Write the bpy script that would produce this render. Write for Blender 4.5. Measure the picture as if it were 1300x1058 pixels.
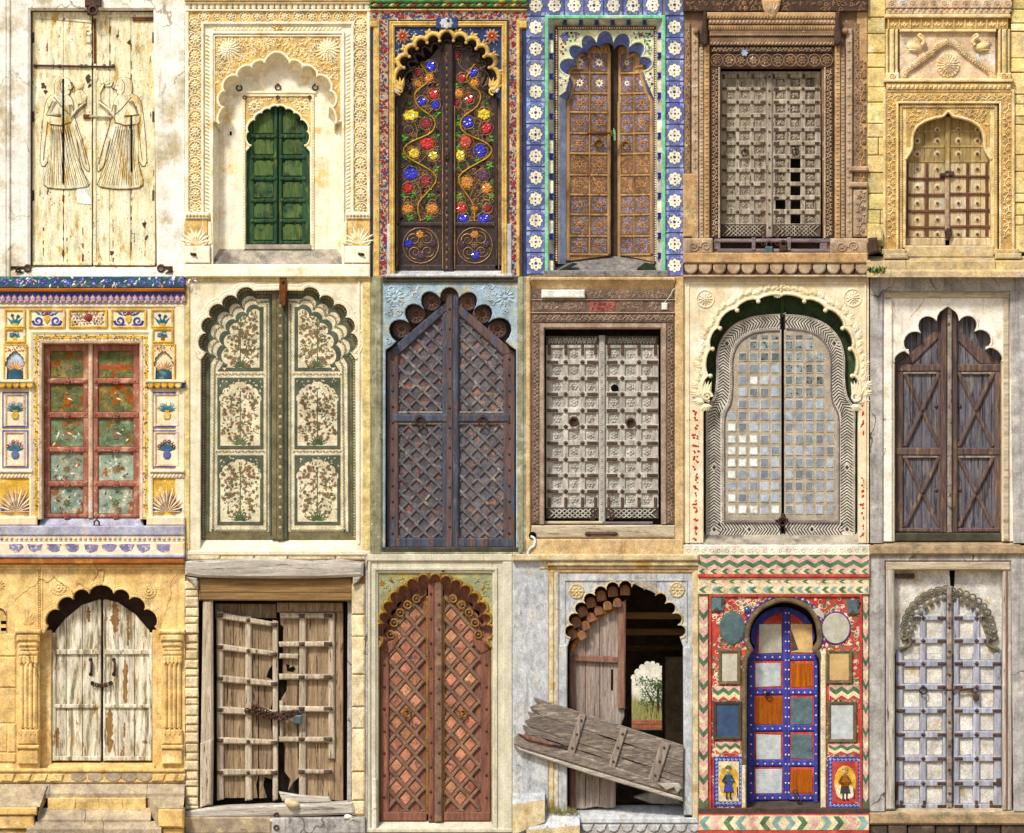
import bpy, math, random
from math import sin, cos, pi, radians, hypot, atan2, sqrt

for o in list(bpy.data.objects):
    bpy.data.objects.remove(o)
SC = bpy.context.scene
COL = SC.collection

# ------------------------------------------------------------------ camera, sky, sun, exposure
cam = bpy.data.cameras.new('camera'); CAM = bpy.data.objects.new('camera', cam); COL.objects.link(CAM)
CAM.location = (6.5, -60.0, 5.29); CAM.rotation_euler = (radians(90), 0, 0)
cam.sensor_width = 36; cam.lens = 36 * 60 / 13.0; cam.clip_end = 2000
SC.camera = CAM
SUN_EL, SUN_AZ = radians(50), radians(-30)          # azimuth measured from straight in front of the wall
world = bpy.data.worlds.new('World'); SC.world = world; world.use_nodes = True
wn = world.node_tree; bg = wn.nodes['Background']
sky = wn.nodes.new('ShaderNodeTexSky'); sky.sky_type = 'NISHITA'; sky.sun_disc = False
sky.sun_elevation = SUN_EL; sky.sun_rotation = radians(180) - SUN_AZ
sky.dust_density = 3.0; sky.ozone_density = 0.6
wn.links.new(sky.outputs[0], bg.inputs[0]); bg.inputs[1].default_value = 0.105
sl = bpy.data.lights.new('sun', 'SUN'); SUN = bpy.data.objects.new('sun', sl); COL.objects.link(SUN)
sl.energy = 2.7; sl.angle = radians(8); sl.color = (1.0, 0.96, 0.90)
SUN.rotation_euler = (radians(90) - SUN_EL, 0, SUN_AZ)
SUN.location = (0, -20, 30)
SC.view_settings.view_transform = 'Standard'; SC.view_settings.look = 'None'
SC.view_settings.gamma = 1.0; SC.view_settings.use_curve_mapping = False
SC.view_settings.exposure = 0.5

# ------------------------------------------------------------------ materials
def srgb(c):
    return tuple((v / 255 / 12.92 if v / 255 <= .04045 else ((v / 255 + .055) / 1.055) ** 2.4) for v in c[:3]) + (1,)

MATS = {}
def mat(name, c1, c2=None, sc=3, st=(1, 1, 1), rough=.85, bump=.25, bs=45, bst=None, wear=None, wa=.5, ws=6, wst=(1, 1, 1),
        dirt=None, da=.45, ds=2, dst=(1, 1, 1), metal=0, var=.06, spec=.25, coat=0, bd=.01, hue=0, sat=1.06, grit=1.0, drip=None, dra=.4, crack=None, cs=2.0):
    m = bpy.data.materials.new(name); m.use_nodes = True
    nt = m.node_tree; N = nt.nodes; L = nt.links
    p = N['Principled BSDF']
    geo = N.new('ShaderNodeNewGeometry')
    oi = N.new('ShaderNodeObjectInfo')
    def noise(scale, stretch, detail=6, rgh=.6, off=0):
        mp = N.new('ShaderNodeMapping'); mp.inputs['Scale'].default_value = stretch
        mp.inputs['Location'].default_value = (off, off * .7, off * 1.3)
        L.new(geo.outputs['Position'], mp.inputs[0])
        n = N.new('ShaderNodeTexNoise'); n.inputs['Scale'].default_value = scale
        n.inputs['Detail'].default_value = detail; n.inputs['Roughness'].default_value = rgh
        L.new(mp.outputs[0], n.inputs['Vector'])
        return n.outputs['Fac']
    def ramp(src, a, b):
        r = N.new('ShaderNodeMapRange'); r.inputs[1].default_value = a; r.inputs[2].default_value = b
        L.new(src, r.inputs[0]); return r.outputs[0]
    def mix(fac, a, b):
        x = N.new('ShaderNodeMix'); x.data_type = 'RGBA'
        if isinstance(fac, float): x.inputs[0].default_value = fac
        else: L.new(fac, x.inputs[0])
        for k, v in ((6, a), (7, b)):
            if isinstance(v, tuple): x.inputs[k].default_value = v
            else: L.new(v, x.inputs[k])
        return x.outputs[2]
    c = srgb(c1)
    if c2: c = mix(ramp(noise(sc, st), .32, .68), c, srgb(c2))
    h = None
    if dirt:
        c = mix(ramp(noise(ds, dst, 8, .65, 11), .5 + (.5 - da) * .5, .62 + (.5 - da) * .5), c, srgb(dirt))
    if drip:        # rain streaks and limewash runs
        c = mix(ramp(noise(4.5, (4, 4, .22), 7, .6, 41), .56 + (.4 - dra) * .5, .8 + (.4 - dra) * .5), c, srgb(drip))
    if crack:       # hairline cracks, only here and there
        mp = N.new('ShaderNodeMapping'); L.new(geo.outputs['Position'], mp.inputs[0]); mp.inputs['Scale'].default_value = (1, 1, .7)
        nz = N.new('ShaderNodeTexNoise'); nz.inputs['Scale'].default_value = 4; nz.inputs['Detail'].default_value = 6; L.new(mp.outputs[0], nz.inputs['Vector'])
        ad = N.new('ShaderNodeVectorMath'); ad.operation = 'MULTIPLY_ADD'; L.new(nz.outputs['Color'], ad.inputs[0]); ad.inputs[1].default_value = (.35, .35, .35); L.new(mp.outputs[0], ad.inputs[2])
        vo = N.new('ShaderNodeTexVoronoi'); vo.feature = 'DISTANCE_TO_EDGE'; vo.inputs['Scale'].default_value = cs; L.new(ad.outputs[0], vo.inputs['Vector'])
        k1 = N.new('ShaderNodeMapRange'); k1.inputs[1].default_value = .012; k1.inputs[2].default_value = .004; L.new(vo.outputs['Distance'], k1.inputs[0])
        k2 = ramp(noise(1.3, (1, 1, 1), 3, .5, 51), .5, .58)
        k3 = N.new('ShaderNodeMath'); k3.operation = 'MULTIPLY'; L.new(k1.outputs[0], k3.inputs[0]); L.new(k2, k3.inputs[1])
        c = mix(k3.outputs[0], c, srgb(crack))
    if wear:
        w = ramp(noise(ws, wst, 9, .7, 5), .5 + (.5 - wa) * .5, .535 + (.5 - wa) * .5)
        c = mix(w, c, srgb(wear)); h = w
    hs = N.new('ShaderNodeHueSaturation'); hs.inputs['Saturation'].default_value = sat
    def rng(src, lo, hi, a=.3, b=.7):
        v = N.new('ShaderNodeMapRange'); v.inputs[1].default_value = a; v.inputs[2].default_value = b; v.inputs[3].default_value = lo; v.inputs[4].default_value = hi
        L.new(src, v.inputs[0]); return v.outputs[0]
    def mul(x, y):
        q = N.new('ShaderNodeMath'); q.operation = 'MULTIPLY'; L.new(x, q.inputs[0]); L.new(y, q.inputs[1]); return q.outputs[0]
    val = rng(oi.outputs['Random'], 1 - var * 1.6, 1 + var, 0, 1)
    if grit:
        val = mul(val, rng(noise(6, st, 10, .78, 21), 1 - .42 * grit, 1 + .2 * grit, .36, .62))       # blotches of dirt and fading
        val = mul(val, rng(noise(70, st, 4, .75, 31), 1 - .36 * grit, 1 + .24 * grit, .34, .64))         # fine grime
    L.new(val, hs.inputs['Value'])
    if hue:
        q = N.new('ShaderNodeMath'); q.operation = 'MULTIPLY'; q.inputs[1].default_value = 7.31; L.new(oi.outputs['Random'], q.inputs[0])
        q2 = N.new('ShaderNodeMath'); q2.operation = 'FRACT'; L.new(q.outputs[0], q2.inputs[0])
        L.new(rng(q2.outputs[0], .5 - hue, .5 + hue, 0, 1), hs.inputs['Hue'])
    if isinstance(c, tuple): hs.inputs['Color'].default_value = c
    else: L.new(c, hs.inputs['Color'])
    c = hs.outputs[0]
    if isinstance(c, tuple): p.inputs['Base Color'].default_value = c
    else: L.new(c, p.inputs['Base Color'])
    p.inputs['Roughness'].default_value = rough; p.inputs['Metallic'].default_value = metal
    p.inputs['Specular IOR Level'].default_value = spec
    if coat: p.inputs['Coat Weight'].default_value = coat; p.inputs['Coat Roughness'].default_value = .08
    if bump:
        b = N.new('ShaderNodeBump'); b.inputs['Strength'].default_value = min(1, bump * 1.5); b.inputs['Distance'].default_value = bd
        hh = noise(bs, bst or st, 5, .6, 3)
        if h is not None:
            q = N.new('ShaderNodeMath'); q.operation = 'MULTIPLY_ADD'; L.new(h, q.inputs[0]); q.inputs[1].default_value = -.35; L.new(hh, q.inputs[2]); hh = q.outputs[0]
        L.new(hh, b.inputs['Height']); L.new(b.outputs[0], p.inputs['Normal'])
    MATS[name] = m
    return m

# ------------------------------------------------------------------ tile coordinates (x right, y down, d towards the viewer)
OX = OY = 0.0; K = 2.988
def O(x, y, k):
    global OX, OY, K
    OX, OY, K = x, y, k
def W(x, y, d):
    return ((OX + x / K) / 100, -d / K / 100, (1058 - OY - y / K) / 100)

# ------------------------------------------------------------------ 2-D helpers
def normals(p, closed=False):
    n = len(p); out = []
    for i in range(n):
        a = p[i - 1] if (i or closed) else p[i]
        b = p[(i + 1) % n] if (i < n - 1 or closed) else p[i]
        c = p[i]
        d1 = (c[0] - a[0], c[1] - a[1]); d2 = (b[0] - c[0], b[1] - c[1])
        l1 = hypot(*d1) or 0; l2 = hypot(*d2) or 0
        if l1 < 1e-6: d1, l1 = d2, l2
        if l2 < 1e-6: d2, l2 = d1, l1
        if l1 < 1e-6: out.append((0, -1)); continue
        n1 = (d1[1] / l1, -d1[0] / l1); n2 = (d2[1] / l2, -d2[0] / l2)
        m = (n1[0] + n2[0], n1[1] + n2[1]); lm = hypot(*m)
        if lm < .3: out.append(n2); continue
        m = (m[0] / lm, m[1] / lm)
        k = 1 / max(.5, m[0] * n1[0] + m[1] * n1[1])
        out.append((m[0] * k, m[1] * k))
    return out
def segdist(x, y, a, b):
    dx, dy = b[0] - a[0], b[1] - a[1]; l = dx * dx + dy * dy
    t = max(0, min(1, ((x - a[0]) * dx + (y - a[1]) * dy) / l)) if l else 0
    return hypot(x - a[0] - dx * t, y - a[1] - dy * t)
def offset(p, o, closed=False):
    """parallel path with as many points; where it would cross itself the points are drawn together"""
    raw = [(q[0] + n[0] * o, q[1] + n[1] * o) for q, n in zip(p, normals(p, closed))]
    if closed: return raw
    ok = [min(segdist(x, y, a, b) for a, b in zip(p, p[1:])) > abs(o) * .93 for x, y in raw]
    ok[0] = ok[-1] = True; n = len(p); i = 0
    while i < n:
        if ok[i]: i += 1; continue
        j = i
        while not ok[j]: j += 1
        a, b = raw[i - 1], raw[j]; m = ((a[0] + b[0]) / 2, (a[1] + b[1]) / 2)
        for k in range(i, j): raw[k] = m
        i = j
    return raw
def scal(c, bul=.5, n=6):
    """scalloped line through the cusp points, lobes bulging to the left of travel"""
    out = []
    for i in range(len(c) - 1):
        (x, y), (u, v) = c[i], c[i + 1]
        bb = bul[i] if isinstance(bul, (list, tuple)) else bul
        dx, dy = u - x, v - y
        for k in range(n):
            a = pi * k / n; t = (1 - cos(a)) / 2; s = sin(a) * bb
            out.append((x + dx * t + dy * s, y + dy * t - dx * s))
    out.append(c[-1]); return out
def mir(left, cx):
    """left half from the foot to the apex -> the whole arch"""
    r = [(2 * cx - x, y) for x, y in reversed(left)]
    return left + (r[1:] if abs(left[-1][0] - cx) < .01 else r)
def spline(p, n=6):
    out = []
    q = [p[0]] + list(p) + [p[-1]]
    for i in range(1, len(q) - 2):
        a, b, c, d = q[i - 1], q[i], q[i + 1], q[i + 2]
        for k in range(n):
            t = k / n
            out.append(tuple(.5 * (2 * b[j] + (c[j] - a[j]) * t + (2 * a[j] - 5 * b[j] + 4 * c[j] - d[j]) * t * t + (3 * b[j] - a[j] - 3 * c[j] + d[j]) * t ** 3) for j in range(len(b))))
    out.append(tuple(p[-1])); return out
def arc(cx, cy, rx, ry, a0, a1, n=16):
    return [(cx + rx * cos(radians(a0 + (a1 - a0) * i / n)), cy - ry * sin(radians(a0 + (a1 - a0) * i / n))) for i in range(n + 1)]
def lobed(cx, cy, r, n, k=.15, rot=0, m=4, sx=1, sy=1):
    return [(cx + sx * r * (1 - k + k * abs(cos(n * pi * i / (n * m)))) * cos(rot + 2 * pi * i / (n * m)), cy + sy * r * (1 - k + k * abs(cos(pi * i / m))) * sin(rot + 2 * pi * i / (n * m))) for i in range(n * m)]
def resample(p, step):
    L = [0]
    for a, b in zip(p, p[1:]): L.append(L[-1] + hypot(b[0] - a[0], b[1] - a[1]))
    n = max(1, int(round(L[-1] / step))); out = []; j = 0
    for i in range(n + 1):
        t = L[-1] * i / n
        while j < len(L) - 2 and L[j + 1] < t: j += 1
        f = (t - L[j]) / ((L[j + 1] - L[j]) or 1)
        a, b = p[j], p[j + 1]
        dx, dy = b[0] - a[0], b[1] - a[1]
        out.append((a[0] + dx * f, a[1] + dy * f, atan2(dy, dx)))
    return out
def inpoly(p, x, y):
    c = False; j = len(p) - 1
    for i in range(len(p)):
        if (p[i][1] > y) != (p[j][1] > y) and x < (p[j][0] - p[i][0]) * (y - p[i][1]) / (p[j][1] - p[i][1]) + p[i][0]: c = not c
        j = i
    return c
def cliphalf(p, nx, ny, c):
    out = []
    for i in range(len(p)):
        a, b = p[i], p[(i + 1) % len(p)]
        da = a[0] * nx + a[1] * ny - c; db = b[0] * nx + b[1] * ny - c
        if da <= 0: out.append(a)
        if (da < 0) != (db < 0) and da != db:
            t = da / (da - db); out.append((a[0] + (b[0] - a[0]) * t, a[1] + (b[1] - a[1]) * t))
    return out
def clipconvex(p, q):
    """clip polygon p to convex polygon q given clockwise on screen"""
    for i in range(len(q)):
        a, b = q[i], q[(i + 1) % len(q)]
        nx, ny = b[1] - a[1], -(b[0] - a[0])
        p = cliphalf(p, nx, ny, a[0] * nx + a[1] * ny)
        if len(p) < 3: return []
    return p

# ------------------------------------------------------------------ mesh builder
RN = random.Random(11)
class B:
    def __init__(s, m='stone', seed=None):
        s.v = []; s.f = []; s.mi = []; s.sm = []; s.names = []; s.cm = m
    def _m(s, m):
        m = m or s.cm
        if m not in s.names: s.names.append(m)
        return s.names.index(m)
    def add(s, v, f, m=None, sm=False):
        k = len(s.v); s.v += v; mi = s._m(m)
        for q in f: s.f.append(tuple(i + k for i in q)); s.mi.append(mi); s.sm.append(sm)
        return s
    def quad(s, a, b, c, d, m=None): return s.add([a, b, c, d], [(0, 3, 2, 1)], m)
    def rect(s, x0, y0, x1, y1, d, m=None):
        return s.quad((x0, y0, d), (x1, y0, d), (x1, y1, d), (x0, y1, d), m)
    def flat(s, p, d, m=None):
        q = []
        for z in p:
            if not q or hypot(z[0] - q[-1][0], z[1] - q[-1][1]) > .05: q.append(z)
        p = q
        return s.add([(x, y, d) for x, y in p], [tuple(range(len(p) - 1, -1, -1))], m)
    def box(s, x0, y0, x1, y1, d0, d1, b=2, m=None, j=0):
        return s.poly([(x0, y0), (x1, y0), (x1, y1), (x0, y1)], d0, d1, b, m, j)
    def poly(s, p, d0, d1, b=2, m=None, j=0, sm=False):
        """prism, clockwise on screen, bevelled front edge"""
        a = sum(p[i - 1][0] * p[i][1] - p[i][0] * p[i - 1][1] for i in range(len(p)))
        if a < 0: p = p[::-1]
        if j: p = [(x + RN.uniform(-j, j), y + RN.uniform(-j, j)) for x, y in p]
        n = len(p)
        if b:
            q = offset(p, -b, True)
            v = [(x, y, d0) for x, y in p] + [(x, y, d1 - b * .8) for x, y in p] + [(x, y, d1) for x, y in q]
            f = []
            for r in (0, n):
                for i in range(n): k = (i + 1) % n; f.append((r + i, r + n + i, r + n + k, r + k))
            f.append(tuple(range(3 * n - 1, 2 * n - 1, -1)))
        else:
            v = [(x, y, d0) for x, y in p] + [(x, y, d1) for x, y in p]
            f = [(i, n + i, n + (i + 1) % n, (i + 1) % n) for i in range(n)]
            f.append(tuple(range(2 * n - 1, n - 1, -1)))
        return s.add(v, f, m, sm)
    def strip(s, a, c, m=None, sm=False):
        n = len(a)
        return s.add(list(a) + list(c), [(i, i + 1, n + i + 1, n + i) for i in range(n - 1)], m, sm)
    def band(s, path, prof, closed=False, m=None, sm=False, cap=False):
        """sweep a profile [(offset to the left, depth)] along a 2-D path"""
        nm = normals(path, closed); n = len(path); k = len(prof)
        v = [(x + nx * o, y + ny * o, d) for (x, y), (nx, ny) in zip(path, nm) for o, d in prof]
        f = []
        for i in range(n if closed else n - 1):
            j2 = (i + 1) % n
            for q in range(k - 1): f.append((i * k + q, j2 * k + q, j2 * k + q + 1, i * k + q + 1))
        if cap and not closed: f += [tuple(range(k)), tuple(range((n - 1) * k, n * k))]
        return s.add(v, f, m, sm)
    def dome(s, x, y, r, d, h, n=8, rings=2, m=None, ry=None, rot=0):
        ry = ry or r; v = []; f = []; c, si = cos(rot), sin(rot)
        for k in range(rings):
            a = pi / 2 * k / rings
            for i in range(n):
                t = 2 * pi * i / n; u, w = r * cos(a) * cos(t), ry * cos(a) * sin(t)
                v.append((x + u * c - w * si, y + u * si + w * c, d + h * sin(a)))
        v.append((x, y, d + h))
        for k in range(rings - 1):
            for i in range(n): f.append((k * n + i, k * n + (i + 1) % n, (k + 1) * n + (i + 1) % n, (k + 1) * n + i))
        b = (rings - 1) * n
        for i in range(n): f.append((b + i, b + (i + 1) % n, rings * n))
        return s.add(v, f, m, True)
    def tube(s, p, r, n=5, closed=False, m=None):
        p = [(q[0], q[1], q[2] if len(q) > 2 else 0) for q in p]
        nm = normals([(q[0], q[1]) for q in p], closed); v = []; f = []; L = len(p)
        for i, (q, (nx, ny)) in enumerate(zip(p, nm)):
            rr = r[i] if isinstance(r, (list, tuple)) else r
            for k in range(n):
                a = 2 * pi * k / n
                v.append((q[0] + nx * rr * cos(a), q[1] + ny * rr * cos(a), q[2] + rr * sin(a)))
        for i in range(L if closed else L - 1):
            j = (i + 1) % L
            for k in range(n): k2 = (k + 1) % n; f.append((i * n + k, i * n + k2, j * n + k2, j * n + k))
        if not closed: f += [tuple(range(n)), tuple(range((L - 1) * n, L * n))]
        return s.add(v, f, m, True)
    def ring(s, x, y, r, th, d, m=None, n=12, tilt=.25):
        return s.tube([(x + r * sin(2 * pi * i / n), y - r * cos(2 * pi * i / n), d + tilt * r * (1 - cos(2 * pi * i / n)) * .5) for i in range(n)], th, 5, True, m)
    def leaf(s, x, y, l, w, a, d, h, m=None, tip=.1):
        c, si = cos(a), sin(a)
        def P(u, q, z): return (x + u * c - q * si, y + u * si + q * c, d + z)
        return s.add([P(0, 0, 0), P(l * .4, w, 0), P(l, 0, h * tip), P(l * .4, -w, 0), P(l * .42, 0, h)], [(0, 4, 1), (1, 4, 2), (2, 4, 3), (3, 4, 0)], m)
    def flower(s, x, y, r, n, d, h, m=None, cm=None, rot=0, w=None, cr=.28):
        for i in range(n): s.leaf(x + cos(rot + 2 * pi * i / n) * r * .15, y + sin(rot + 2 * pi * i / n) * r * .15, r * .85, w or r * 2.2 / n, rot + 2 * pi * i / n, d, h, m, .45)
        return s.dome(x, y, r * cr, d, h * 1.2, 6, 2, cm or m)
    def spiral(s, x, y, r, turns, a0, d, th, m=None, sgn=1, n=None):
        n = n or int(10 * turns) + 2
        return s.tube([(x + r * (1 - .8 * i / n) * cos(a0 + sgn * 2 * pi * turns * i / n), y + r * (1 - .8 * i / n) * sin(a0 + sgn * 2 * pi * turns * i / n), d) for i in range(n + 1)], [th * (1 - .5 * i / n) for i in range(n + 1)], 4, False, m)
    def archwall(s, x0, y0, x1, op, y1, d0, d1, m=None, rm=None, b=4):
        """slab x0..x1, y0..y1 with the opening op (left foot over the top to the right foot)"""
        q = offset(op, b)
        q[0] = (op[0][0] - b, op[0][1]); q[-1] = (op[-1][0] + b, op[-1][1])
        pts = [(x0, y0), (x1, y0), (x1, y1)] + [(x, y) for x, y in reversed(q)] + [(x0, y1)]
        s.flat(pts, d1, m)
        s.strip([(x, y, d1) for x, y in q], [(x, y, d1 - b * .8) for x, y in op], rm or m)
        s.strip([(x, y, d1 - b * .8) for x, y in op], [(x, y, d0) for x, y in op], rm or m)
        for a, c in (((x0, y1), (x0, y0)), ((x0, y0), (x1, y0)), ((x1, y0), (x1, y1)), ((x0, y1), q[0]), (q[-1], (x1, y1))):
            s.quad((*a, d1), (*c, d1), (*c, d0), (*a, d0), m)
        return s
    def foliage(s, region, d, step=26, h=5, m=None, m2=None, fl=.15, seed=1, sc=1.0, mats=None):
        """carved or painted leaf scrolls filling a polygon"""
        r = random.Random(seed)
        xs = [p[0] for p in region]; ys = [p[1] for p in region]
        y = min(ys) + step * .5; row = 0
        while y < max(ys):
            x = min(xs) + step * (.5 if row % 2 else .9)
            while x < max(xs):
                px, py = x + r.uniform(-.18, .18) * step, y + r.uniform(-.18, .18) * step
                g = step * .5
                if all(inpoly(region, px + g * u, py + g * v) for u, v in ((.7, 0), (-.7, 0), (0, .7), (0, -.7))):
                    mm = r.choice(mats) if mats else m
                    t = r.random()
                    if t < fl: s.flower(px, py, g * .95 * sc, 6, d, h, m2 or mm, m2 or mm, r.random() * 6)
                    elif t < fl + .4:
                        a = r.random() * 6.3; sg = r.choice((-1, 1))
                        s.spiral(px, py, g * .8 * sc, 1.2, a, d + 1, step * .09, mm, sg, 9)
                        for k in range(3): s.leaf(px + g * .6 * cos(a + k * 2), py + g * .6 * sin(a + k * 2), g * .8 * sc, g * .25, a + k * 2 + .8 * sg, d, h, mm)
                    else:
                        a = r.random() * 6.3
                        for k in range(4): s.leaf(px - g * .4 * cos(a), py - g * .4 * sin(a), g * (1.25 if k % 2 else .95) * sc, g * .28, a + (k - 1.5) * .75, d, h, mm)
                x += step
            y += step * .86; row += 1
        return s
    def scroll(s, x0, y0, x1, y1, d, period=40, h=4, m=None, fm=None, vert=None, lw=None):
        """running vine: waved stem with leaves and buds"""
        vert = (y1 - y0 > x1 - x0) if vert is None else vert
        Ln = (y1 - y0) if vert else (x1 - x0); A = ((x1 - x0) if vert else (y1 - y0)) / 2
        cx = (x0 + x1) / 2 if vert else (y0 + y1) / 2; st = y0 if vert else x0
        n = max(1, round(Ln / period)); per = Ln / n
        def P(t, q): return (cx + q, st + t) if vert else (st + t, cx + q)
        s.tube([(*P(per * i / 6, A * .45 * sin(2 * pi * i / 6)), d + 1) for i in range(6 * n + 1)], lw or A * .13, 4, False, m)
        for i in range(2 * n):
            t = per * (i + .5) / 2; sg = 1 if i % 2 else -1
            px, py = P(t, sg * A * .28)
            s.flower(px, py, A * .5, 5, d, h, fm or m, fm or m, i)
            for k in (-1, 1):
                qx, qy = P(t + k * per * .14, -sg * A * .15)
                bx, by = P(t + k * per * .2, -sg * A * .9)
                s.leaf(qx, qy, hypot(bx - qx, by - qy), A * .2, atan2(by - qy, bx - qx), d, h, m)
        return s

# ------------------------------------------------------------------ objects
WL = {}
def _mesh(name, b, org):
    me = bpy.data.meshes.new(name)
    k = 1 / K / 100
    me.from_pydata([((x - org[0]) * k, -(d - org[2]) * k, -(y - org[1]) * k) for x, y, d in b.v], [], b.f)
    for n in b.names: me.materials.append(MATS[n])
    me.polygons.foreach_set('material_index', b.mi)
    me.polygons.foreach_set('use_smooth', b.sm)
    me.update()
    return me
GROUPS = {'door': 'old wooden doors', 'wall': 'walls around the doors', 'padlock': 'padlocks on the doors', 'chain': 'chains on the doors', 'step': 'stone steps below the doors', 'latch': 'iron door latches', 'hook': 'hooks on the sill', 'bolt': 'bolts on the plinths', 'stone': 'loose stones', 'block': 'platform blocks beside the steps'}
def tag(o, label=None, cat=None, group=None, kind=None):
    group = group or GROUPS.get(cat)
    for k, v in (('label', label), ('category', cat), ('group', group), ('kind', kind)):
        if v: o[k] = v
    return o
def _place(o, loc, parent):
    COL.objects.link(o); WL[o.name] = loc
    if parent is not None:
        o.parent = parent; q = WL[parent.name]; o.location = [a - c for a, c in zip(loc, q)]
    else: o.location = loc
    return o
def build(name, b, parent=None, label=None, cat=None, group=None, kind=None, org=None):
    if org is None:
        xs = [v[0] for v in b.v]; ys = [v[1] for v in b.v]; ds = [v[2] for v in b.v]
        org = ((min(xs) + max(xs)) / 2, max(ys), (min(ds) + max(ds)) / 2)
    o = bpy.data.objects.new(name, _mesh(name, b, org))
    return tag(_place(o, W(*org), parent), label, cat, group, kind or ('thing' if cat else None))
def thing(name, x, y, d, label, cat, group=None):
    o = bpy.data.objects.new(name, None); o.empty_display_size = .1
    return tag(_place(o, W(x, y, d), None), label, cat, group, 'thing')
def proto(name, b):
    return _mesh(name, b, (0, 0, 0))
def put(name, me, x, y, d, parent, rot=0, s=1, label=None, kind=None):
    o = bpy.data.objects.new(name, me)
    _place(o, W(x, y, d), parent)
    if rot: o.rotation_euler = (0, rot, 0)
    if s != 1: o.scale = (s, s, s) if not isinstance(s, tuple) else s
    return tag(o, label, kind=kind)
def bx(name, parent, x0, y0, x1, y1, d0, d1, m, b=2, j=0, **kw):
    return build(name, B(m).box(x0, y0, x1, y1, d0, d1, b, None, j), parent, **kw)
def pl(name, parent, pts, d0, d1, m, b=2, j=0, **kw):
    return build(name, B(m).poly(pts, d0, d1, b, None, j), parent, **kw)
def bar(name, parent, a, c, w, d0, d1, m, b=2, clip=None, **kw):
    """straight bar between two points, optionally clipped to a convex polygon"""
    dx, dy = c[0] - a[0], c[1] - a[1]; l = hypot(dx, dy); nx, ny = dy / l * w / 2, -dx / l * w / 2
    p = [(a[0] + nx, a[1] + ny), (c[0] + nx, c[1] + ny), (c[0] - nx, c[1] - ny), (a[0] - nx, a[1] - ny)]
    if clip: p = clipconvex(p, clip)
    if len(p) < 3: return None
    if clip:
        q = [p[0]]
        for z in p[1:]:
            if hypot(z[0] - q[-1][0], z[1] - q[-1][1]) > 1.5: q.append(z)
        if hypot(q[0][0] - q[-1][0], q[0][1] - q[-1][1]) < 1.5: q.pop()
        p = q
        if len(p) < 3: return None
        A = abs(sum(p[i - 1][0] * p[i][1] - p[i][0] * p[i - 1][1] for i in range(len(p)))) / 2
        if A < w * 6: return None
    return build(name, B(m).poly(p, d0, d1, b), parent, **kw)
def courses(parent, x0, y0, x1, y1, hs, ln, d0, d1, m, seed=1, gap=1.5, b=3, dj=3, name='stone_block'):
    r = random.Random(seed); y = y0; i = 0
    while y < y1 - 5:
        h = hs[i % len(hs)] * r.uniform(.9, 1.1)
        h = min(h, y1 - y)
        if y1 - y - h < 12: h = y1 - y
        x = x0 - (r.uniform(0, .4) * ln if x1 - x0 > ln * 1.4 else 0)
        while x < x1 - 2:
            l = ln * r.uniform(.7, 1.3); e = min(x + l, x1)
            if x1 - e < ln * .25: e = x1
            a = max(x, x0)
            if e - a > 6: build(name, B(m).box(a + gap, y + gap, e - gap, y + h - gap, d0, d1 + r.uniform(-dj, dj), b, None, 1.0), parent)
            x = e
        y += h; i += 1
# ------------------------------------------------------------------ materials of the eighteen doorways
mat('ground_earth', (168, 148, 118), (140, 120, 92), 1.5, bump=.4, bs=8, var=0)
mat('backing_dark', (70, 58, 48), (52, 44, 38), 3, bump=.3, var=0)
mat('shade', (14, 12, 11), bump=0, var=0, rough=.95, spec=.05)
mat('iron', (58, 50, 46), (92, 62, 44), 14, rough=.55, metal=.5, bump=.2, var=.05)
mat('rust', (98, 74, 62), (70, 56, 50), 18, rough=.8, bump=.3, var=.08)
mat('brass', (150, 112, 52), (110, 80, 40), 14, rough=.4, metal=.7, bump=.15)
mat('whitewash', (232, 228, 212), (242, 240, 230), 2.2, dirt=(186, 172, 138), da=.42, ds=1.6, bump=.35, bs=14, var=.02, drip=(196, 184, 156), crack=(170, 158, 136), cs=1.3, grit=0.55)
mat('cream_paint', (242, 238, 212), (232, 220, 172), 3, (2, 2, .5), wear=(112, 62, 26), wa=0.25, ws=8, wst=(2.2, 2.2, .55),
    dirt=(196, 164, 92), da=0.44, ds=5, dst=(2, 2, .6), bump=.3, bs=22, bst=(3, 3, .4), var=.03, drip=(196, 160, 90), dra=0.36)
mat('seam_brown', (84, 52, 28), (120, 70, 32), 20, bump=.3, var=.05)
mat('turquoise_fresco', (164, 178, 160), (126, 146, 124), 7, dirt=(190, 190, 166), da=0.5, ds=7, wear=(146, 96, 62), wa=0.42, ws=5, bump=.2, bs=40, var=.12)
mat('olive_fresco_panel', (112, 116, 72), (80, 88, 54), 7, dirt=(150, 130, 70), da=0.5, ds=7, wear=(150, 84, 40), wa=0.44, ws=5, bump=.2, bs=40, var=.12)
mat('brown_petal', (150, 128, 98), (118, 100, 76), 9, bump=.1, var=.1)
mat('olive_petal', (116, 116, 78), (92, 96, 66), 9, bump=.1, var=.1)
mat('paper', (240, 238, 228), bump=.05, var=0)
mat('cream_stone', (248, 242, 222), (240, 230, 200), 2.4, dirt=(222, 190, 122), da=.4, ds=3.5, bump=.25, bs=22, var=.02, drip=(222, 196, 140), grit=0.55)
mat('cream_carved', (250, 242, 216), (240, 224, 176), 6, bump=.2, bs=30, var=.03, grit=0.55)
mat('ochre_ground', (222, 194, 132), (206, 168, 98), 8, bump=.3, bs=30, var=.02)
mat('green_paint', (50, 84, 56), (36, 62, 44), 5, (3, 3, .5), wear=(88, 104, 52), wa=.4, ws=7, wst=(3, 3, .45), bump=.4, bs=30, bst=(4, 4, .4), var=.08)
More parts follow.
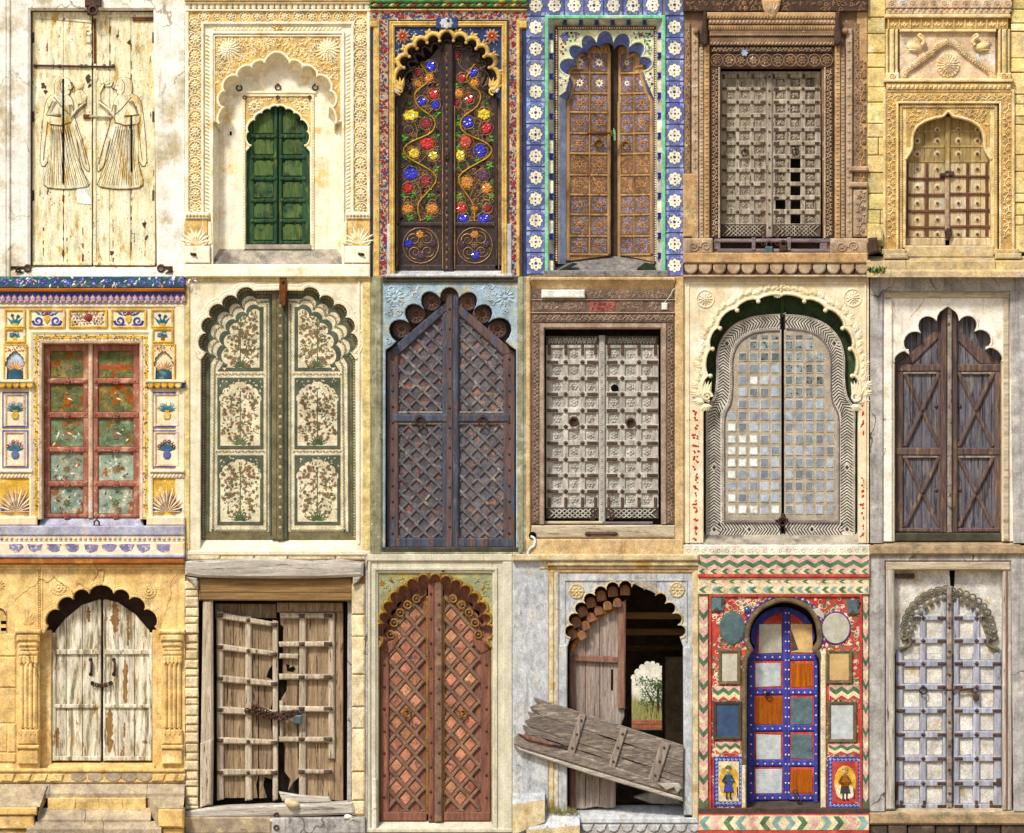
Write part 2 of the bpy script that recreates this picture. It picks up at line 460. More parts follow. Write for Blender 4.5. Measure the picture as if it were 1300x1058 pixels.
mat('green_panel', (98, 118, 64), (62, 92, 56), 6, (4, 4, .5), wear=(118, 118, 60), wa=.36, ws=9, wst=(4, 4, .35), dirt=(24, 50, 42), da=.5, ds=3, bump=.45, bs=30, bst=(5, 5, .4), var=.12)
mat('grey_paving', (150, 142, 128), (176, 166, 146), 4, dirt=(112, 104, 96), da=.45, ds=3, bump=.4, bs=14, var=.02)
mat('yellow_paint', (222, 188, 86), (200, 158, 66), 4, dirt=(150, 108, 50), da=.4, ds=5, bump=.2, bs=24, var=.03, wear=(150, 104, 56), wa=0.24, ws=9, sat=0.92)
mat('navy_paint', (40, 50, 88), (54, 70, 110), 8, bump=.15, var=.02)
mat('pale_paint', (206, 204, 196), (180, 184, 188), 8, wear=(150, 110, 80), wa=.3, ws=14, bump=.2, var=.02)
mat('border_ground', (196, 176, 150), (160, 130, 110), 10, bump=.2, bs=30, var=.02)
mat('red_floret', (164, 56, 42), (130, 44, 40), 10, bump=.1, var=.05)
mat('blue_floret', (62, 84, 136), (44, 60, 100), 10, bump=.1, var=.05)
mat('green_band', (98, 142, 84), (60, 104, 66), 8, dirt=(196, 176, 70), da=.35, ds=7, bump=.2, var=.02)
mat('dark_lacquer', (62, 42, 38), (38, 26, 26), 7, (2, 2, .6), wear=(112, 84, 70), wa=.3, ws=12, wst=(2, 2, .7), rough=.4, bump=.3, bs=40, var=.06, spec=.5)
mat('vine_metal', (182, 146, 100), (130, 104, 74), 14, rough=.4, metal=.4, bump=.1, var=.03)
mat('gilt_vine', (206, 164, 60), (150, 110, 50), 14, rough=.4, metal=.2, bump=.1, var=.03)
mat('tile_blue', (78, 98, 168), (112, 118, 158), 2.2, rough=.3, bump=.1, bs=30, var=.16, spec=.5, hue=.02, sat=1.0)
mat('tile_pale', (170, 184, 214), (140, 152, 190), 9, rough=.3, bump=.05, var=.1, spec=.5)
mat('tile_dark', (42, 54, 112), (54, 60, 96), 9, rough=.3, bump=.05, var=.1, spec=.5)
mat('tile_cream', (238, 234, 214), (226, 216, 184), 7, rough=.3, bump=.05, var=.08, spec=.5)
mat('tile_grey_blue', (104, 116, 158), (134, 136, 158), 2.2, rough=.3, bump=.1, bs=30, var=.16, spec=.5)
mat('grout', (126, 116, 104), bump=.3, var=0)
mat('mint_paint', (138, 206, 164), (120, 190, 150), 5, dirt=(180, 210, 180), da=.4, bump=.15, var=.02)
mat('mirror_strip', (196, 200, 190), (228, 226, 210), 6, rough=.18, metal=.3, bump=.1, var=.1)
mat('lapis', (38, 46, 128), (28, 34, 92), 8, rough=.3, bump=.1, var=.1)
mat('lime_wash', (204, 214, 166), (224, 222, 190), 5, bump=.15, var=.03)
mat('dome_blue', (116, 134, 196), (90, 110, 176), 6, wear=(176, 150, 110), wa=0.33, ws=14, bump=.15, var=.08, sat=1.0)
mat('honey_wood', (190, 148, 86), (156, 114, 60), 4, (3, 3, .4), dirt=(120, 72, 30), da=.42, ds=4, dst=(3, 3, .5), bump=.3, bs=30, bst=(5, 5, .4), var=.08, sat=0.92)
mat('brown_panel', (134, 100, 66), (108, 80, 54), 6, bump=.25, bs=40, var=.1, sat=0.92)
mat('orange_motif', (184, 134, 78), (156, 106, 58), 8, bump=.1, var=.1, sat=0.92)
mat('violet_motif', (150, 152, 192), (118, 118, 158), 8, bump=.1, var=.1)
mat('pebble_grey', (142, 138, 130), (108, 104, 100), 18, dirt=(90, 84, 78), da=.4, ds=9, bump=.5, bs=40, var=.03)
mat('moss_mat', (44, 56, 36), (30, 40, 28), 12, bump=.5, bs=60, var=0)
mat('brown_carved', (154, 118, 78), (108, 80, 52), 3, wear=(196, 176, 146), wa=.28, ws=7, dirt=(160, 112, 64), da=.42, ds=2, bump=.35, bs=26, var=.08, sat=0.84)
mat('tan_carved', (196, 168, 128), (164, 130, 90), 4, dirt=(196, 178, 146), da=.42, ds=3, bump=.35, bs=26, var=.08, sat=0.84)
mat('dark_carved', (84, 58, 38), (62, 42, 30), 5, bump=.3, var=.05, sat=0.84)
mat('ochre_stone', (200, 160, 100), (172, 130, 78), 3, dirt=(206, 176, 120), da=.4, ds=4, bump=.3, bs=24, var=.04, sat=0.92)
mat('grey_wood', (186, 176, 156), (144, 130, 112), 5, (4, 4, .6), dirt=(188, 180, 162), da=.42, ds=4, dst=(3, 3, .6), wear=(98, 76, 56), wa=0.33, ws=9, wst=(3, 3, .5), bump=.4, bs=30, bst=(5, 5, .5), var=.1)
mat('grey_dark', (80, 70, 60), (100, 86, 72), 8, bump=.3, var=.1)
mat('purple_beam', (136, 122, 122), (106, 94, 98), 4, (.5, 3, 4), dirt=(164, 152, 144), da=.4, ds=6, dst=(.4, 3, 3), bump=.4, bs=26, bst=(.4, 4, 5), var=.06)
mat('padlock_steel', (116, 140, 150), (90, 106, 114), 10, rough=.4, metal=.6, bump=.1, var=.03)
mat('sand_carved', (236, 216, 166), (216, 188, 130), 3, dirt=(236, 222, 186), da=.45, ds=3, bump=.35, bs=26, var=.05)
mat('sand_ground', (204, 172, 112), (180, 142, 86), 5, bump=.3, bs=26, var=.03)
mat('pink_stone', (224, 204, 176), (200, 168, 132), 4, dirt=(204, 208, 206), da=.36, ds=4, bump=.3, bs=26, var=.05)
mat('sand_block', (230, 212, 152), (206, 182, 116), 4, dirt=(232, 220, 172), da=.45, ds=5, bump=.55, bs=18, var=.14, hue=.012)
mat('sand_joint', (132, 104, 62), bump=.4, var=0)
mat('dusty_wood', (180, 158, 108), (154, 130, 84), 5, (4, 4, .5), dirt=(196, 180, 146), da=.42, ds=4, bump=.4, bs=30, bst=(5, 5, .5), var=.1)
mat('pale_wood', (214, 196, 160), (192, 168, 124), 5, (4, 4, .5), dirt=(212, 200, 176), da=.42, ds=4, bump=.4, bs=30, bst=(5, 5, .5), var=.1)
mat('strap_brown', (116, 80, 56), (92, 62, 46), 9, (1, 1, 1), bump=.4, bs=50, var=.08)
mat('step_stone', (206, 182, 128), (190, 172, 140), 3, dirt=(170, 164, 160), da=.42, ds=3, bump=.4, bs=18, var=.08)
mat('fresco_cream', (238, 228, 202), (228, 208, 164), 3, dirt=(206, 196, 190), da=.4, ds=4, bump=.2, bs=26, var=.04, drip=(196, 186, 180), grit=0.55)
mat('fresco_yellow', (222, 184, 90), (204, 158, 66), 5, dirt=(232, 214, 160), da=.4, ds=6, bump=.2, bs=26, var=.05, wear=(236, 222, 186), wa=0.3, ws=10)
mat('fresco_blue', (56, 66, 158), (70, 90, 176), 6, bump=.1, var=.08, sat=1.0)
mat('fresco_teal', (58, 96, 112), (44, 70, 92), 6, dirt=(110, 140, 130), da=.42, ds=9, bump=.15, var=.05)
mat('fresco_sky', (164, 186, 206), (190, 200, 210), 5, bump=.15, var=.05)
mat('fresco_brown', (166, 106, 48), (140, 82, 40), 5, (.4, 2, 3), bump=.2, var=.04)
mat('pink_leaf', (204, 150, 132), (180, 130, 140), 8, bump=.1, var=.08)
mat('violet_wash', (120, 112, 150), (150, 142, 168), 10, wear=(210, 196, 190), wa=0.42, ws=16, bump=.15, var=.1)
mat('green_leaf', (84, 106, 68), (58, 80, 54), 9, bump=.1, var=.1)
mat('teal_leaf', (70, 130, 136), (50, 96, 110), 9, bump=.1, var=.1)
mat('rose_leaf', (170, 84, 70), (136, 60, 60), 9, bump=.1, var=.1)
mat('red_frame', (172, 104, 78), (146, 78, 58), 5, (3, 3, .6), dirt=(196, 146, 116), da=.42, ds=6, wear=(206, 186, 160), wa=0.3, ws=14, bump=.3, bs=30, var=.08, sat=0.92)
mat('green_fresco', (132, 148, 116), (92, 112, 78), 7, dirt=(164, 172, 140), da=.42, ds=7, wear=(140, 96, 46), wa=0.44, ws=5, bump=.2, bs=40, var=.14, hue=.02)
mat('blue_stone', (186, 186, 198), (158, 156, 178), 4, dirt=(190, 184, 176), da=.42, ds=5, bump=.3, bs=20, var=.05)
mat('ivory_wall', (232, 224, 200), (220, 208, 174), 2.5, dirt=(236, 228, 206), da=.45, ds=3, bump=.25, bs=20, var=.02, drip=(196, 180, 140), grit=0.55)
mat('yellow_wall', (222, 206, 148), (206, 186, 120), 3, dirt=(186, 160, 110), da=.38, ds=4, bump=.25, bs=20, var=.02)
mat('ivory_paint', (222, 214, 186), (208, 196, 160), 6, bump=.1, bs=40, var=.04)
mat('door_green', (92, 100, 74), (70, 80, 60), 6, bump=.15, bs=40, var=.04, sat=0.8)
mat('door_olive', (126, 118, 86), (98, 92, 68), 8, bump=.2, bs=40, var=.04)
mat('moss_stone', (158, 158, 128), (120, 118, 92), 3, dirt=(190, 190, 170), da=.4, ds=4, wear=(236, 236, 226), wa=.18, ws=8, bump=.4, bs=16, var=.03, drip=(96, 94, 74), crack=(110, 96, 76))
mat('blue_fresco', (172, 190, 198), (140, 164, 178), 3, dirt=(182, 176, 140), da=.44, ds=4, bump=.3, bs=18, var=.03)
mat('dark_band', (76, 74, 56), (56, 52, 42), 5, bump=.3, var=.02)
mat('blue_wood', (80, 88, 104), (58, 64, 78), 5, (4, 4, .4), wear=(128, 78, 56), wa=.38, ws=5, wst=(2.2, 2.2, .45), dirt=(112, 110, 112), da=.4, ds=5, bump=.4, bs=30, bst=(5, 5, .4), var=.08, sat=0.9)
mat('rust_wood', (112, 84, 74), (84, 70, 68), 5, (4, 4, .4), wear=(74, 80, 104), wa=.38, ws=6, wst=(2, 2, .4), bump=.4, bs=30, bst=(5, 5, .4), var=.08, sat=0.9)
mat('lattice_grey', (118, 114, 112), (84, 84, 90), 7, wear=(86, 70, 64), wa=.36, ws=10, dirt=(156, 148, 136), da=.42, ds=8, bump=.4, bs=36, var=.12)
mat('bar_wood', (166, 154, 138), (124, 114, 110), 7, wear=(92, 74, 66), wa=.35, ws=12, bump=.4, bs=36, var=.1)
mat('violet_panel', (108, 98, 98), (80, 80, 90), 7, wear=(146, 92, 70), wa=.4, ws=8, bump=.4, bs=36, var=.2, hue=.03, sat=0.9)
mat('ochre_plaster', (212, 182, 126), (196, 158, 98), 3, dirt=(214, 184, 130), da=.42, ds=4, bump=.3, bs=18, var=.03, drip=(170, 130, 80), sat=0.92)
mat('mauve_carved', (180, 160, 140), (146, 124, 106), 5, dirt=(172, 152, 132), da=.42, ds=5, bump=.3, bs=30, var=.06)
mat('mauve_dark', (126, 106, 92), (100, 82, 70), 6, bump=.3, var=.04)
mat('silver_wood', (196, 192, 180), (160, 156, 146), 5, (4, 4, .6), dirt=(206, 202, 190), da=.42, ds=4, wear=(122, 106, 92), wa=.26, ws=10, wst=(3, 3, .6), bump=.35, bs=30, bst=(5, 5, .5), var=.08)
mat('silver_dark', (74, 70, 62), (92, 86, 76), 8, bump=.3, var=.1)
mat('pale_beam', (204, 192, 166), (180, 164, 136), 4, (.4, 3, 4), wear=(150, 126, 96), wa=.3, ws=6, wst=(.4, 2, 3), bump=.4, bs=26, bst=(.4, 4, 5), var=.05)
mat('white_plastic', (236, 236, 228), (222, 220, 206), 8, rough=.4, bump=.05, var=.02)
mat('red_carved', (158, 98, 88), (140, 84, 78), 6, bump=.3, var=.03)
mat('marble_cream', (234, 224, 196), (220, 202, 162), 2.4, dirt=(238, 230, 208), da=.44, ds=3, bump=.25, bs=20, var=.02, drip=(206, 170, 112), grit=0.55)
mat('marble_white', (228, 222, 206), (214, 204, 180), 4, bump=.25, bs=20, var=.03)
mat('bottle_green', (60, 78, 46), (40, 58, 36), 5, wear=(84, 96, 56), wa=.3, ws=9, bump=.3, var=.02)
mat('inlay_white', (214, 208, 192), (190, 184, 168), 10, rough=.5, bump=.1, var=.05)
mat('inlay_dark', (48, 44, 44), (64, 58, 52), 10, rough=.5, bump=.1, var=.05)
mat('mirror_glass', (198, 208, 220), (156, 172, 194), 11, rough=.16, metal=0.45, bump=.15, bs=12, var=.3, wear=(190, 196, 200), wa=.2, ws=20, grit=0.5)
mat('mirror_green', (164, 176, 178), (124, 138, 142), 11, rough=.2, metal=0.4, bump=.15, bs=12, var=.3, wear=(60, 72, 70), wa=.4, ws=20, grit=0.5)
mat('painted_reflection', (240, 244, 238), (220, 230, 222), 11, rough=.12, bump=.08, bs=12, var=.06, spec=.5)
mat('vermilion', (190, 56, 44), (160, 44, 40), 12, bump=.1, var=.1, sat=1.0)
mat('cement', (186, 182, 176), (154, 150, 146), 2.2, dirt=(206, 200, 188), da=.42, ds=2.5, wear=(110, 104, 96), wa=.14, ws=5, bump=.3, bs=16, var=.02, drip=(128, 122, 114), dra=0.5, crack=(92, 86, 80), cs=1.2)
mat('white_lime', (240, 236, 224), (224, 216, 196), 3, dirt=(200, 184, 146), da=.36, ds=4, wear=(170, 142, 104), wa=.18, ws=8, bump=.3, bs=18, var=.03, drip=(196, 176, 140), crack=(170, 150, 120), cs=1.5, grit=0.55)
mat('purple_wood', (112, 92, 86), (74, 62, 62), 5, (5, 5, .4), wear=(132, 108, 84), wa=0.42, ws=7, wst=(3, 3, .35), bump=.45, bs=30, bst=(6, 6, .4), var=.12)
mat('blue_plank', (126, 122, 126), (84, 82, 92), 5, (5, 5, .4), dirt=(136, 126, 116), da=.42, ds=4, dst=(4, 4, .4), wear=(62, 58, 62), wa=0.38, ws=8, wst=(4, 4, .3), bump=.45, bs=30, bst=(6, 6, .4), var=.1)
mat('sill_stone', (176, 152, 118), (150, 130, 104), 4, dirt=(120, 112, 84), da=.42, ds=4, bump=.4, bs=18, var=.03)
mat('gold_stone', (236, 202, 124), (218, 172, 88), 2.2, dirt=(234, 206, 140), da=.45, ds=3, wear=(182, 132, 66), wa=.16, ws=9, bump=.4, bs=16, var=.05, drip=(176, 132, 70), crack=(160, 124, 70), cs=1.3, sat=0.93)
mat('gold_block', (232, 196, 116), (208, 164, 84), 3, dirt=(232, 208, 150), da=.4, ds=4, bump=.6, bs=12, var=.1, sat=0.93)
mat('brown_cornice', (168, 108, 58), (140, 86, 48), 3, (.5, 2, 3), dirt=(190, 140, 80), da=.4, ds=4, bump=.3, var=.03)
mat('chalk_wood', (232, 228, 212), (206, 196, 166), 5, (4, 4, .4), wear=(158, 118, 64), wa=0.34, ws=5, wst=(2.4, 2.4, .5), dirt=(140, 128, 96), da=0.52, ds=5, dst=(3, 3, .4), bump=.4, bs=28, bst=(5, 5, .4), var=.06)
mat('bare_wood', (156, 122, 78), (124, 94, 58), 8, (4, 4, .5), bump=.5, bs=40, var=.06)
mat('grey_step', (182, 164, 132), (160, 146, 128), 3, dirt=(200, 184, 142), da=.42, ds=4, bump=.5, bs=12, var=.08)
mat('ruin_wood', (212, 196, 164), (166, 144, 108), 5, (5, 5, .4), dirt=(186, 168, 136), da=.42, ds=4, dst=(3, 3, .5), wear=(88, 66, 44), wa=0.3, ws=9, wst=(4, 4, .35), bump=.6, bs=26, bst=(6, 6, .4), var=.1, sat=0.82)
mat('ruin_board', (174, 144, 98), (136, 106, 68), 5, (5, 5, .4), dirt=(170, 150, 112), da=.42, ds=4, dst=(3, 3, .5), wear=(74, 54, 36), wa=0.34, ws=8, wst=(5, 5, .3), bump=.6, bs=26, bst=(6, 6, .4), var=.12, sat=0.82)
mat('log_grey', (206, 198, 180), (168, 156, 136), 4, (.35, 4, 5), dirt=(198, 190, 172), da=.42, ds=4, dst=(.4, 3, 4), wear=(96, 82, 66), wa=.28, ws=7, wst=(.3, 4, 5), bump=.7, bs=22, bst=(.3, 5, 7), var=.08, sat=0.82)
mat('log_brown', (160, 130, 88), (132, 102, 66), 4, (.35, 4, 5), dirt=(150, 124, 84), da=.42, ds=4, dst=(.4, 3, 4), bump=.5, bs=22, bst=(.3, 5, 7), var=.06)
mat('rubble_cream', (234, 220, 182), (212, 190, 146), 4, dirt=(236, 226, 200), da=.44, ds=5, bump=.7, bs=12, var=.1)
mat('clay_joint', (150, 124, 84), bump=.5, bs=14, var=0)
mat('putty_paint', (212, 208, 186), (196, 190, 166), 3, (1, 1, .6), dirt=(214, 210, 192), da=.42, ds=3, wear=(150, 136, 104), wa=.2, ws=8, bump=.25, bs=22, var=.03, drip=(168, 150, 112), grit=0.55)
mat('olive_fresco', (166, 164, 118), (140, 148, 120), 3, dirt=(176, 150, 70), da=.45, ds=4, bump=.3, bs=20, var=.03)
mat('red_wood', (148, 98, 76), (114, 76, 62), 5, (4, 4, .4), dirt=(150, 104, 82), da=.42, ds=4, dst=(3, 3, .5), wear=(84, 62, 58), wa=.3, ws=7, wst=(3, 3, .4), bump=.35, bs=28, bst=(5, 5, .5), var=.08, sat=1.0)
mat('brown_bar', (140, 112, 92), (112, 88, 76), 6, dirt=(146, 118, 88), da=.42, ds=6, bump=.3, bs=36, var=.08)
mat('copper_panel', (194, 138, 108), (160, 106, 80), 5, wear=(120, 84, 76), wa=.36, ws=9, bump=.35, bs=36, var=.16, hue=.012, sat=1.02)
mat('gilt', (176, 140, 64), (132, 96, 48), 8, rough=.5, metal=.25, wear=(88, 66, 44), wa=.35, ws=14, bump=.25, var=.05)
mat('blue_marble', (202, 204, 202), (170, 174, 178), 2.4, (1.6, 1, 1), dirt=(196, 190, 172), da=.4, ds=3, dst=(2, 1, .7), wear=(128, 136, 148), wa=.25, ws=5, wst=(2, 1, .8), bump=.35, bs=18, var=.06, drip=(140, 140, 136), crack=(120, 120, 118))
mat('warm_stone', (218, 206, 172), (198, 178, 132), 3, dirt=(184, 150, 84), da=.42, ds=4, bump=.3, bs=20, var=.05)
mat('grey_plank', (172, 158, 146), (132, 118, 108), 5, (6, 6, .35), dirt=(172, 160, 146), da=.42, ds=4, dst=(4, 4, .4), wear=(86, 70, 62), wa=.28, ws=8, wst=(5, 5, .3), bump=.6, bs=24, bst=(7, 7, .35), var=.1)
mat('slant_plank', (146, 134, 122), (106, 96, 88), 5, (2, 4, 9), dirt=(178, 168, 148), da=.42, ds=5, dst=(1, 3, 5), wear=(80, 66, 56), wa=.3, ws=9, wst=(1, 4, 9), bump=.6, bs=24, bst=(1, 5, 9), var=.1)
mat('umber_wood', (146, 112, 92), (112, 84, 72), 5, (4, 4, .5), dirt=(140, 112, 92), da=.42, ds=5, bump=.4, bs=28, var=.08)
mat('lobe_wood', (156, 104, 54), (126, 80, 44), 6, dirt=(176, 136, 80), da=.42, ds=8, bump=.4, bs=30, var=.1)
mat('passage_plaster', (158, 138, 110), (128, 110, 86), 3, bump=.3, var=.02)
mat('sky_white', (236, 232, 216), (222, 216, 196), 1.2, bump=.2, bs=6, var=0)
mat('red_brick', (164, 104, 80), (140, 84, 66), 4, bump=.4, bs=12, var=.12)
mat('bark', (96, 78, 60), (70, 56, 44), 6, bump=.6, bs=14, var=.02)
mat('tree_leaf', (84, 108, 58), (58, 84, 44), 3, bump=0, var=.05)
mat('dry_grass', (176, 168, 108), (142, 140, 84), 4, bump=0, var=.05)
mat('red_ground', (196, 78, 62), (170, 56, 48), 5, dirt=(206, 96, 74), da=.4, ds=6, bump=.2, bs=30, var=.05, wear=(224, 190, 170), wa=0.2, ws=14, sat=1.0)
mat('pink_chev', (222, 182, 168), (204, 156, 144), 7, bump=.15, var=.06, wear=(150, 90, 76), wa=0.22, ws=16, sat=1.0)
mat('green_chev', (92, 128, 88), (66, 98, 72), 7, bump=.15, var=.1, wear=(196, 186, 150), wa=0.24, ws=16, sat=1.0)
mat('cream_chev', (230, 218, 186), (212, 196, 156), 5, dirt=(196, 170, 120), da=.4, ds=5, bump=.2, var=.04, wear=(150, 110, 86), wa=0.22, ws=16)
mat('teal_chev', (112, 152, 150), (140, 172, 166), 7, bump=.15, var=.08, sat=1.0)
mat('royal_blue', (72, 74, 166), (54, 56, 134), 6, (3, 3, .7), wear=(92, 92, 168), wa=.28, ws=14, bump=.25, bs=36, var=.06, sat=1.0)
mat('dusty_pane', (206, 204, 188), (182, 178, 158), 9, rough=.3, metal=.15, bump=.15, bs=14, var=.08, grit=0.5)
mat('foil_pane', (230, 236, 236), (196, 208, 214), 12, rough=.22, metal=.4, bump=0.2, bs=9, bd=.02, var=.06, grit=0.5)
mat('slate_pane', (112, 136, 140), (88, 108, 116), 12, rough=.22, metal=.4, bump=.3, bs=26, var=.1, grit=0.5)
mat('steel_pane', (84, 108, 146), (72, 92, 124), 10, rough=.15, metal=.5, bump=.15, bs=14, var=.05, grit=0.5)
mat('orange_wood', (178, 104, 42), (150, 78, 32), 4, (8, 8, .5), bump=.3, bs=28, bst=(8, 8, .5), var=.08)
mat('bronze_rim', (118, 104, 74), (92, 80, 60), 8, wear=(160, 146, 106), wa=.3, ws=16, bump=.25, bs=40, var=.04)
mat('purple_paint', (112, 62, 140), (92, 48, 118), 8, bump=.1, var=.05)
mat('tan_pane', (206, 178, 128), (184, 152, 104), 8, rough=.4, bump=.2, var=.05, grit=0.5)
mat('dark_floor', (84, 70, 60), (62, 54, 48), 6, bump=.3, var=.02)
mat('door_grey', (184, 186, 198), (150, 152, 166), 5, (4, 4, .5), dirt=(170, 166, 164), da=.4, ds=4, wear=(112, 96, 86), wa=.24, ws=9, wst=(3, 3, .5), bump=.35, bs=28, bst=(5, 5, .4), var=.07)
mat('lime_panel', (220, 217, 208), (198, 193, 180), 4, dirt=(186, 168, 128), da=0.44, ds=5, wear=(146, 122, 90), wa=.2, ws=12, bump=.3, bs=28, var=.08)
mat('drift_wood', (204, 198, 184), (168, 158, 146), 5, (5, 5, .35), dirt=(212, 206, 190), da=.42, ds=4, wear=(112, 92, 82), wa=.3, ws=7, wst=(4, 4, .3), bump=.5, bs=24, bst=(6, 6, .35), var=.08)
mat('olive_carved', (120, 114, 94), (94, 88, 72), 7, wear=(152, 148, 128), wa=.3, ws=14, bump=.3, bs=36, var=.05)
mat('dark_rubble', (92, 78, 66), (70, 60, 54), 5, dirt=(120, 102, 84), da=.4, ds=6, bump=.7, bs=14, var=.14)
G = dict(blue=(36, 44, 214), red=(206, 32, 36), crimson=(158, 30, 54), orange=(226, 146, 44), yellow=(244, 216, 40), plum=(86, 50, 78), green=(96, 176, 58), darkgreen=(40, 92, 52), orangered=(220, 84, 40))
for k, v in G.items(): mat('glass_' + k, v, tuple(int(c * .75) for c in v), 16, rough=.12, bump=.12, bs=30, var=.1, spec=.5, coat=.4, sat=1, grit=.6)
mat('dark_motif', (70, 40, 52), (96, 48, 60), 8, bump=.1, var=.1)
# ------------------------------------------------------------------ the setting
O(0, 0, 2.988)
g = bpy.data.meshes.new('ground')
g.from_pydata([(-800, -800, -.03), (820, -800, -.03), (820, 900, -.03), (-800, 900, -.03)], [], [(0, 1, 2, 3)])
g.materials.append(MATS['ground_earth'])
go = bpy.data.objects.new('ground', g); COL.objects.link(go); go['kind'] = 'structure'
O(648, 704, 2.988)
b = B('backing_dark')
b.archwall(-2090, -2250, 2090, [(205, 1058), (205, 95), (672, 95), (672, 1058)], 1066, -300, -135, b=4)
co = build('dark_backing', b); co['kind'] = 'structure'  # unseen dark backing added behind the doorways to keep light out
# ================================================================== 1  cream door carved with two women
def t1():
    O(0, 0, 2.988)
    w = B('whitewash')
    w.archwall(38, -60, 655, [(112, 1010), (113, 38), (581, 38), (594, 1010)], 1010, -70, -10, b=9)
    w.box(-60, -60, 38, 1052, -70, 0, 4).box(655, -60, 702, 1052, -70, 0, 4)
    w.box(-60, -60, 24, 1052, -2, 4, 3).box(672, -60, 702, 1052, -2, 4, 3)
    wall = build('plaster_wall', w, None, 'whitewashed plaster wall around the cream door carved with two women', 'wall')
    s = B('whitewash'); s.quad((38, 1008, -58), (655, 1008, -58), (655, 1030, -8), (38, 1030, -8)); s.quad((38, 1030, -8), (655, 1030, -8), (655, 1053, -6), (38, 1053, -6))
    build('sill', s, wall)
    D = thing('double_door', 348, 1005, -45, 'cream painted door with two women carved in relief and rusty seams', 'door')
    for i, (x0, x1, cuts) in enumerate(((118, 346, (237,)), (349, 586, (413, 493)))):
        lf = build('door_leaf', B('seam_brown').box(x0 - 4, 34, x1 + 6, 1010, -66, -56, 0), D)
        e = [x0] + list(cuts) + [x1]
        for a, c in zip(e, e[1:]): bx('plank', lf, a + .8, 40 + RN.uniform(0, 3), c - .8, 1000, -58, -45, 'cream_paint', 2.5, .6)
        bx('rail', lf, x0 + 2, 994, x1 - 2, 1006, -46, -36, 'cream_paint', 3, .8)
        if i == 0: pl('batten', lf, [(120, 55), (344, 75), (344, 85), (120, 64)], -46, -41, 'cream_paint', 2)
        else:
            bx('batten', lf, 350, 52, 578, 62, -46, -40, 'cream_paint', 2, .8); bx('batten', lf, 500, 64, 580, 78, -46, -38, 'seam_brown', 2, .8)
            bx('meeting_strip', lf, 350, 85, 362, 990, -46, -40, 'cream_paint', 3)
            bx('rust_edge', lf, 351, 68, 361, 240, -41, -39, 'seam_brown', 1, .8)
        for k in range(3): bx('hinge_plate', lf, (x0 if not i else x1 - 12), 120 + 300 * k, (x0 + 8 if not i else x1 - 4), 160 + 300 * k, -46, -43, 'rust', 1)
    lv = list(D.children)
    bb = B('rust'); bb.tube([(122, 246, -39), (240, 248, -39), (430, 252, -39)], 4)
    for x in (130, 222, 305, 322, 392, 425): bb.dome(x, 248, 8, -44, 8)
    build('latch_bar', bb, D)
    bb = B('seam_brown'); bb.box(312, 432, 340, 448, -45, -36).tube([(335, 440, -38), (420, 441, -38)], 4, m='cream_paint'); build('hasp', bb, D)
    bb = B('cream_paint'); bb.ring(332, 120, 10, 4, -41); bb.box(324, 118, 340, 160, -45, -38, 3); build('door_pull', bb, D)
    # worn slots between the boards
    for x, a, c in ((236, 296, 694), (495, 428, 650)): bx('slot', lv[0] if x < 300 else lv[1], x - 3, a, x + 3, c, -45, -33.5, 'shade', 0, .7)
    for x, a, c in ((236, 700, 990), (413, 90, 240), (494, 160, 330), (425, 760, 990), (494, 700, 985), (547, 830, 980), (160, 860, 990), (250, 900, 990), (310, 860, 990), (350, 460, 770), (345, 85, 240), (580, 640, 700)):
        q = B('seam_brown'); y = a
        while y < c:
            h = RN.uniform(10, 46); ww = RN.uniform(.8, 4.2)
            q.poly([(x - ww * .6, y), (x + ww, y + h * .2), (x + ww * .5, y + h), (x - ww, y + h * .7)], -45.5, -44.1, 0, None, .8); y += h + RN.uniform(2, 34)
        build('paint_loss', q, lv[0] if x < 347 else lv[1], kind='stuff')
    q = B('seam_brown')
    for _ in range(150):
        x, y = RN.uniform(122, 575), RN.uniform(90, 985); r = RN.uniform(.8, 2.4)
        q.flat(lobed(x, y, r, 5, .3, m=1, sy=1.4), -44.4)
    for x, y, r in ((160, 325, 13), (168, 345, 9), (330, 296, 14), (335, 322, 8), (545, 850, 12), (552, 900, 9), (420, 960, 12), (488, 160, 9)):
        q.flat([(x + r * RN.uniform(.3, 1.2) * cos(k), y + r * 1.3 * RN.uniform(.3, 1.2) * sin(k)) for k in [i * .63 for i in range(10)]], -44.1, 'rust')
    build('chipped_paint', q, lv[0], kind='stuff')
    def fig(n, parent, mirror):
        M = (lambda p: p) if not mirror else (lambda p: [((696 - x) + (6 if len(z) == 0 else 0), y, *z) for x, y, *z in p])
        f = B('cream_paint'); o = -45
        parts = [[(205, 355), (178, 372), (163, 430), (149, 610), (176, 613), (190, 480), (214, 370)], [(266, 420), (288, 470), (336, 637), (313, 628), (292, 540), (262, 465)],
                 [(185, 466), (262, 460), (288, 540), (304, 640), (335, 698), (300, 712), (230, 716), (163, 700), (180, 620), (178, 540)],
                 [(180, 376), (205, 354), (256, 360), (275, 398), (264, 466), (186, 472), (168, 430)],
                 [(206, 362), (203, 322), (213, 299), (237, 291), (258, 300), (266, 322), (270, 336), (262, 342), (260, 354), (240, 366)]]
        for p, h, bv in zip(parts, (6, 6, 10, 12, 13), (4, 4, 6, 6, 7)):
            p = [q[:2] for q in M(spline(p + [p[0]], 3)[:-1])]
            f.poly(p, o, o + h * .7, bv * .5, None, 0)
            f.tube([(x, y, o + .3) for x, y in p], 2.4, 4, True, 'seam_brown')
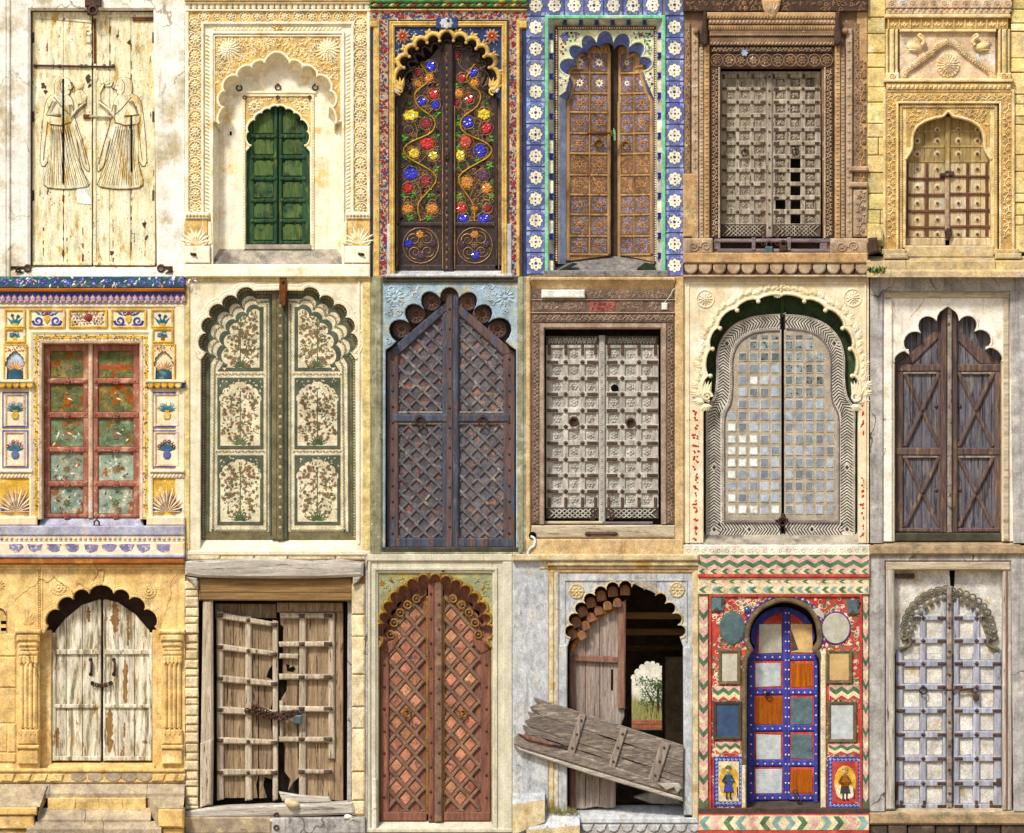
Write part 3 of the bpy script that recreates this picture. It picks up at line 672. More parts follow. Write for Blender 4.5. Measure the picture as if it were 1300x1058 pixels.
        f.dome(*M([(250, 328)])[0], 13, o + 7, 4, 10, 2, None, 20); f.tube(M([(236, 300, o + 9), (226, 316, o + 9), (228, 344, o + 9), (238, 358, o + 9)]), 1.3, 4, m='seam_brown'); f.dome(*M([(257, 322)])[0], 2.4, o + 10, 2, 6, 1, 'seam_brown'); f.tube(M([(256, 338, o + 10), (262, 338, o + 9.5)]), 1, 4, m='seam_brown')
        f.tube(M([(206, 382, o + 6), (180, 430, o + 6), (228, 434, o + 7)]), [9, 7, 5], 6); f.tube(M([(196, 380, o + 9), (172, 434, o + 9), (228, 442, o + 9)]), 1.3, 4, m='seam_brown')
        f.tube(M([(262, 395, o + 6), (268, 440, o + 7), (288, 412, o + 6), (322, 386, o + 5)]), [8, 7, 5, 4], 6); f.tube(M([(270, 396, o + 8), (276, 424, o + 9), (296, 398, o + 8), (324, 378, o + 7)]), 1.2, 4, m='seam_brown'); f.tube(M([(262, 450, o + 8), (292, 424, o + 8), (326, 394, o + 6)]), 1.2, 4, m='seam_brown')
        for k in range(9):
            t = k / 8
            f.tube(M([(192 + 66 * t, 475, o + 7), (186 + 96 * t, 590, o + 7), (174 + 150 * t, 702, o + 6.4)]), 1.8, 4)
            f.tube(M([(196 + 66 * t, 490, o + 7.2), (192 + 96 * t, 590, o + 7.2), (182 + 150 * t, 702, o + 6.8)]), 1.1, 4, m='seam_brown')
        f.tube(M([(186, 470, o + 8), (225, 474, o + 9), (264, 462, o + 8)]), 2.4, 4, m='bare_wood'); f.tube(M([(182, 400, o + 9), (170, 520, o + 5), (160, 606, o + 5)]), 1.1, 4, m='seam_brown'); f.tube(M([(282, 470, o + 5), (304, 540, o + 5), (324, 622, o + 5)]), 1.1, 4, m='seam_brown')
        f.tube(M([(200, 366, o + 8.5), (236, 410, o + 9), (270, 440, o + 8.5)]), 1.5, 4, m='seam_brown')
        f.tube(M([(268, 310, o + 8), (276, 330, o + 8), (266, 338, o + 8)]), 2.2, 4, m='seam_brown')
        if not mirror:
            f.poly(lobed(298, 325, 15, 8, .1), o, o + 8, 5).poly([(284, 344), (306, 338), (326, 362), (322, 392), (290, 396), (278, 372)], o, o + 8, 4)
            f.tube([(284, 344, o), (306, 338, o), (326, 362, o), (322, 392, o)], 1.3, 4, m='seam_brown')
        else:
            f.tube([(376, 390, o + 4), (374, 350, o + 5), (390, 318, o + 4)], 3, 5)
            for a in (-2.6, -2.1, -1.6, -1.1, -.6): f.leaf(388, 326, 34, 6, a + .5, o, 7); f.tube([(388, 326, o + 1), (388 + 32 * cos(a + .5), 326 + 32 * sin(a + .5), o + 1)], .9, 4, m='seam_brown')
            f.leaf(362, 318, 60, 9, -1.5, o, 7); f.leaf(368, 300, 50, 8, -1.8, o, 7)
        build('carved_woman', f, parent, n)
    fig('carved woman in a veil holding a child', lv[0], False)
    fig('carved woman in a long skirt holding a fan', lv[1], True)
    bb = B('rust'); bb.box(322, -10, 384, 26, -12, 8, 4).box(330, 20, 362, 56, -40, 0, 4, 'iron').ring(353, 40, 16, 5, 6, 'rust'); build('door_latch', bb, None, 'brown iron latch above the cream door with two women', 'latch')
    for i, (x, sg) in enumerate(((92, -1), (622, 1))):
        h = B('iron'); h.tube([(x - 34 * sg * -1, 1012, -30), (x + 10 * sg, 1034, -6), (x + 30 * sg, 1030, 0), (x + 26 * sg, 1014, 2), (x + 6 * sg, 1018, 2)], 4.5)
        h.ring(x - 12 * sg, 1018, 12, 4, -8)
        build('door_hook', h, None, ('iron hook on the sill at the left' if sg < 0 else 'iron hook on the sill at the right') + ' foot of the carved women door', 'hook')
    bb = B('paper'); bb.poly([(288, 712), (333, 703), (344, 774), (288, 770)], -44, -42.8, 0); build('paper_note', bb, None, 'torn white paper note stuck below the carved woman with child', 'note')

# ================================================================== 2  green door in a carved cream niche
def t2():
    O(235, 0, 2.988)
    left = [(132, 466), (154, 408), (152, 347), (202, 294), (256, 260), (306, 243), (349, 203)]
    op = [(104, 1005), (106, 464)] + scal(mir(left, 349), [.2, .42, .38, .36, .36, .2, .2, .36, .36, .38, .42, .2], 7) + [(594, 464), (606, 1005)]
    w = B('cream_stone')
    w.archwall(0, -60, 702, op, 1005, -24, -6, b=3)
    w.box(0, -60, 14, 1005, -6, 4, 3).box(690, -60, 702, 1005, -6, 4, 3)
    # soffit: from the front scallops back to the niche wall
    bk = [(126, 945), (126, 470)] + scal([(x + (4 if x < 300 else 0), y + 34) for x, y in left[:-1]] + [(349, 232)] + [(698 - x - (4 if x < 300 else 0), y + 34) for x, y in reversed(left[:-1])], [.2, .42, .38, .36, .36, .2, .2, .36, .36, .38, .42, .2], 7) + [(574, 470), (574, 945)]
    w.strip([(x, y, -24) for x, y in op], [(x, y, -72) for x, y in bk])
    din = [(226, 945), (227, 572), (248, 546)] + scal([(248, 546), (238, 496), (262, 452), (288, 426), (318, 412), (348, 402), (378, 412), (408, 426), (434, 452), (458, 496), (448, 546)], .28, 6)[1:] + [(470, 572), (472, 945)]
    w.archwall(110, 200, 590, din, 945, -105, -72, b=2)
    wall = build('carved_stone_wall', w, None, 'cream carved stone wall with a scalloped niche around the green door', 'wall')
    f = B('grey_paving'); f.quad((126, 943, -72), (574, 943, -72), (608, 1006, -4), (96, 1006, -4)); f.box(222, 926, 476, 945, -100, -60, 3); build('niche_floor', f, wall)
    # side and top bands with rosettes
    gb = B('ochre_ground'); gb.box(14, 42, 62, 806, -6, -3, 0).box(640, 42, 690, 806, -6, -3, 0).box(62, 42, 640, 84, -6, -3, 0); build('band_ground', gb, wall)
    rb = B('cream_carved').flower(0, 0, 23, 10, 0, 8, rot=.3, w=5).ring(0, 0, 26, 2, 0, n=16)
    rm = proto('rosette', rb)
    for i in range(13):
        for x in (38, 666): put('rosette', rm, x + RN.uniform(-1, 1), 92 + i * 58.5 + RN.uniform(-1, 1), -3 + RN.uniform(-.8, .8), wall, i * .4 + RN.random(), RN.uniform(.92, 1.05))
    fil = B('cream_carved')
    for i in range(12):
        for x in (38, 666):
            for q in (-1, 1):
                fil.leaf(x + q * 22, 121 + i * 58.5, 20, 5, pi if q > 0 else 0, -3, 5); fil.leaf(x, 121 + i * 58.5 + q * 3, 12, 4, q * pi / 2, -3, 5)
                fil.spiral(x + q * 17, 121 + i * 58.5, 7, 1, 0, -2, 1.4)
    build('band_leaves', fil, wall, kind='stuff')
    rt = proto('rosette', B('cream_carved').flower(0, 0, 18, 8, 0, 7, rot=.2, w=4.5).ring(0, 0, 20, 1.6, 0, n=14))
    for i in range(12): put('rosette', rt, 72 + i * 51 + RN.uniform(-1, 1), 64, -3 + RN.uniform(-.8, .8), wall, i * .3 + RN.random(), RN.uniform(.92, 1.05))
    # cornice
    c = B('cream_stone'); c.box(0, -60, 702, 8, -6, 22, 4, 'ochre_ground').box(0, 8, 702, 16, -6, 16, 3).box(0, 37, 702, 43, -6, 8, 2); build('cornice', c, wall)
    lm = proto('cornice_leaf', B('cream_carved').poly([(-9, 0), (9, 0), (10, 14), (5, 24), (0, 27), (-5, 24), (-10, 14)], 0, 10, 4).leaf(0, 2, 24, 4, pi / 2, 9, 4))
    for i in range(31): put('cornice_leaf', lm, 12 + i * 22.6, 13, -2, wall)
    # rope-edged frame
    fr = B('cream_stone')
    for a, d in ((66, 6), (102, 4)):
        pth = [(a, 1003), (a, 88 + (a - 66)), (702 - a, 88 + (a - 66)), (702 - a, 1003)]
        fr.band(pth, [(4, -6), (4, d - 2), (2, d), (-3, d), (-5, d - 2), (-5, -6)])
    fr.band([(110, 462), (110, 136), (592, 136), (592, 462)], [(3, -6), (2, 0), (-2, 0), (-3, -6)])
    build('frame_moulding', fr, wall)
    rp = B('cream_carved')
    for i in range(60):
        y = 130 + i * 14.5
        for x, sg in ((84, 1), (618, -1)): rp.leaf(x - 11 * sg, y - 4, 25, 7, .6 if sg > 0 else pi - .6, -5, 7)
    for i in range(15):
        for sg in (1, -1): rp.leaf(349 + sg * (36 + i * 15), 103, 26, 7, (pi / 2 + .9) if sg > 0 else (pi / 2 - .9), -5, 7)
    rp.flower(349, 110, 22, 7, -4, 8, 'ochre_ground', 'cream_carved')
    build('rope_leaves', rp, wall, kind='stuff')
    # spandrels
    reg = [(112, 458), (112, 142), (590, 142), (590, 458)] + [(x, y) for x, y in reversed(offset(op[2:-2], 9))]
    s = B('cream_carved'); s.foliage(reg, -6, 21, 7, 'cream_carved', None, .12, 4, 1.15)
    build('spandrel_foliage', s, wall, kind='stuff')
    sb = B('ochre_ground'); sb.flat([(113, 450), (113, 140), (589, 140), (589, 450)] + [(x, y) for x, y in reversed(offset(op[3:-3], 7))], -5.2); build('spandrel_ground', sb, wall)
    big = B('cream_carved')
    for r, n in ((48, 18), (33, 12), (18, 8)): big.flower(0, 0, r, n, (48 - r) * .15, 7, rot=r, w=r * 3.0 / n)
    bm = proto('medallion', big)
    for x in (165, 540): put('medallion', bm, x, 188, -5, wall)
    rim = B('cream_carved'); rim.band(op[2:-2], [(0, -8), (0, -2), (4, 0), (8, -2), (8, -6)]); build('arch_rim', rim, wall)
    # inner frame
    fi = B('cream_carved'); pth = [(213, 945), (213, 350), (486, 350), (486, 945)]
    fi.band(pth, [(0, -72), (0, -66), (-3, -64), (-10, -64), (-12, -68), (-12, -72)])
    fi.box(206, 342, 493, 352, -72, -60, 3)
    for i in range(52):
        for x in (219, 480): fi.dome(x, 370 + i * 11, 3.5, -65, 4, 5, 1, 'ochre_ground')
    fi.band(din[2:-2], [(0, -74), (0, -68), (4, -67), (8, -72)])
    build('inner_frame', fi, wall)
    reg2 = [(226, 560), (226, 362), (474, 362), (474, 560)] + [(x, y) for x, y in reversed(offset(din[2:-2], 9))]
    s = B('cream_carved'); s.foliage(reg2, -72, 20, 5, None, None, .3, 8)
    for x in (258, 440): s.flower(x, 398, 26, 11, -71, 7, 'cream_carved', 'ochre_ground', w=6)
    s.flat([(226, 556), (226, 362), (474, 362), (474, 556)] + [(x, y) for x, y in reversed(offset(din[3:-3], 7))], -71.4, 'ochre_ground')
    build('inner_spandrel', s, wall, kind='stuff')
    # pedestals
    for sg in (-1, 1):
        X = lambda x: x if sg < 0 else 702 - x
        q = B('cream_stone'); q.box(min(X(0), X(92)), 806, max(X(0), X(92)), 832, -6, 14, 4).box(min(X(0), X(86)), 832, max(X(0), X(86)), 934, -6, 6, 3, 'ochre_ground')
        q.box(min(X(0), X(96)), 934, max(X(0), X(96)), 1000, -6, 18, 5)
        build('pedestal', q, wall)
        l = B('cream_carved')
        for a in range(9): l.leaf(X(43), 926, 70 if a % 2 else 62, 9, -pi / 2 + (a - 4) * .33, 6, 9)
        build('carved_shell', l, wall)
        l = B('cream_carved'); l.spiral(X(14), 915, 16, 1.3, 0, 8, 3).spiral(X(74), 915, 16, 1.3, pi, 8, 3, None, -1)
        for i in range(7): l.flower(X(8 + i * 13), 820, 7, 5, 14, 4, 'ochre_ground')
        build('pedestal_ornament', l, wall, kind='stuff')
        k = B('cream_carved'); k.poly([(X(88), 840), (X(100), 846), (X(104), 925), (X(88), 930)], -6, 8, 3); k.leaf(X(96), 900, 60, 7, -pi / 2, 2, 8); build('carved_stop', k, wall)
    bs = B('grey_paving'); bs.box(0, 1004, 702, 1053, -40, 22, 5, 'cream_stone'); build('base_step', bs, wall)
    # door
    D = thing('double_door', 348, 940, -90, 'green panelled door with scalloped top in a cream carved niche', 'door')
    for sg in (-1, 1):
        X = lambda x: 348 + sg * x
        lf = build('door_leaf', B('green_paint').box(min(X(2), X(126)), 396, max(X(2), X(126)), 932, -120, -101, 2), D)
        bx('stile', lf, min(X(3), X(15)), 400, max(X(3), X(15)), 930, -101, -91, 'green_paint', 3)
        bx('stile', lf, min(X(92), X(124)), 470, max(X(92), X(124)), 930, -101, -93, 'green_paint', 3)
        ys = [505, 585, 667, 750, 828, 912]
        bm2 = proto('boss', B('green_paint').dome(0, 0, 9, 0, 6, 8))
        for y in ys:
            bx('rail', lf, min(X(13), X(100)), y, max(X(13), X(100)), y + 14, -101, -92, 'green_paint', 3)
            for u in (13, 56, 98): put('boss', bm2, X(u), y + 7, -93, lf)
        tops = [415] + [y + 14 for y in ys[:-1]]
        for t, e in zip(tops, ys):
            x0, x1 = min(X(18), X(94)), max(X(18), X(94))
            pts = [(x0, e - 3), (x0, t + 16), (x0 + 8, t + 14), (x0 + 12, t + 5), (x1 - 12, t + 5), (x1 - 8, t + 14), (x1, t + 16), (x1, e - 3)]
            pl('panel', lf, pts, -102, -97, 'green_panel', 3)
    for i, (x, y, r, d, t) in enumerate(((201, 330, 10, -68, 'left'), (349, 328, 10, -68, 'middle'), (491, 328, 10, -68, 'right'))):
        build('iron_ring', B('iron').ring(x, y, r, 3, d).dome(x, y - r - 2, 5, d - 4, 8), None, f'iron ring on the niche wall above the green door, {t} of the large row', 'ring', 'rings in the cream niche')
    for i, (x, t) in enumerate(((222, 'left'), (348, 'middle'), (470, 'right'))):
        build('iron_ring', B('iron').ring(x, 366, 6, 2.2, -64).dome(x, 360, 4, -68, 6), None, f'small iron ring on the inner frame of the green door, {t} of three', 'ring', 'rings in the cream niche')
    for x, t in ((33, 'left'), (669, 'right')):
        build('iron_bolt', B('iron').dome(x, 966, 13, 16, 12, 8, 2, None, 7).tube([(x - 12, 962, 22), (x + 12, 970, 26)], 3), None, f'dark iron bolt on the {t} plinth beside the green door', 'bolt')
    build('wall_hole', B('shade').box(165, 495, 173, 510, -73, -71, 0), wall)

# ================================================================== 3  dark door inlaid with coloured glass flowers
def t3():
    O(470, 0, 2.988)
    left = [(122, 338), (128, 258), (148, 216), (178, 186), (216, 163), (264, 156), (290, 156)]
    left = left[:-1]
    cus = left + [(580 - x, y) for x, y in reversed(left)]
    op = [(92, 1040), (93, 372), (118, 345)] + scal(cus, [.36, .62, .62, .62, .55, .7, .55, .62, .62, .62, .36], 8) + [(462, 345), (494, 380), (497, 1040)]
    w = B('navy_paint'); w.archwall(70, 60, 527, op, 1052, -60, 0, b=2)
    w.box(0, -60, 70, 1052, -60, 0, 0, 'pale_paint').box(527, -60, 595, 1052, -60, 0, 0, 'pale_paint').box(70, -60, 527, 60, -60, 0, 0)
    wall = build('painted_wall', w, None, 'painted wall with yellow mouldings and floral bands around the coloured glass door', 'wall')
    c = B('green_band'); c.box(0, -60, 595, 14, -5, 26, 6).box(0, 14, 595, 29, -5, 18, 5).box(0, 29, 595, 36, -5, 10, 2, 'navy_paint').box(0, 36, 595, 42, -5, 14, 3, 'yellow_paint'); build('cornice', c, wall)
    cl = B('yellow_paint')
    for i in range(27): cl.leaf(8 + i * 22, 26, 24, 7, -.5, 18, 5, ['yellow_paint', 'red_floret', 'green_band'][i % 3])
    build('cornice_leaves', cl, wall, kind='stuff')
    f = B('border_ground'); f.box(0, 42, 595, 77, 0, 4, 1).box(33, 77, 70, 1050, 0, 3, 1).box(527, 77, 562, 1050, 0, 3, 1); build('floral_border', f, wall)
    r = random.Random(5); fl = B('red_floret')
    def sprinkle(x0, y0, x1, y1, n, d):
        for _ in range(n):
            x, y = r.uniform(x0 + 5, x1 - 5), r.uniform(y0 + 5, y1 - 5); k = r.random()
            if k < .4: fl.flat(lobed(x, y, r.uniform(4, 8), 5, .3, r.random() * 6, 2), d + r.random() * .5, r.choice(('red_floret', 'red_floret', 'blue_floret')))
            else: fl.leaf(x, y, r.uniform(9, 15), 2.5, r.random() * 6.3, d, 1.2, r.choice(('blue_floret', 'blue_floret', 'green_band', 'pale_paint', 'red_floret')))
    sprinkle(0, 43, 595, 76, 330, 4.2); sprinkle(33, 78, 70, 1048, 560, 3.2); sprinkle(527, 78, 562, 1048, 520, 3.2)
    build('painted_florets', fl, wall, kind='stuff')
    y = B('yellow_paint')
    y.band([(84, 1040), (84, 93), (508, 93), (508, 1040)], [(11, 0), (11, 9), (7, 12), (2, 9), (-3, 12), (-8, 8), (-10, 0)])
    y.box(28, 77, 35, 1050, 0, 9, 3).box(68, 77, 75, 1050, 0, 6, 2, 'rust').box(555, 77, 567, 1050, 0, 9, 3).box(520, 77, 528, 1050, 0, 6, 2, 'rust')
    y.box(0, 80, 30, 104, 0, 10, 3).box(14, 104, 30, 1050, 0, 7, 3).box(0, 104, 10, 1050, 0, 4, 1, 'dark_lacquer').box(566, 80, 595, 108, 0, 10, 3).box(567, 110, 578, 1050, 0, 8, 3, 'rust').box(578, 110, 595, 1050, 0, 1, 0, 'navy_paint')
    build('yellow_moulding', y, wall)
    rim = B('yellow_paint'); sc = op[2:-2]
    rim.band(sc, [(-3, -30), (-3, 6), (1, 12), (7, 13), (12, 8), (14, 0)], sm=True)
    for x, yy in cus[1:-1]: rim.dome(x, yy, 7, 4, 9, 7)
    out = offset(sc, 12)
    for i in range(4, len(out) - 4, 8): 
        a = atan2(out[i][1] - 290, out[i][0] - 290); rim.leaf(out[i][0] - 6 * cos(a), out[i][1] - 6 * sin(a), 26, 9, a + .5, 2, 9); rim.leaf(out[i][0] - 6 * cos(a), out[i][1] - 6 * sin(a), 22, 8, a - .5, 2, 9)
    for sg in (-1, 1):
        X = lambda x: 290 + sg * x
        for k in range(5): rim.leaf(X(172), 344, 52, 9, (-pi / 2 + sg * (k * .32 - .2)), 4, 9)
        rim.spiral(X(176), 346, 16, 1.2, pi / 2, 8, 4); rim.poly(lobed(X(186), 340, 15, 6, .2), 0, 10, 4, 'pale_paint')
    build('arch_rim', rim, wall)
    sp = B('pale_paint'); reg = [(96, 340), (96, 108), (494, 108), (494, 340)] + [(x, q) for x, q in reversed(offset(sc, 15))]
    rr = random.Random(3)
    for _ in range(520):
        x, q = rr.uniform(98, 492), rr.uniform(110, 330)
        if inpoly(reg, x, q): sp.leaf(x, q, rr.uniform(6, 12), 1.8, rr.random() * 6.3, .4, 1, rr.choice(('pale_paint', 'blue_floret', 'pale_paint', 'green_band')))
    build('spandrel_print', sp, wall, kind='stuff')
    fm = proto('rosette', B('glass_orange').flower(0, 0, 31, 10, 0, 7, 'border_ground', 'red_floret', w=8).flower(0, 0, 22, 10, 2, 6, 'glass_orangered', 'yellow_paint', .3, 5))
    for x in (123, 462): put('rosette', fm, x, 138, 1, wall)
    p = B('glass_blue'); p.box(250, 68, 332, 110, 0, 16, 3, 'blue_floret').poly(lobed(290, 90, 22, 8, .2, sx=1.2), 15, 19, 2, 'pale_paint').dome(296, 80, 7, 18, 6, 8, 2, 'rust'); build('plaque', p, wall)
    s = B('pale_paint'); s.box(60, 1040, 540, 1053, -30, 20, 4).box(64, 850, 78, 1042, 0, 10, 3).box(520, 850, 536, 1042, 0, 10, 3).quad((92, 1018, -60), (497, 1018, -60), (500, 1042, 0), (90, 1042, 0)); build('white_sill', s, wall)
    D = thing('double_door', 292, 1030, -40, 'dark lacquered door inlaid with coloured glass flowers and vines', 'door')
    # inner dark scallops
    ins = offset(sc, -3); ic = [(x * .86 + 290 * .14, q * .86 + 40) for x, q in sc]
    ds = B('dark_lacquer'); ds.strip([(x, q, -8) for x, q in ins], [(x, q, -34) for x, q in ic], None, True)
    ds.band(ic, [(0, -34), (-2, -30), (-8, -30), (-11, -36)], sm=True); build('inner_scallops', ds, D)
    data = {0: '229 248 blue 22,182 275 crimson 15,223 293 orange 16,181 315 orange 15,240 355 red 20,195 383 blue 19,246 396 blue 17,153 434 yellow 25,210 468 crimson 20,217 542 red 27,165 580 yellow 21,238 588 yellow 20,153 658 blue 27,210 685 crimson 21,143 712 red 20,140 790 orange 20,233 790 orange 20,145 492 plum 14,188 888 orange 17,143 922 blue 17,237 922 plum 14,192 965 plum 18',
            1: '330 208 crimson 13,390 273 blue 17,348 292 red 17,394 312 orange 16,334 352 orange 16,375 372 red 19,328 388 crimson 15,432 432 yellow 25,370 462 blue 23,441 484 red 23,362 538 orangered 27,418 570 blue 25,341 588 yellow 21,428 662 plum 23,367 692 orange 24,442 712 orange 21,345 788 red 20,395 790 orange 10,445 788 crimson 15,353 827 blue 20,432 827 blue 21,396 888 orange 16,347 925 plum 15,440 925 plum 15,398 965 blue 18'}
    gl = {0: '145 395,252 432,127 525,252 515,250 640,230 740,165 740,122 745,150 826,222 826,124 590', 1: '322 325,440 388,330 446,330 508,460 525,332 562,410 610,328 635,452 628,468 690,336 745,458 745,330 470'}
    for i, (x0, x1) in enumerate(((94, 280), (314, 494))):
        lf = build('door_leaf', B('dark_lacquer').poly([(x0, 1030), (x0, 380 if i == 0 else 170), (282 if i == 0 else 314, 150), (x1, 150 if i == 0 else 380), (x1, 1030)] if i == 0 else [(314, 1030), (314, 150), (400, 170), (494, 380), (494, 1030)], -60, -46, 0), D)
        g = B('dark_lacquer')
        px0, px1 = (112, 270) if i == 0 else (322, 470)
        for a, c, e, q in ((x0, 196, px0, 1025), (px1, 196, x1, 1025), (x0, 842, x1, 858), (x0, 1004, x1, 1028)): g.box(a, c, e, q, -46, -36, 4)
        build('leaf_frame', g, lf)
        for k, xx in enumerate((x0 + 6, x1 - 6)): bx('moulding', lf, xx - 2, 400, xx + 2, 1020, -37, -32, 'vine_metal', 1)
        for t in data[i].split(','):
            x, q, cn, rad = t.split(); x, q, rad = float(x), float(q), float(rad)
            wide = 1.25 if q in (542, 434, 432, 790, 827, 658) else 1
            build('glass_flower', B('glass_' + cn).poly([(u + RN.uniform(-2, 2), v2 + RN.uniform(-2, 2)) for u, v2 in lobed(x, q, rad * RN.uniform(.94, 1.06), 6 + int(x) % 4, .2, x, 2, wide * RN.uniform(.9, 1.1), 1 / wide ** .5)], -46, -41, 2).flower(x, q, rad * .85, 5 + int(q) % 3, -41.2, 2.6, None, 'vine_metal', x, rad * .3, .14), lf)
        for t in gl[i].split(','):
            x, q = map(float, t.split()); bq = B('glass_green')
            for k in range(4): bq.leaf(x, q, RN.uniform(13, 20), 6, RN.random() * 1.2 + k * 1.6, -44, 4, RN.choice(('glass_green', 'glass_green', 'glass_darkgreen')))
            build('glass_leaf', bq, lf)
        v = B('vine_metal'); cx = (px0 + px1) / 2
        sg = 1 if i == 0 else -1
        st = spline([(cx, 836), (cx - 8, 770), (cx + sg * 60, 670), (cx - sg * 55, 590), (cx - sg * 50, 545), (cx + sg * 40, 500), (cx + sg * 50, 450), (cx - sg * 10, 400), (cx - sg * 20, 350), (cx + sg * 30, 300), (cx, 240)], 5)
        v.tube([(x, q, -43) for x, q in st], 3.2, 5, False, 'gilt_vine')
        for t in data[i].split(','):
            x, q, cn, rad = t.split(); x, q, rad = float(x), float(q), float(rad)
            if q > 850: continue
            n = min(st, key=lambda p: hypot(p[0] - x, p[1] - q - 40) + (0 if p[1] > q else 60))
            v.tube([(z[0], z[1], -44) for z in spline([n, ((n[0] + x) / 2 + 12 * sg, (n[1] + q) / 2 + 6), (x, q)], 4)], 2, 4)
            v.tube([(z[0], z[1], -44) for z in lobed(x, q, rad + 4, 7, .1)], 1.6, 4, True)
            for k in range(3): v.leaf(x + RN.uniform(-30, 30), q + RN.uniform(-30, 30), 18, 4, RN.random() * 6, -45, 4)
        for k in range(5):
            v.spiral(cx + (-1) ** k * 46, 790 - k * 10, 24 - k * 2, 1.4, k, -44, 2.4)
        for k in range(4): v.spiral(cx + 34 * cos(k * pi / 2 + .7), 930 + 34 * sin(k * pi / 2 + .7), 26, 1.4, k * 1.5, -44, 2.6)
        v.ring(cx, 930, 68, 2.4, -44, n=20, tilt=0).flower(cx, 928, 15, 8, -45, 6)
        v.foliage([(px0, 838), (px0, 300), (px0 + 60, 230), (px1 - 20, 210), (px1, 300), (px1, 838)] if 1 else [], -46, 19, 4.5, None, None, .12, 7 + i, 1.1, ('vine_metal', 'vine_metal', 'vine_metal', 'glass_darkgreen', 'dark_lacquer'))
        build('vine_work', v, lf, kind='stuff')
        if i == 1:
            q = [(x, z) for x, z in ic if x > 320]
            q = [(322, 190), (370, 190), (405, 215), (425, 250), (430, 290), (415, 325), (440, 345), (470, 372), (476, 400), (476, 1005)]
            bq = B('dark_lacquer'); q = spline(q, 4); bq.band(q, [(0, -40), (2, -33), (8, -33), (11, -40)], sm=True); bq.band(q, [(14, -40), (15, -35), (18, -35), (19, -40)], m='vine_metal'); build('arched_moulding', bq, lf)
    post = B('dark_lacquer'); post.box(276, 160, 316, 1030, -46, -24, 7)
    for k in range(60): post.leaf(290, 180 + k * 14, 16, 4, pi / 2, -24, 3, 'vine_metal' if k % 2 else 'dark_lacquer')
    build('meeting_post', post, D)
    build('lock_plate', B('iron').poly([(282, 572), (298, 572), (298, 604), (290, 610), (282, 604)], -24, -18, 2).ring(290, 594, 7, 2, -16), D)
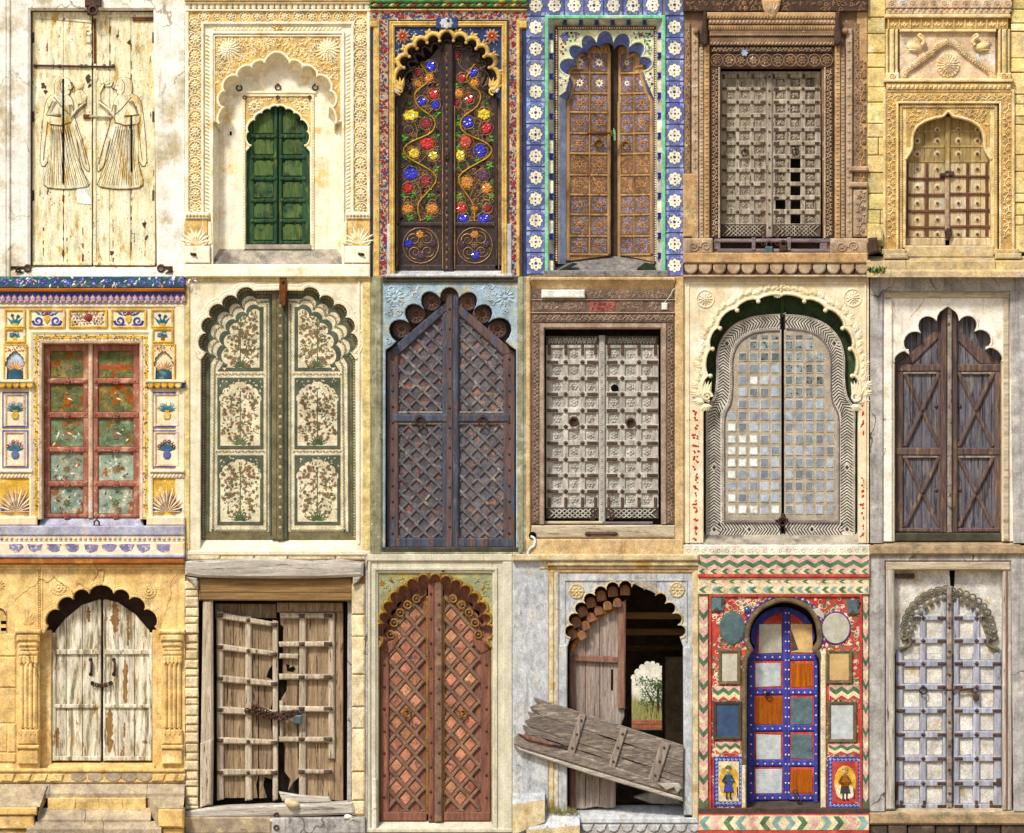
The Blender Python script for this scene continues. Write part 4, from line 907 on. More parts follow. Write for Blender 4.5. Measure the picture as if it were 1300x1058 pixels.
# ================================================================== 4  open wooden door framed with blue tiles
def t4():
    O(668, 0, 2.988)
    b = B('grout'); b.box(0, -60, 76, 1052, -60, -3, 0).box(526, -60, 602, 1052, -60, -3, 0).box(76, -60, 526, 62, -60, -3, 0)
    wall = build('tiled_wall', b, None, 'wall of blue tiles with cream flowers around the open honey wood door', 'wall')
    hw, hh = 35.5, 39.5; tms = []
    for v in range(5):
        rv_ = random.Random(v + 40); bm_ = 'tile_grey_blue' if v > 2 else 'tile_blue'
        t = B(bm_); t.box(-hw, -hh, hw, hh, -3, 2, 1.5, None, .7)
        for i in range(60):
            a = i * 2.399; r = 20 + 19 * ((i * 37) % 60) / 60
            x, y = r * cos(a) * 1.25 + rv_.uniform(-1.5, 1.5), r * sin(a) * 1.3 + rv_.uniform(-1.5, 1.5)
            if abs(x) < 31 and abs(y) < 35: t.leaf(x, y, rv_.uniform(6, 10), rv_.uniform(1.8, 3), a * 3 + rv_.random(), 2.2, .8, 'tile_pale' if i % 2 else 'tile_dark')
        for sx in (-1, 1):
            for sy in (-1, 1): t.flat([(sx * 34, sy * 38), (sx * 20, sy * 38), (sx * rv_.uniform(22, 26), sy * rv_.uniform(26, 30)), (sx * 34, sy * 23)][::(1 if sx * sy > 0 else -1)], 2.3, 'tile_pale')
        rr_ = rv_.uniform(-.06, .06)
        t.flat(lobed(0, 0, 29, 8, .24, rr_, 4), 2.7, 'tile_dark')
        t.flat([(x + rv_.uniform(-.8, .8), y + rv_.uniform(-.8, .8)) for x, y in lobed(0, 0, 26.5, 8, .22, rr_, 4)], 3.1, 'tile_cream')
        for x, y, r in ((0, 0, 5.5), (14, 0, 3), (-14, 0, 3), (0, 14, 3), (0, -14, 3)): t.flat(lobed(x + rv_.uniform(-1, 1), y + rv_.uniform(-1, 1), r * rv_.uniform(.8, 1.2), 6, .1, 0, 1), 3.5, 'tile_dark')
        tms.append(proto('glazed_tile', t))
    spots = [(36, 22 + 81.5 * i) for i in range(13)] + [(563, 20 + 82.4 * i) for i in range(13)] + [(108 + 74.4 * i, 21) for i in range(6)]
    for x, y in spots: put('glazed_tile', RN.choice(tms[1:] if x < 300 and y < 330 else tms[:3]), x + RN.uniform(-1, 1), y + RN.uniform(-1, 1), RN.uniform(-1.4, 1.4), wall, RN.choice((0, pi)) + RN.uniform(-.02, .02))
    fr = B('mint_paint'); path = [(78, 1040), (78, 66), (522, 66), (522, 1040)]
    fr.band(path, [(7, -3), (7, 8), (4, 11), (-4, 11), (-7, 8), (-7, -30)]); build('mint_frame', fr, wall)
    rv = B('mirror_strip'); rv.band([(85, 1040), (85, 73), (515, 73), (515, 1040)], [(0, 0), (-24, -40)]); build('mirror_reveal', rv, wall)
    dm = proto('lapis_inlay', B('lapis').poly([(-9, -11), (9, -11), (5, 0), (9, 11), (-9, 11), (-5, 0)], -14, 14, 0))
    pm = proto('mirror_inlay', B('tile_cream').box(-8, -24, 8, 24, -14, 13, 1))
    for i in range(12):
        for x in (95, 506): 
            put('lapis_inlay', dm, x, 138 + i * 76 + (0 if x < 300 else -4), -19, wall)
            if RN.random() < .55: put('mirror_inlay', pm, x, 178 + i * 76, -19, wall)
    for i in range(6): put('lapis_inlay', dm, 147 + i * 60.5, 83, -19, wall)
    ou = [(165, 284), (180, 222), (215, 181), (268, 160), (332, 160), (393, 176), (437, 213), (444, 266)]
    inn = [(178, 306), (197, 246), (238, 202), (284, 182), (335, 184), (388, 201), (430, 238), (444, 282)]
    bu = .72
    po = [(126, 1000), (126, 362), (150, 345)] + scal(ou, bu, 8) + [(468, 330), (486, 372), (486, 1000)]
    pi_ = [(152, 1000), (152, 380), (164, 352)] + scal(inn, .5, 8) + [(462, 340), (484, 380), (484, 1000)]
    sp = B('lime_wash'); sp.archwall(108, 96, 492, po, 1000, -46, -40, b=2); build('spandrel', sp, wall)
    nb = B('dome_blue'); nb.strip([(x, y, -42) for x, y in po[1:-1]], [(x, y, -75) for x, y in pi_[1:-1]], None, True); nb.strip([(x, y, -42) for x, y in po[:2]], [(x, y, -75) for x, y in pi_[:2]], 'tile_pale'); nb.strip([(x, y, -42) for x, y in po[-2:]], [(x, y, -75) for x, y in pi_[-2:]], 'tile_pale'); build('blue_soffit', nb, wall)
    rim = B('lime_wash'); rim.band(po[2:-2], [(-1, -44), (0, -37), (4, -36), (7, -40)]); build('arch_rim', rim, wall)
    f = B('violet_motif'); reg = [(124, 350), (124, 112), (484, 112), (484, 330)] + list(reversed(offset(po[2:-2], 9)))
    f.foliage(reg, -39.7, 15, 1.4, None, None, .3, 6, .9, ('violet_motif', 'dark_motif', 'red_floret', 'green_band', 'lapis'))
    f.flower(148, 138, 18, 8, -39.5, 3, 'dome_blue', 'violet_motif'); f.flower(468, 300, 16, 6, -39.5, 3, 'tile_cream', 'red_floret'); f.flower(150, 305, 14, 6, -39.5, 3, 'tile_cream', 'red_floret')
    build('painted_sprigs', f, wall, kind='stuff')
    bd = B('shade'); bd.band([(115, 1000), (115, 104), (491, 104), (491, 1000)], [(6, -42), (6, -34), (-6, -34), (-6, -40)], m='seam_brown')
    for i in range(98):
        for x in (115, 491): bd.poly(lobed(x, 114 + i * 9.0, 3.6, 4, .2, 0, 1), -34.5, -32.5, 0, 'tile_cream')
    for i in range(40): bd.poly(lobed(124 + i * 9.2, 104, 3.6, 4, .2, 0, 1), -34.5, -32.5, 0, 'tile_cream')
    build('beaded_border', bd, wall)
    fl = B('pebble_grey'); fl.quad((122, 960, -150), (488, 960, -150), (498, 1030, -20), (100, 1030, -20)).box(66, 1026, 540, 1053, -60, 12, 4)
    fl.poly([(110, 1032), (178, 996), (196, 1000), (140, 1034)], -40, -18, 0, 'moss_mat').poly([(420, 1020), (450, 996), (486, 1000), (488, 1030)], -40, -18, 0, 'moss_mat')
    build('threshold', fl, wall)
    D = thing('double_door', 320, 985, -60, 'honey coloured wooden door with painted square panels, its leaves ajar', 'door')
    rows = [(195, 265), (276, 343), (351, 416), (424, 496), (504, 573), (582, 655), (661, 730), (738, 806), (815, 888), (895, 958)]
    for i in range(2):
        x0, x1 = ((153, 327), (341, 485))[i]
        top = [(x, y) for x, y in pi_[2:-2] if x0 <= x <= x1]
        pts = ([(153, 990), (153, 380)] + top + [(327, 185), (327, 966)]) if i == 0 else ([(341, 962), (341, 185)] + top + [(485, 380), (485, 992)])
        hx = 153 if i == 0 else 485
        lf = build('door_leaf', B('honey_wood').poly(pts, -92, -80, 2), D, org=(hx, 990, -80))
        lp = offset(pts, -9, True)
        a = sum(pts[k - 1][0] * pts[k][1] - pts[k][0] * pts[k - 1][1] for k in range(len(pts)))
        ar = B('honey_wood'); q = [(153, 380)] + top + [(327, 185)] if i == 0 else [(341, 185)] + top + [(485, 380)]
        ar.band(q, [(0, -80), (-1, -74), (-11, -73), (-14, -80)]); ar.box(x0, 380, x0 + 13, 985, -80, -73, 2).box(x1 - 13, 190, x1, 962, -80, -72, 3); build('leaf_rim', ar, lf)
        cols = ((171, 240), (249, 316)) if i == 0 else ((353, 404), (411, 470))
        for k, (ya, yb) in enumerate(rows):
            bx('rail', lf, x0 + 8, yb + 1, x1 - 8, yb + 9, -80, -74, 'honey_wood', 2)
            for xa, xb in cols:
                cx, cy = (xa + xb) / 2, (ya + yb) / 2
                if k < 2 and not inpoly(pts, xa if i == 0 else xb, ya + 8): 
                    if not inpoly(pts, cx, cy): continue
                    pp = clipconvex([(xa, ya), (xb, ya), (xb, yb), (xa, yb)], [(xa + 24, ya), (xb, ya), (xb, yb), (xa, yb), (xa, yb - 16)] if i == 0 else [(xa, ya), (xb - 24, ya), (xb, yb - 16), (xb, yb), (xa, yb)])
                else: pp = [(xa, ya), (xb, ya), (xb, yb), (xa, yb)]
                p = B('brown_panel'); p.poly(pp, -81, -78, 1.5)
                r = random.Random(k * 7 + xa)
                gm = 'violet_motif' if k < 5 or k > 6 else 'orange_motif'
                for z in range(64):
                    x, y = r.uniform(xa + 5, xb - 5), r.uniform(ya + 5, yb - 5)
                    if inpoly(pp, x, y): p.leaf(x, y, 9, 2.6, r.random() * 6.3, -77.8, .8, gm if r.random() < .75 else 'orange_motif')
                p.flower(cx, cy, min(xb - xa, yb - ya) * .26, 8, -77.5, 3, ('tile_cream' if k < 2 else 'orange_motif'), 'brown_panel')
                build('panel', p, lf)
        bx('stile', lf, cols[0][1] + 1.5, 195, cols[1][0] - 1.5, 960, -80, -74, 'honey_wood', 2)
        x, y = (278, 540) if i == 0 else (376, 545)
        build('ring_handle', B('brass').dome(x, y - 14, 9, -78, 8).ring(x, y, 15, 3, -72), lf)
        lf.rotation_euler = (0, 0, radians(-13 if i == 0 else 22) * -1)
    build('door_latch', B('brass').tube([(232, 504, -66), (322, 503, -72)], 4).box(318, 492, 330, 512, -80, -66, 2), D)
    build('hanging_cord', B('mint_paint').poly([(333, 480), (340, 492), (341, 528), (335, 530), (331, 512)], -86, -80, 1), None, 'pale green cloth tied at the gap of the honey wood door', 'cloth')

# ================================================================== 5  grey studded door in brown carved wood
def grid_door(D, cols, rows, pw, ph, x0, x1, y0, y1, dz, wood, panel, motif, skip=(), strap=None, studm='rust', deep='shade'):
    """one leaf of a grid door: recessed carved panels between rails and stiles"""
    lf = bx('door_leaf', D, x0, y0, x1, y1, dz - 14, dz - 8, wood, 0) if not skip else build('door_leaf', B(wood).box(x0, y0, x0 + 4, y1, dz - 14, dz - 8, 0), D)
    xs = [x0] + [v for c in cols for v in (c - pw / 2, c + pw / 2)] + [x1]
    ys = [y0] + [v for r in rows for v in (r - ph / 2, r + ph / 2)] + [y1]
    for k in range(0, len(xs), 2): bx('stile', lf, xs[k], y0, xs[k + 1], y1, dz - 10, dz - 1, wood, 2, .6)
    for k in range(0, len(ys), 2): bx('rail', lf, x0, ys[k], x1, ys[k + 1], dz - 10, dz + 1.5, wood, 2.5, .8)
    for ri, r in enumerate(rows):
        for ci, c in enumerate(cols):
            if (ci, ri) in skip: continue
            put('carved_panel', RN.choice(motif), c + RN.uniform(-.8, .8), r + RN.uniform(-.8, .8), dz - 9, lf, RN.choice((0, pi / 2, pi)) + RN.uniform(-.03, .03))
    return lf, xs, ys
def t5():
    O(867, 0, 2.988)
    w = B('brown_carved'); w.archwall(0, -60, 700, [(140, 962), (140, 258), (527, 258), (535, 962)], 962, -105, -4, b=4)
    wall = build('carved_wooden_wall', w, None, 'brown carved facade around the grey studded door with missing panels', 'wall')
    # stepped vertical bands on both sides
    for sg in (-1, 1):
        X = (lambda x: x) if sg < 0 else (lambda x: 676 - x)
        def vb(name, a, c, y0, y1, d, m, car=None, per=40, cm='tan_carved', bv=3):
            x0, x1 = min(X(a), X(c)), max(X(a), X(c))
            q = B(m); q.box(x0, y0, x1, y1, -6, d, bv)
            o = build(name, q, wall)
            if car:
                s = B(cm)
                if car == 's': s.scroll(x0 + 2, y0 + 6, x1 - 2, y1 - 6, d + .5, per, 4.5, cm)
                elif car == 'd':
                    for k in range(int((y1 - y0) / per)):
                        yy = y0 + per * (k + .5); cx = (x0 + x1) / 2; h = (x1 - x0) / 2
                        s.leaf(cx - h * .9, yy, h * 1.8, per * .26, 0, d, 4, cm); s.leaf(cx, yy - per * .45, per * .9, h * .3, pi / 2, d, 4, cm)
                build(name + '_carving', s, o, kind='stuff')
        vb('frame_band', 105, 138, 256, 905, 4, 'dark_carved', 's', 42)
        vb('jamb_strip', 134, 141, 256, 905, 8, 'tan_carved')
        vb('outer_jamb', 80, 100, 172, 905, 16, 'ochre_stone', 'd', 16, 'ochre_stone')
        vb('leaf_band', 62, 78, 180, 905, 8, 'tan_carved', 'd', 14)
        vb('pilaster', 34, 58, 110, 905, 12, 'tan_carved', 'd', 34)
        vb('outer_band', 6, 28, 90, 900, 4, 'brown_carved', 's', 60)
    vv = B('ochre_stone'); vv.box(660, 40, 700, 900, -4, 2, 3)
    for i in range(8): vv.box(664, 230 + i * 84, 696, 300 + i * 84, 2, 6, 4, 'brown_carved'); 
    vv.scroll(664, 230, 696, 890, 6, 84, 6, 'ochre_stone'); build('side_pilaster', vv, wall)
    for i, y in enumerate((640, 700)): bx('capital', wall, 628, y - 8, 700, y + 12, 0, 22, 'tan_carved', 5)
    bx('side_pilaster_lower', wall, 646, 720, 700, 900, 0, 14, 'tan_carved', 5)
    lw = B('tan_carved'); lw.scroll(650, 725, 698, 895, 14, 80, 7, 'tan_carved'); build('side_carving', lw, wall, kind='stuff')
    bx('side_pilaster_lower', wall, 0, 660, 54, 900, 0, 14, 'ochre_stone', 5)
    # lintel layers
    def hb(name, x0, x1, y0, y1, d, m, car=None, per=30, cm='tan_carved', bv=3):
        o = build(name, B(m).box(x0, y0, x1, y1, -6, d, bv), wall)
        if car:
            s = B(cm)
            if car == 's': s.scroll(x0 + 4, y0 + 2, x1 - 4, y1 - 2, d + .5, per, 4.5, cm)
            elif car == 'r':
                n = int((x1 - x0) / per)
                for k in range(n):
                    cx = x0 + (k + .5) * (x1 - x0) / n
                    s.flower(cx, (y0 + y1) / 2, (y1 - y0) * .36, 7, d, 4, cm); s.ring(cx, (y0 + y1) / 2, (y1 - y0) * .44, 2.2, d, None, 14, 0)
            elif car == 'f':
                s.foliage([(x0 + 3, y0 + 2), (x1 - 3, y0 + 2), (x1 - 3, y1 - 2), (x0 + 3, y1 - 2)], d, per, 5, cm, seed=int(y0))
            elif car == 'b':
                for k in range(int((x1 - x0) / per)): s.dome(x0 + per * (k + .5), (y0 + y1) / 2, per * .36, d, 4, 6, 2, cm, (y1 - y0) * .34)
            elif car == 'l':
                for k in range(int((x1 - x0) / per)): s.leaf(x0 + per * (k + .1), y1 - 2, per * 1.3, per * .3, -.8, d, 4, cm)
            build(name + '_carving', s, o, kind='stuff')
    hb('lintel', 105, 568, 204, 256, 5, 'dark_carved', 'r', 44, 'brown_carved')
    hb('lintel_band', 105, 568, 176, 202, 9, 'dark_carved', 's', 40)
    hb('lintel_band', 100, 575, 142, 174, 18, 'brown_carved', 'l', 13)
    hb('lintel_band', 100, 575, 118, 140, 24, 'brown_carved', 'l', 9, 'tan_carved')
    hb('lintel_band', 96, 580, 98, 116, 26, 'ochre_stone', 'b', 10, 'brown_carved')
    hb('lintel_band', 96, 580, 76, 96, 30, 'brown_carved', 'b', 14)
    hb('lintel_band', 90, 590, 50, 74, 34, 'ochre_stone', 'l', 12, 'brown_carved')
    hb('upper_frieze', 0, 700, -60, 46, 22, 'dark_carved', 'f', 24, 'brown_carved')
    k = B('tan_carved'); k.poly([(296, 0), (372, 0), (362, 40), (350, 66), (334, 78), (318, 66), (304, 40)], 20, 40, 8, 'ochre_stone')
    for a in range(5): k.leaf(334, 60, 52, 8, -pi / 2 + (a - 2) * .3, 40, 6, 'tan_carved')
    build('keystone', k, wall)
    for sg in (-1, 1):
        X = (lambda x: x) if sg < 0 else (lambda x: 664 - x)
        q = B('dark_carved'); q.poly([(X(70), 110), (X(78), 46), (X(88), 50), (X(92), 170), (X(80), 180), (X(64), 160)], 10, 42, 5); q.dome(X(50), 120, 14, 12, 18, 8, 2, 'brown_carved'); build('bracket', q, wall)
    build('chalk_patch', B('tile_pale').flat(lobed(233, 202, 14, 6, .4), 14.2), wall)
    # door
    rows = [310, 358, 410, 462, 515, 567, 618, 670, 722, 775, 830]
    mm = []
    for v in range(5):
        rv_ = random.Random(v + 3)
        mo = B('grey_dark'); mo.box(-19.5, -17.5, 19.5, 17.5, -3, 0, 0)
        for a in range(4):
            mo.leaf(0, 0, rv_.uniform(15, 20), rv_.uniform(6, 8), pi / 4 + a * pi / 2 + rv_.uniform(-.15, .15), 0, rv_.uniform(3, 6.5), 'grey_wood')
            if rv_.random() < .8: mo.spiral(11 * cos(a * pi / 2), 11 * sin(a * pi / 2), rv_.uniform(5, 6.5), 1, a * pi / 2, 1.5, 2, 'grey_wood')
        if v != 3: mo.dome(0, 0, 5, 1, 6, 6, 2, 'grey_wood')
        mo.band([(-17, -15), (17, -15), (17, 15), (-17, 15)], [(2, 0), (2, 3), (0, 3), (-1, 0)], True, 'grey_wood')
        mm.append(proto('carved_panel', mo))
    D = thing('double_door', 335, 900, -50, 'weathered grey door of small carved square panels, six of them missing', 'door')
    st = proto('stud', B('rust').dome(0, 0, 6.5, 0, 6, 8))
    sr = proto('strap', B('rust').box(-9, -5, 9, 5, 0, 4, 2))
    for i in range(2):
        cols = (182, 237, 293) if i == 0 else (373, 430, 487)
        x0, x1 = (146, 319) if i == 0 else (342, 526)
        skip = () if i == 0 else {(1, 6), (1, 7), (1, 8), (1, 9), (1, 10), (0, 9)}
        lf, xs, ys = grid_door(D, cols, rows, 38, 35, x0, x1, 274, 850, -46, 'grey_wood', None, mm, skip)
        for k in range(1, len(rows)):
            yy = (rows[k - 1] + rows[k]) / 2
            for n in range(2): put('stud', st, (cols[n] + cols[n + 1]) / 2, yy, -45, lf)
            put('strap', sr, x0 + 14, yy, -45, lf); put('strap', sr, x1 - 14, yy, -45, lf)
        q = B('grey_dark'); q.box(x0, 850, x1, 898, -60, -47, 2)
        for z in range(-2, 14):
            for sg in (-1, 1):
                a, c = x0 + z * 16, x0 + z * 16 + sg * 44
                if x0 < a < x1 and x0 < c < x1: q.poly([(a - 2.5, 854), (a + 2.5, 854), (c + 2.5, 894), (c - 2.5, 894)], -47, -42, 1, 'grey_wood')
        build('lattice_strip', q, lf)
        q = B('grey_wood'); q.box(x0, 268, x1, 276, -56, -44, 2); build('top_rail', q, lf)
        for c in cols: put('strap', sr, c - 26, 288, -45, lf, pi / 2)
        x, y = (237, 578) if i == 0 else (430, 575)
        build('ring_handle', B('iron').ring(x, y, 12, 3.2, -38).dome(x, y - 12, 7, -46, 9), lf)
    p = B('grey_wood'); p.box(319, 268, 342, 900, -60, -38, 4)
    for k in range(12): p.dome(330, 290 + k * 52, 5, -38, 5, 7, 2, 'rust')
    build('meeting_post', p, D)
    # threshold with iron straps and padlocks
    q = B('purple_beam'); q.box(118, 906, 572, 922, -60, 6, 4, None, 2).box(130, 945, 560, 958, -60, 4, 3, None, 2).box(118, 920, 142, 948, -60, 2, 2).box(520, 920, 548, 948, -60, 2, 2); build('threshold_beam', q, wall)
    bx('threshold_gap', wall, 140, 921, 522, 946, -62, -30, 'dark_carved', 0)
    for x in (268, 402): bx('iron_strap', wall, x - 7, 902, x + 7, 950, 4, 9, 'purple_beam', 2)
    for n, (x, y, t) in enumerate(((326, 946, 'left'), (380, 942, 'right'))):
        q = B('padlock_steel'); q.box(x - 15, y - 10, x + 14, y + 14, 6, 18, 4, None if n == 0 else 'iron').tube([(x - 9, y - 8, 12), (x - 9, y - 24, 12), (x, y - 30, 12), (x + 9, y - 24, 12), (x + 9, y - 8, 12)], 3, m='iron')
        build('padlock', q, None, ('blue grey' if n == 0 else 'dark iron') + ' padlock on the threshold of the grey studded door', 'padlock')
        q = B('iron')
        for z in range(4): q.ring((305 if n == 0 else 358), 880 + z * 15, 7, 2.4, -6 + z * 3)
        build('chain', q, None, f'short iron chain hanging at the foot of the grey studded door, {t} one', 'chain')
    for sg, xx in ((-1, 60), (1, 620)):
        q = B('tan_carved'); q.box(xx - (60 if sg < 0 else 62), 905, xx + (52 if sg < 0 else 80), 962, -5, 20, 5); q.spiral(xx - 20, 936, 20, 1.5, 0, 21, 4).spiral(xx + 26, 936, 20, 1.5, 3, 21, 4); build('base_scroll', q, wall)
    s = B('tan_carved'); s.box(0, 960, 700, 1000, -40, 34, 5, 'ochre_stone').box(0, 1000, 700, 1053, -40, 14, 2, 'dark_carved').box(0, 1044, 700, 1053, -40, 30, 3); build('base_step', s, wall)
    lm = proto('lobe', B('tan_carved').poly([(-25, 0)] + [(25 * cos(pi + pi * k / 10) , 12 + 30 * -sin(pi + pi * k / 10)) for k in range(11)][::1] + [(25, 0)], 0, 12, 5))
    for i in range(13): put('lobe', lm, 30 + i * 54, 1000, 14, wall)

# ================================================================== 6  arched sandstone doorway with swans
def t6():
    O(1099, 0, 2.988)
    left = [(155, 606), (178, 566), (182, 520), (196, 486), (226, 464), (262, 452), (296, 444), (314, 428)]
    aop = spline(mir(left, 314), 5)
    op = [(152, 940)] + aop + [(478, 940)]
    w = B('sand_joint'); w.box(6, -60, 76, 960, -60, -8, 0).box(548, -60, 660, 960, -60, -8, 0).box(70, -60, 560, 312, -60, -8, 0)
    wall = build('sandstone_wall', w, None, 'yellow sandstone block wall around the doorway with carved swans', 'wall')
    courses(wall, 6, 0, 76, 850, [70, 62, 80, 58], 60, -10, 0, 'sand_block', 3)
    courses(wall, 550, 0, 640, 960, [36, 48, 34, 110, 60, 90], 70, -10, 0, 'sand_block', 5)
    courses(wall, 6, 850, 76, 960, [28, 32], 34, -4, 12, 'sand_block', 9, 2, 5, 8)
    f = B('sand_carved'); f.archwall(134, 392, 490, op, 940, -60, -2, b=3, rm='sand_carved')
    fr = build('arch_panel', f, wall)
    rim = B('sand_carved'); rim.band(aop, [(-2, -12), (-1, 2), (3, 5), (8, 3), (10, -2)]); build('arch_rim', rim, fr)
    reg = [(156, 560), (156, 412), (470, 412), (470, 560)] + list(reversed(offset(aop, 11)))
    s = B('sand_carved'); s.foliage(reg, -1, 20, 6, seed=4, fl=.08, sc=1.15); s.flat([(154, 560), (154, 410), (472, 410), (472, 560)] + list(reversed(offset(aop, 9)))[6:-6], -1.2, 'sand_ground'); build('spandrel_carving', s, fr, kind='stuff')
    def frame(name, x0, x1, yt, d, wd, m, carve, per=40):
        q = B(m); q.band([(x0 + wd / 2, 948), (x0 + wd / 2, yt + wd / 2), (x1 - wd / 2, yt + wd / 2), (x1 - wd / 2, 948)], [(wd / 2, -8), (wd / 2, d - 2), (wd / 2 - 2, d), (2 - wd / 2, d), (-wd / 2, d - 2), (-wd / 2, -8)])
        o = build(name, q, wall)
        if carve:
            s = B('sand_carved')
            s.scroll(x0 + 3, yt + wd, x0 + wd - 3, 905, d, per, 6, 'sand_carved'); s.scroll(x1 - wd + 3, yt + wd, x1 - 3, 905, d, per, 6, 'sand_carved'); s.scroll(x0 + 3, yt + 3, x1 - 3, yt + wd - 3, d, per, 6, 'sand_carved')
            build(name + '_carving', s, o, kind='stuff')
    frame('vine_frame', 74, 556, 348, 10, 44, 'sand_ground', True, 62)
    frame('outer_fillet', 66, 564, 340, 14, 10, 'sand_carved', False)
    frame('inner_fillet', 116, 514, 386, 13, 8, 'sand_carved', False)
    frame('bead_fillet', 128, 500, 398, 4, 12, 'sand_ground', False)
    bd = B('sand_carved')
    for i in range(58):
        for x in (135, 494): bd.dome(x, 410 + i * 9, 3.4, 4, 3, 5, 1)
    for i in range(38): bd.dome(142 + i * 9.3, 404, 3.4, 4, 3, 5, 1)
    build('beads', bd, wall, kind='stuff')
    # base blocks of the frame
    for x0, x1 in ((60, 150), (484, 580)):
        q = B('step_stone'); q.box(x0, 946, x1, 966, -10, 26, 5).box(x0 - 6 + (12 if x0 < 100 else 10), 962, x1 + 8, 984, -10, 34, 5); build('frame_base', q, wall)
    # bands above the arch
    q = B('sand_carved'); q.box(76, 318, 552, 346, -8, 16, 3, 'sand_ground').box(66, 300, 560, 314, -8, 22, 4).box(72, 56, 548, 70, -8, 22, 4).box(76, -60, 552, 34, -8, 20, 4, 'pink_stone').box(78, 36, 544, 56, -8, 14, 3, 'pink_stone').box(82, 70, 540, 112, -8, 8, 2, 'sand_ground')
    build('frieze_bands', q, wall)
    rm = proto('rosette', B('pink_stone').ring(0, 0, 13, 2.6, 0, n=14, tilt=0).flower(0, 0, 11, 6, 0, 5))
    for i in range(12): put('rosette', rm, 98 + i * 40, 17, 20, wall)
    lb = proto('leaf_drop', B('pink_stone').leaf(0, -9, 20, 10, pi / 2, 0, 6))
    for i in range(22): put('leaf_drop', lb, 90 + i * 21.6, 42, 14, wall)
    fm = proto('leaf_motif', B('sand_carved').leaf(0, 10, 24, 5, -pi / 2, 0, 6).leaf(0, 10, 20, 5, -pi / 2 - .9, 0, 6).leaf(0, 10, 20, 5, -pi / 2 + .9, 0, 6).leaf(0, 6, 12, 4, .3, 0, 5).leaf(0, 6, 12, 4, pi - .3, 0, 5).box(-20, -19, -17, 19, 0, 5, 1))
    for i in range(11): put('leaf_motif', fm, 104 + i * 41.5, 92, 8, wall)
    bm = proto('bead_motif', B('sand_carved').box(-7, -8, 7, 8, 0, 4, 2).dome(0, 0, 5, 3, 5, 6))
    for i in range(27): put('bead_motif', bm, 88 + i * 17.4, 332, 16, wall)
    # tympanum with swans
    t = B('pink_stone'); t.box(130, 118, 492, 308, -8, -4, 0).box(128, 112, 494, 122, -8, 12, 2, 'sand_carved'); build('tympanum', t, wall)
    for sg in (-1, 1):
        X = lambda x: 312 + sg * x
        for a, c in ((190, 200), (204, 222), (226, 236)): bx('colonnette', wall, min(X(a), X(c)), 112, max(X(a), X(c)), 282, -8, 8 + (c - a) * .3, 'sand_carved', 5)
        q = B('sand_carved'); q.box(min(X(186), X(238)), 278, max(X(186), X(238)), 304, -8, 20, 5); q.spiral(X(212), 290, 12, 1.4, 0, 20, 3, 'sand_ground'); build('colonnette_base', q, wall)
        # swan
        z = B('pink_stone')
        z.dome(X(128), 178, 34, -4, 18, 12, 3, 'sand_carved', 18, -.25 * sg)
        z.tube([(X(a), b2, 6 + c) for a, b2, c in spline([(100, 172, 6), (92, 160, 8), (100, 148, 8), (112, 140, 8), (108, 132, 8), (98, 138, 8), (90, 146, 7)], 4)], [8 - 4.5 * k / 24 for k in range(25)], 6, False, 'sand_carved')
        for k in range(6): z.leaf(X(128), 182, 46 - k * 3, 9, (-.5 - k * .25) if sg > 0 else (pi + .5 + k * .25), 0, 8, 'tile_pale' if k < 1 else 'sand_carved')
        z.leaf(X(100), 190, 60, 9, .0 if sg > 0 else pi, 4, 8, 'sand_carved'); z.tube([(X(120), 192, 2), (X(118), 206, 2)], 3)
        build('carved_swan', z, wall)
        # rope garland
        g = B('pink_stone'); p = spline([(0, 162), (30, 170), (60, 198), (92, 222), (128, 248), (160, 272), (172, 296)], 5)
        for k, (a, b2) in enumerate(p):
            g.dome(X(a), b2, 17, -3, 11, 8, 2)
        for k in range(0, len(p), 1):
            a, b2 = p[k]; g.flower(X(a), b2, 12, 5, 7, 5, 'sand_carved' if k % 3 else 'pink_stone', None, k)
        build('carved_garland', g, wall)
    z = B('pink_stone'); z.poly(lobed(312, 248, 46, 16, .06), -4, 2, 2, 'sand_carved')
    for r, n in ((44, 20), (31, 14), (19, 9)): z.flower(312, 248, r, n, 2 + (44 - r) * .18, 6, 'pink_stone' if n != 14 else 'sand_carved', w=r * 2.8 / n)
    build('medallion', z, wall)
    z = B('sand_carved')
    for i in range(26): z.leaf(170 + i * 11.4, 306, 14, 4, -pi / 2 + (.4 if i % 2 else -.4), 0, 6)
    build('tympanum_leaves', z, wall, kind='stuff')
    # door
    D = thing('double_door', 314, 930, -50, 'dusty wooden arched door with brown iron straps under the carved swans', 'door')
    rs = proto('round_boss', B('dusty_wood').dome(0, 0, 14, 0, 4, 10, 2, 'pale_wood').dome(0, 0, 6, 3, 6, 8, 2, 'strap_brown'))
    cols = ((200, 276), (356, 428))
    for i in range(2):
        x0, x1 = ((150, 306), (322, 482))[i]
        lf = build('door_leaf', B('sand_joint').box(x0, 440, x1, 930, -62, -52, 0), D)
        n = 4; e = [x0 + (x1 - x0) * k / n for k in range(n + 1)]
        for a, c in zip(e, e[1:]):
            bx('plank', lf, a + .6, 440, c - .6, 612, -54, -48, 'dusty_wood', 2, .5); bx('plank', lf, a + .6, 614, c - .6, 900, -54, -48, 'pale_wood', 2, .5)
        bx('plank', lf, x0, 902, x1, 930, -54, -44, 'pale_wood', 3, 1)
        for y in (495, 555, 612): bx('rail', lf, x0 + 2, y - 4, x1 - 2, y + 4, -49, -45, 'dusty_wood', 2, .8)
        for y in ((676, 738, 800, 862) if i == 0 else (668, 734, 796, 858)): bx('strap', lf, x0, y - 5, x1, y + 5, -49, -41, 'strap_brown', 2, .9)
        for x in ((160, 236) if i == 0 else (391, 464)): bx('strap', lf, x - 6, 618, x + 6, 896, -49, -42.5, 'strap_brown', 2, .9)
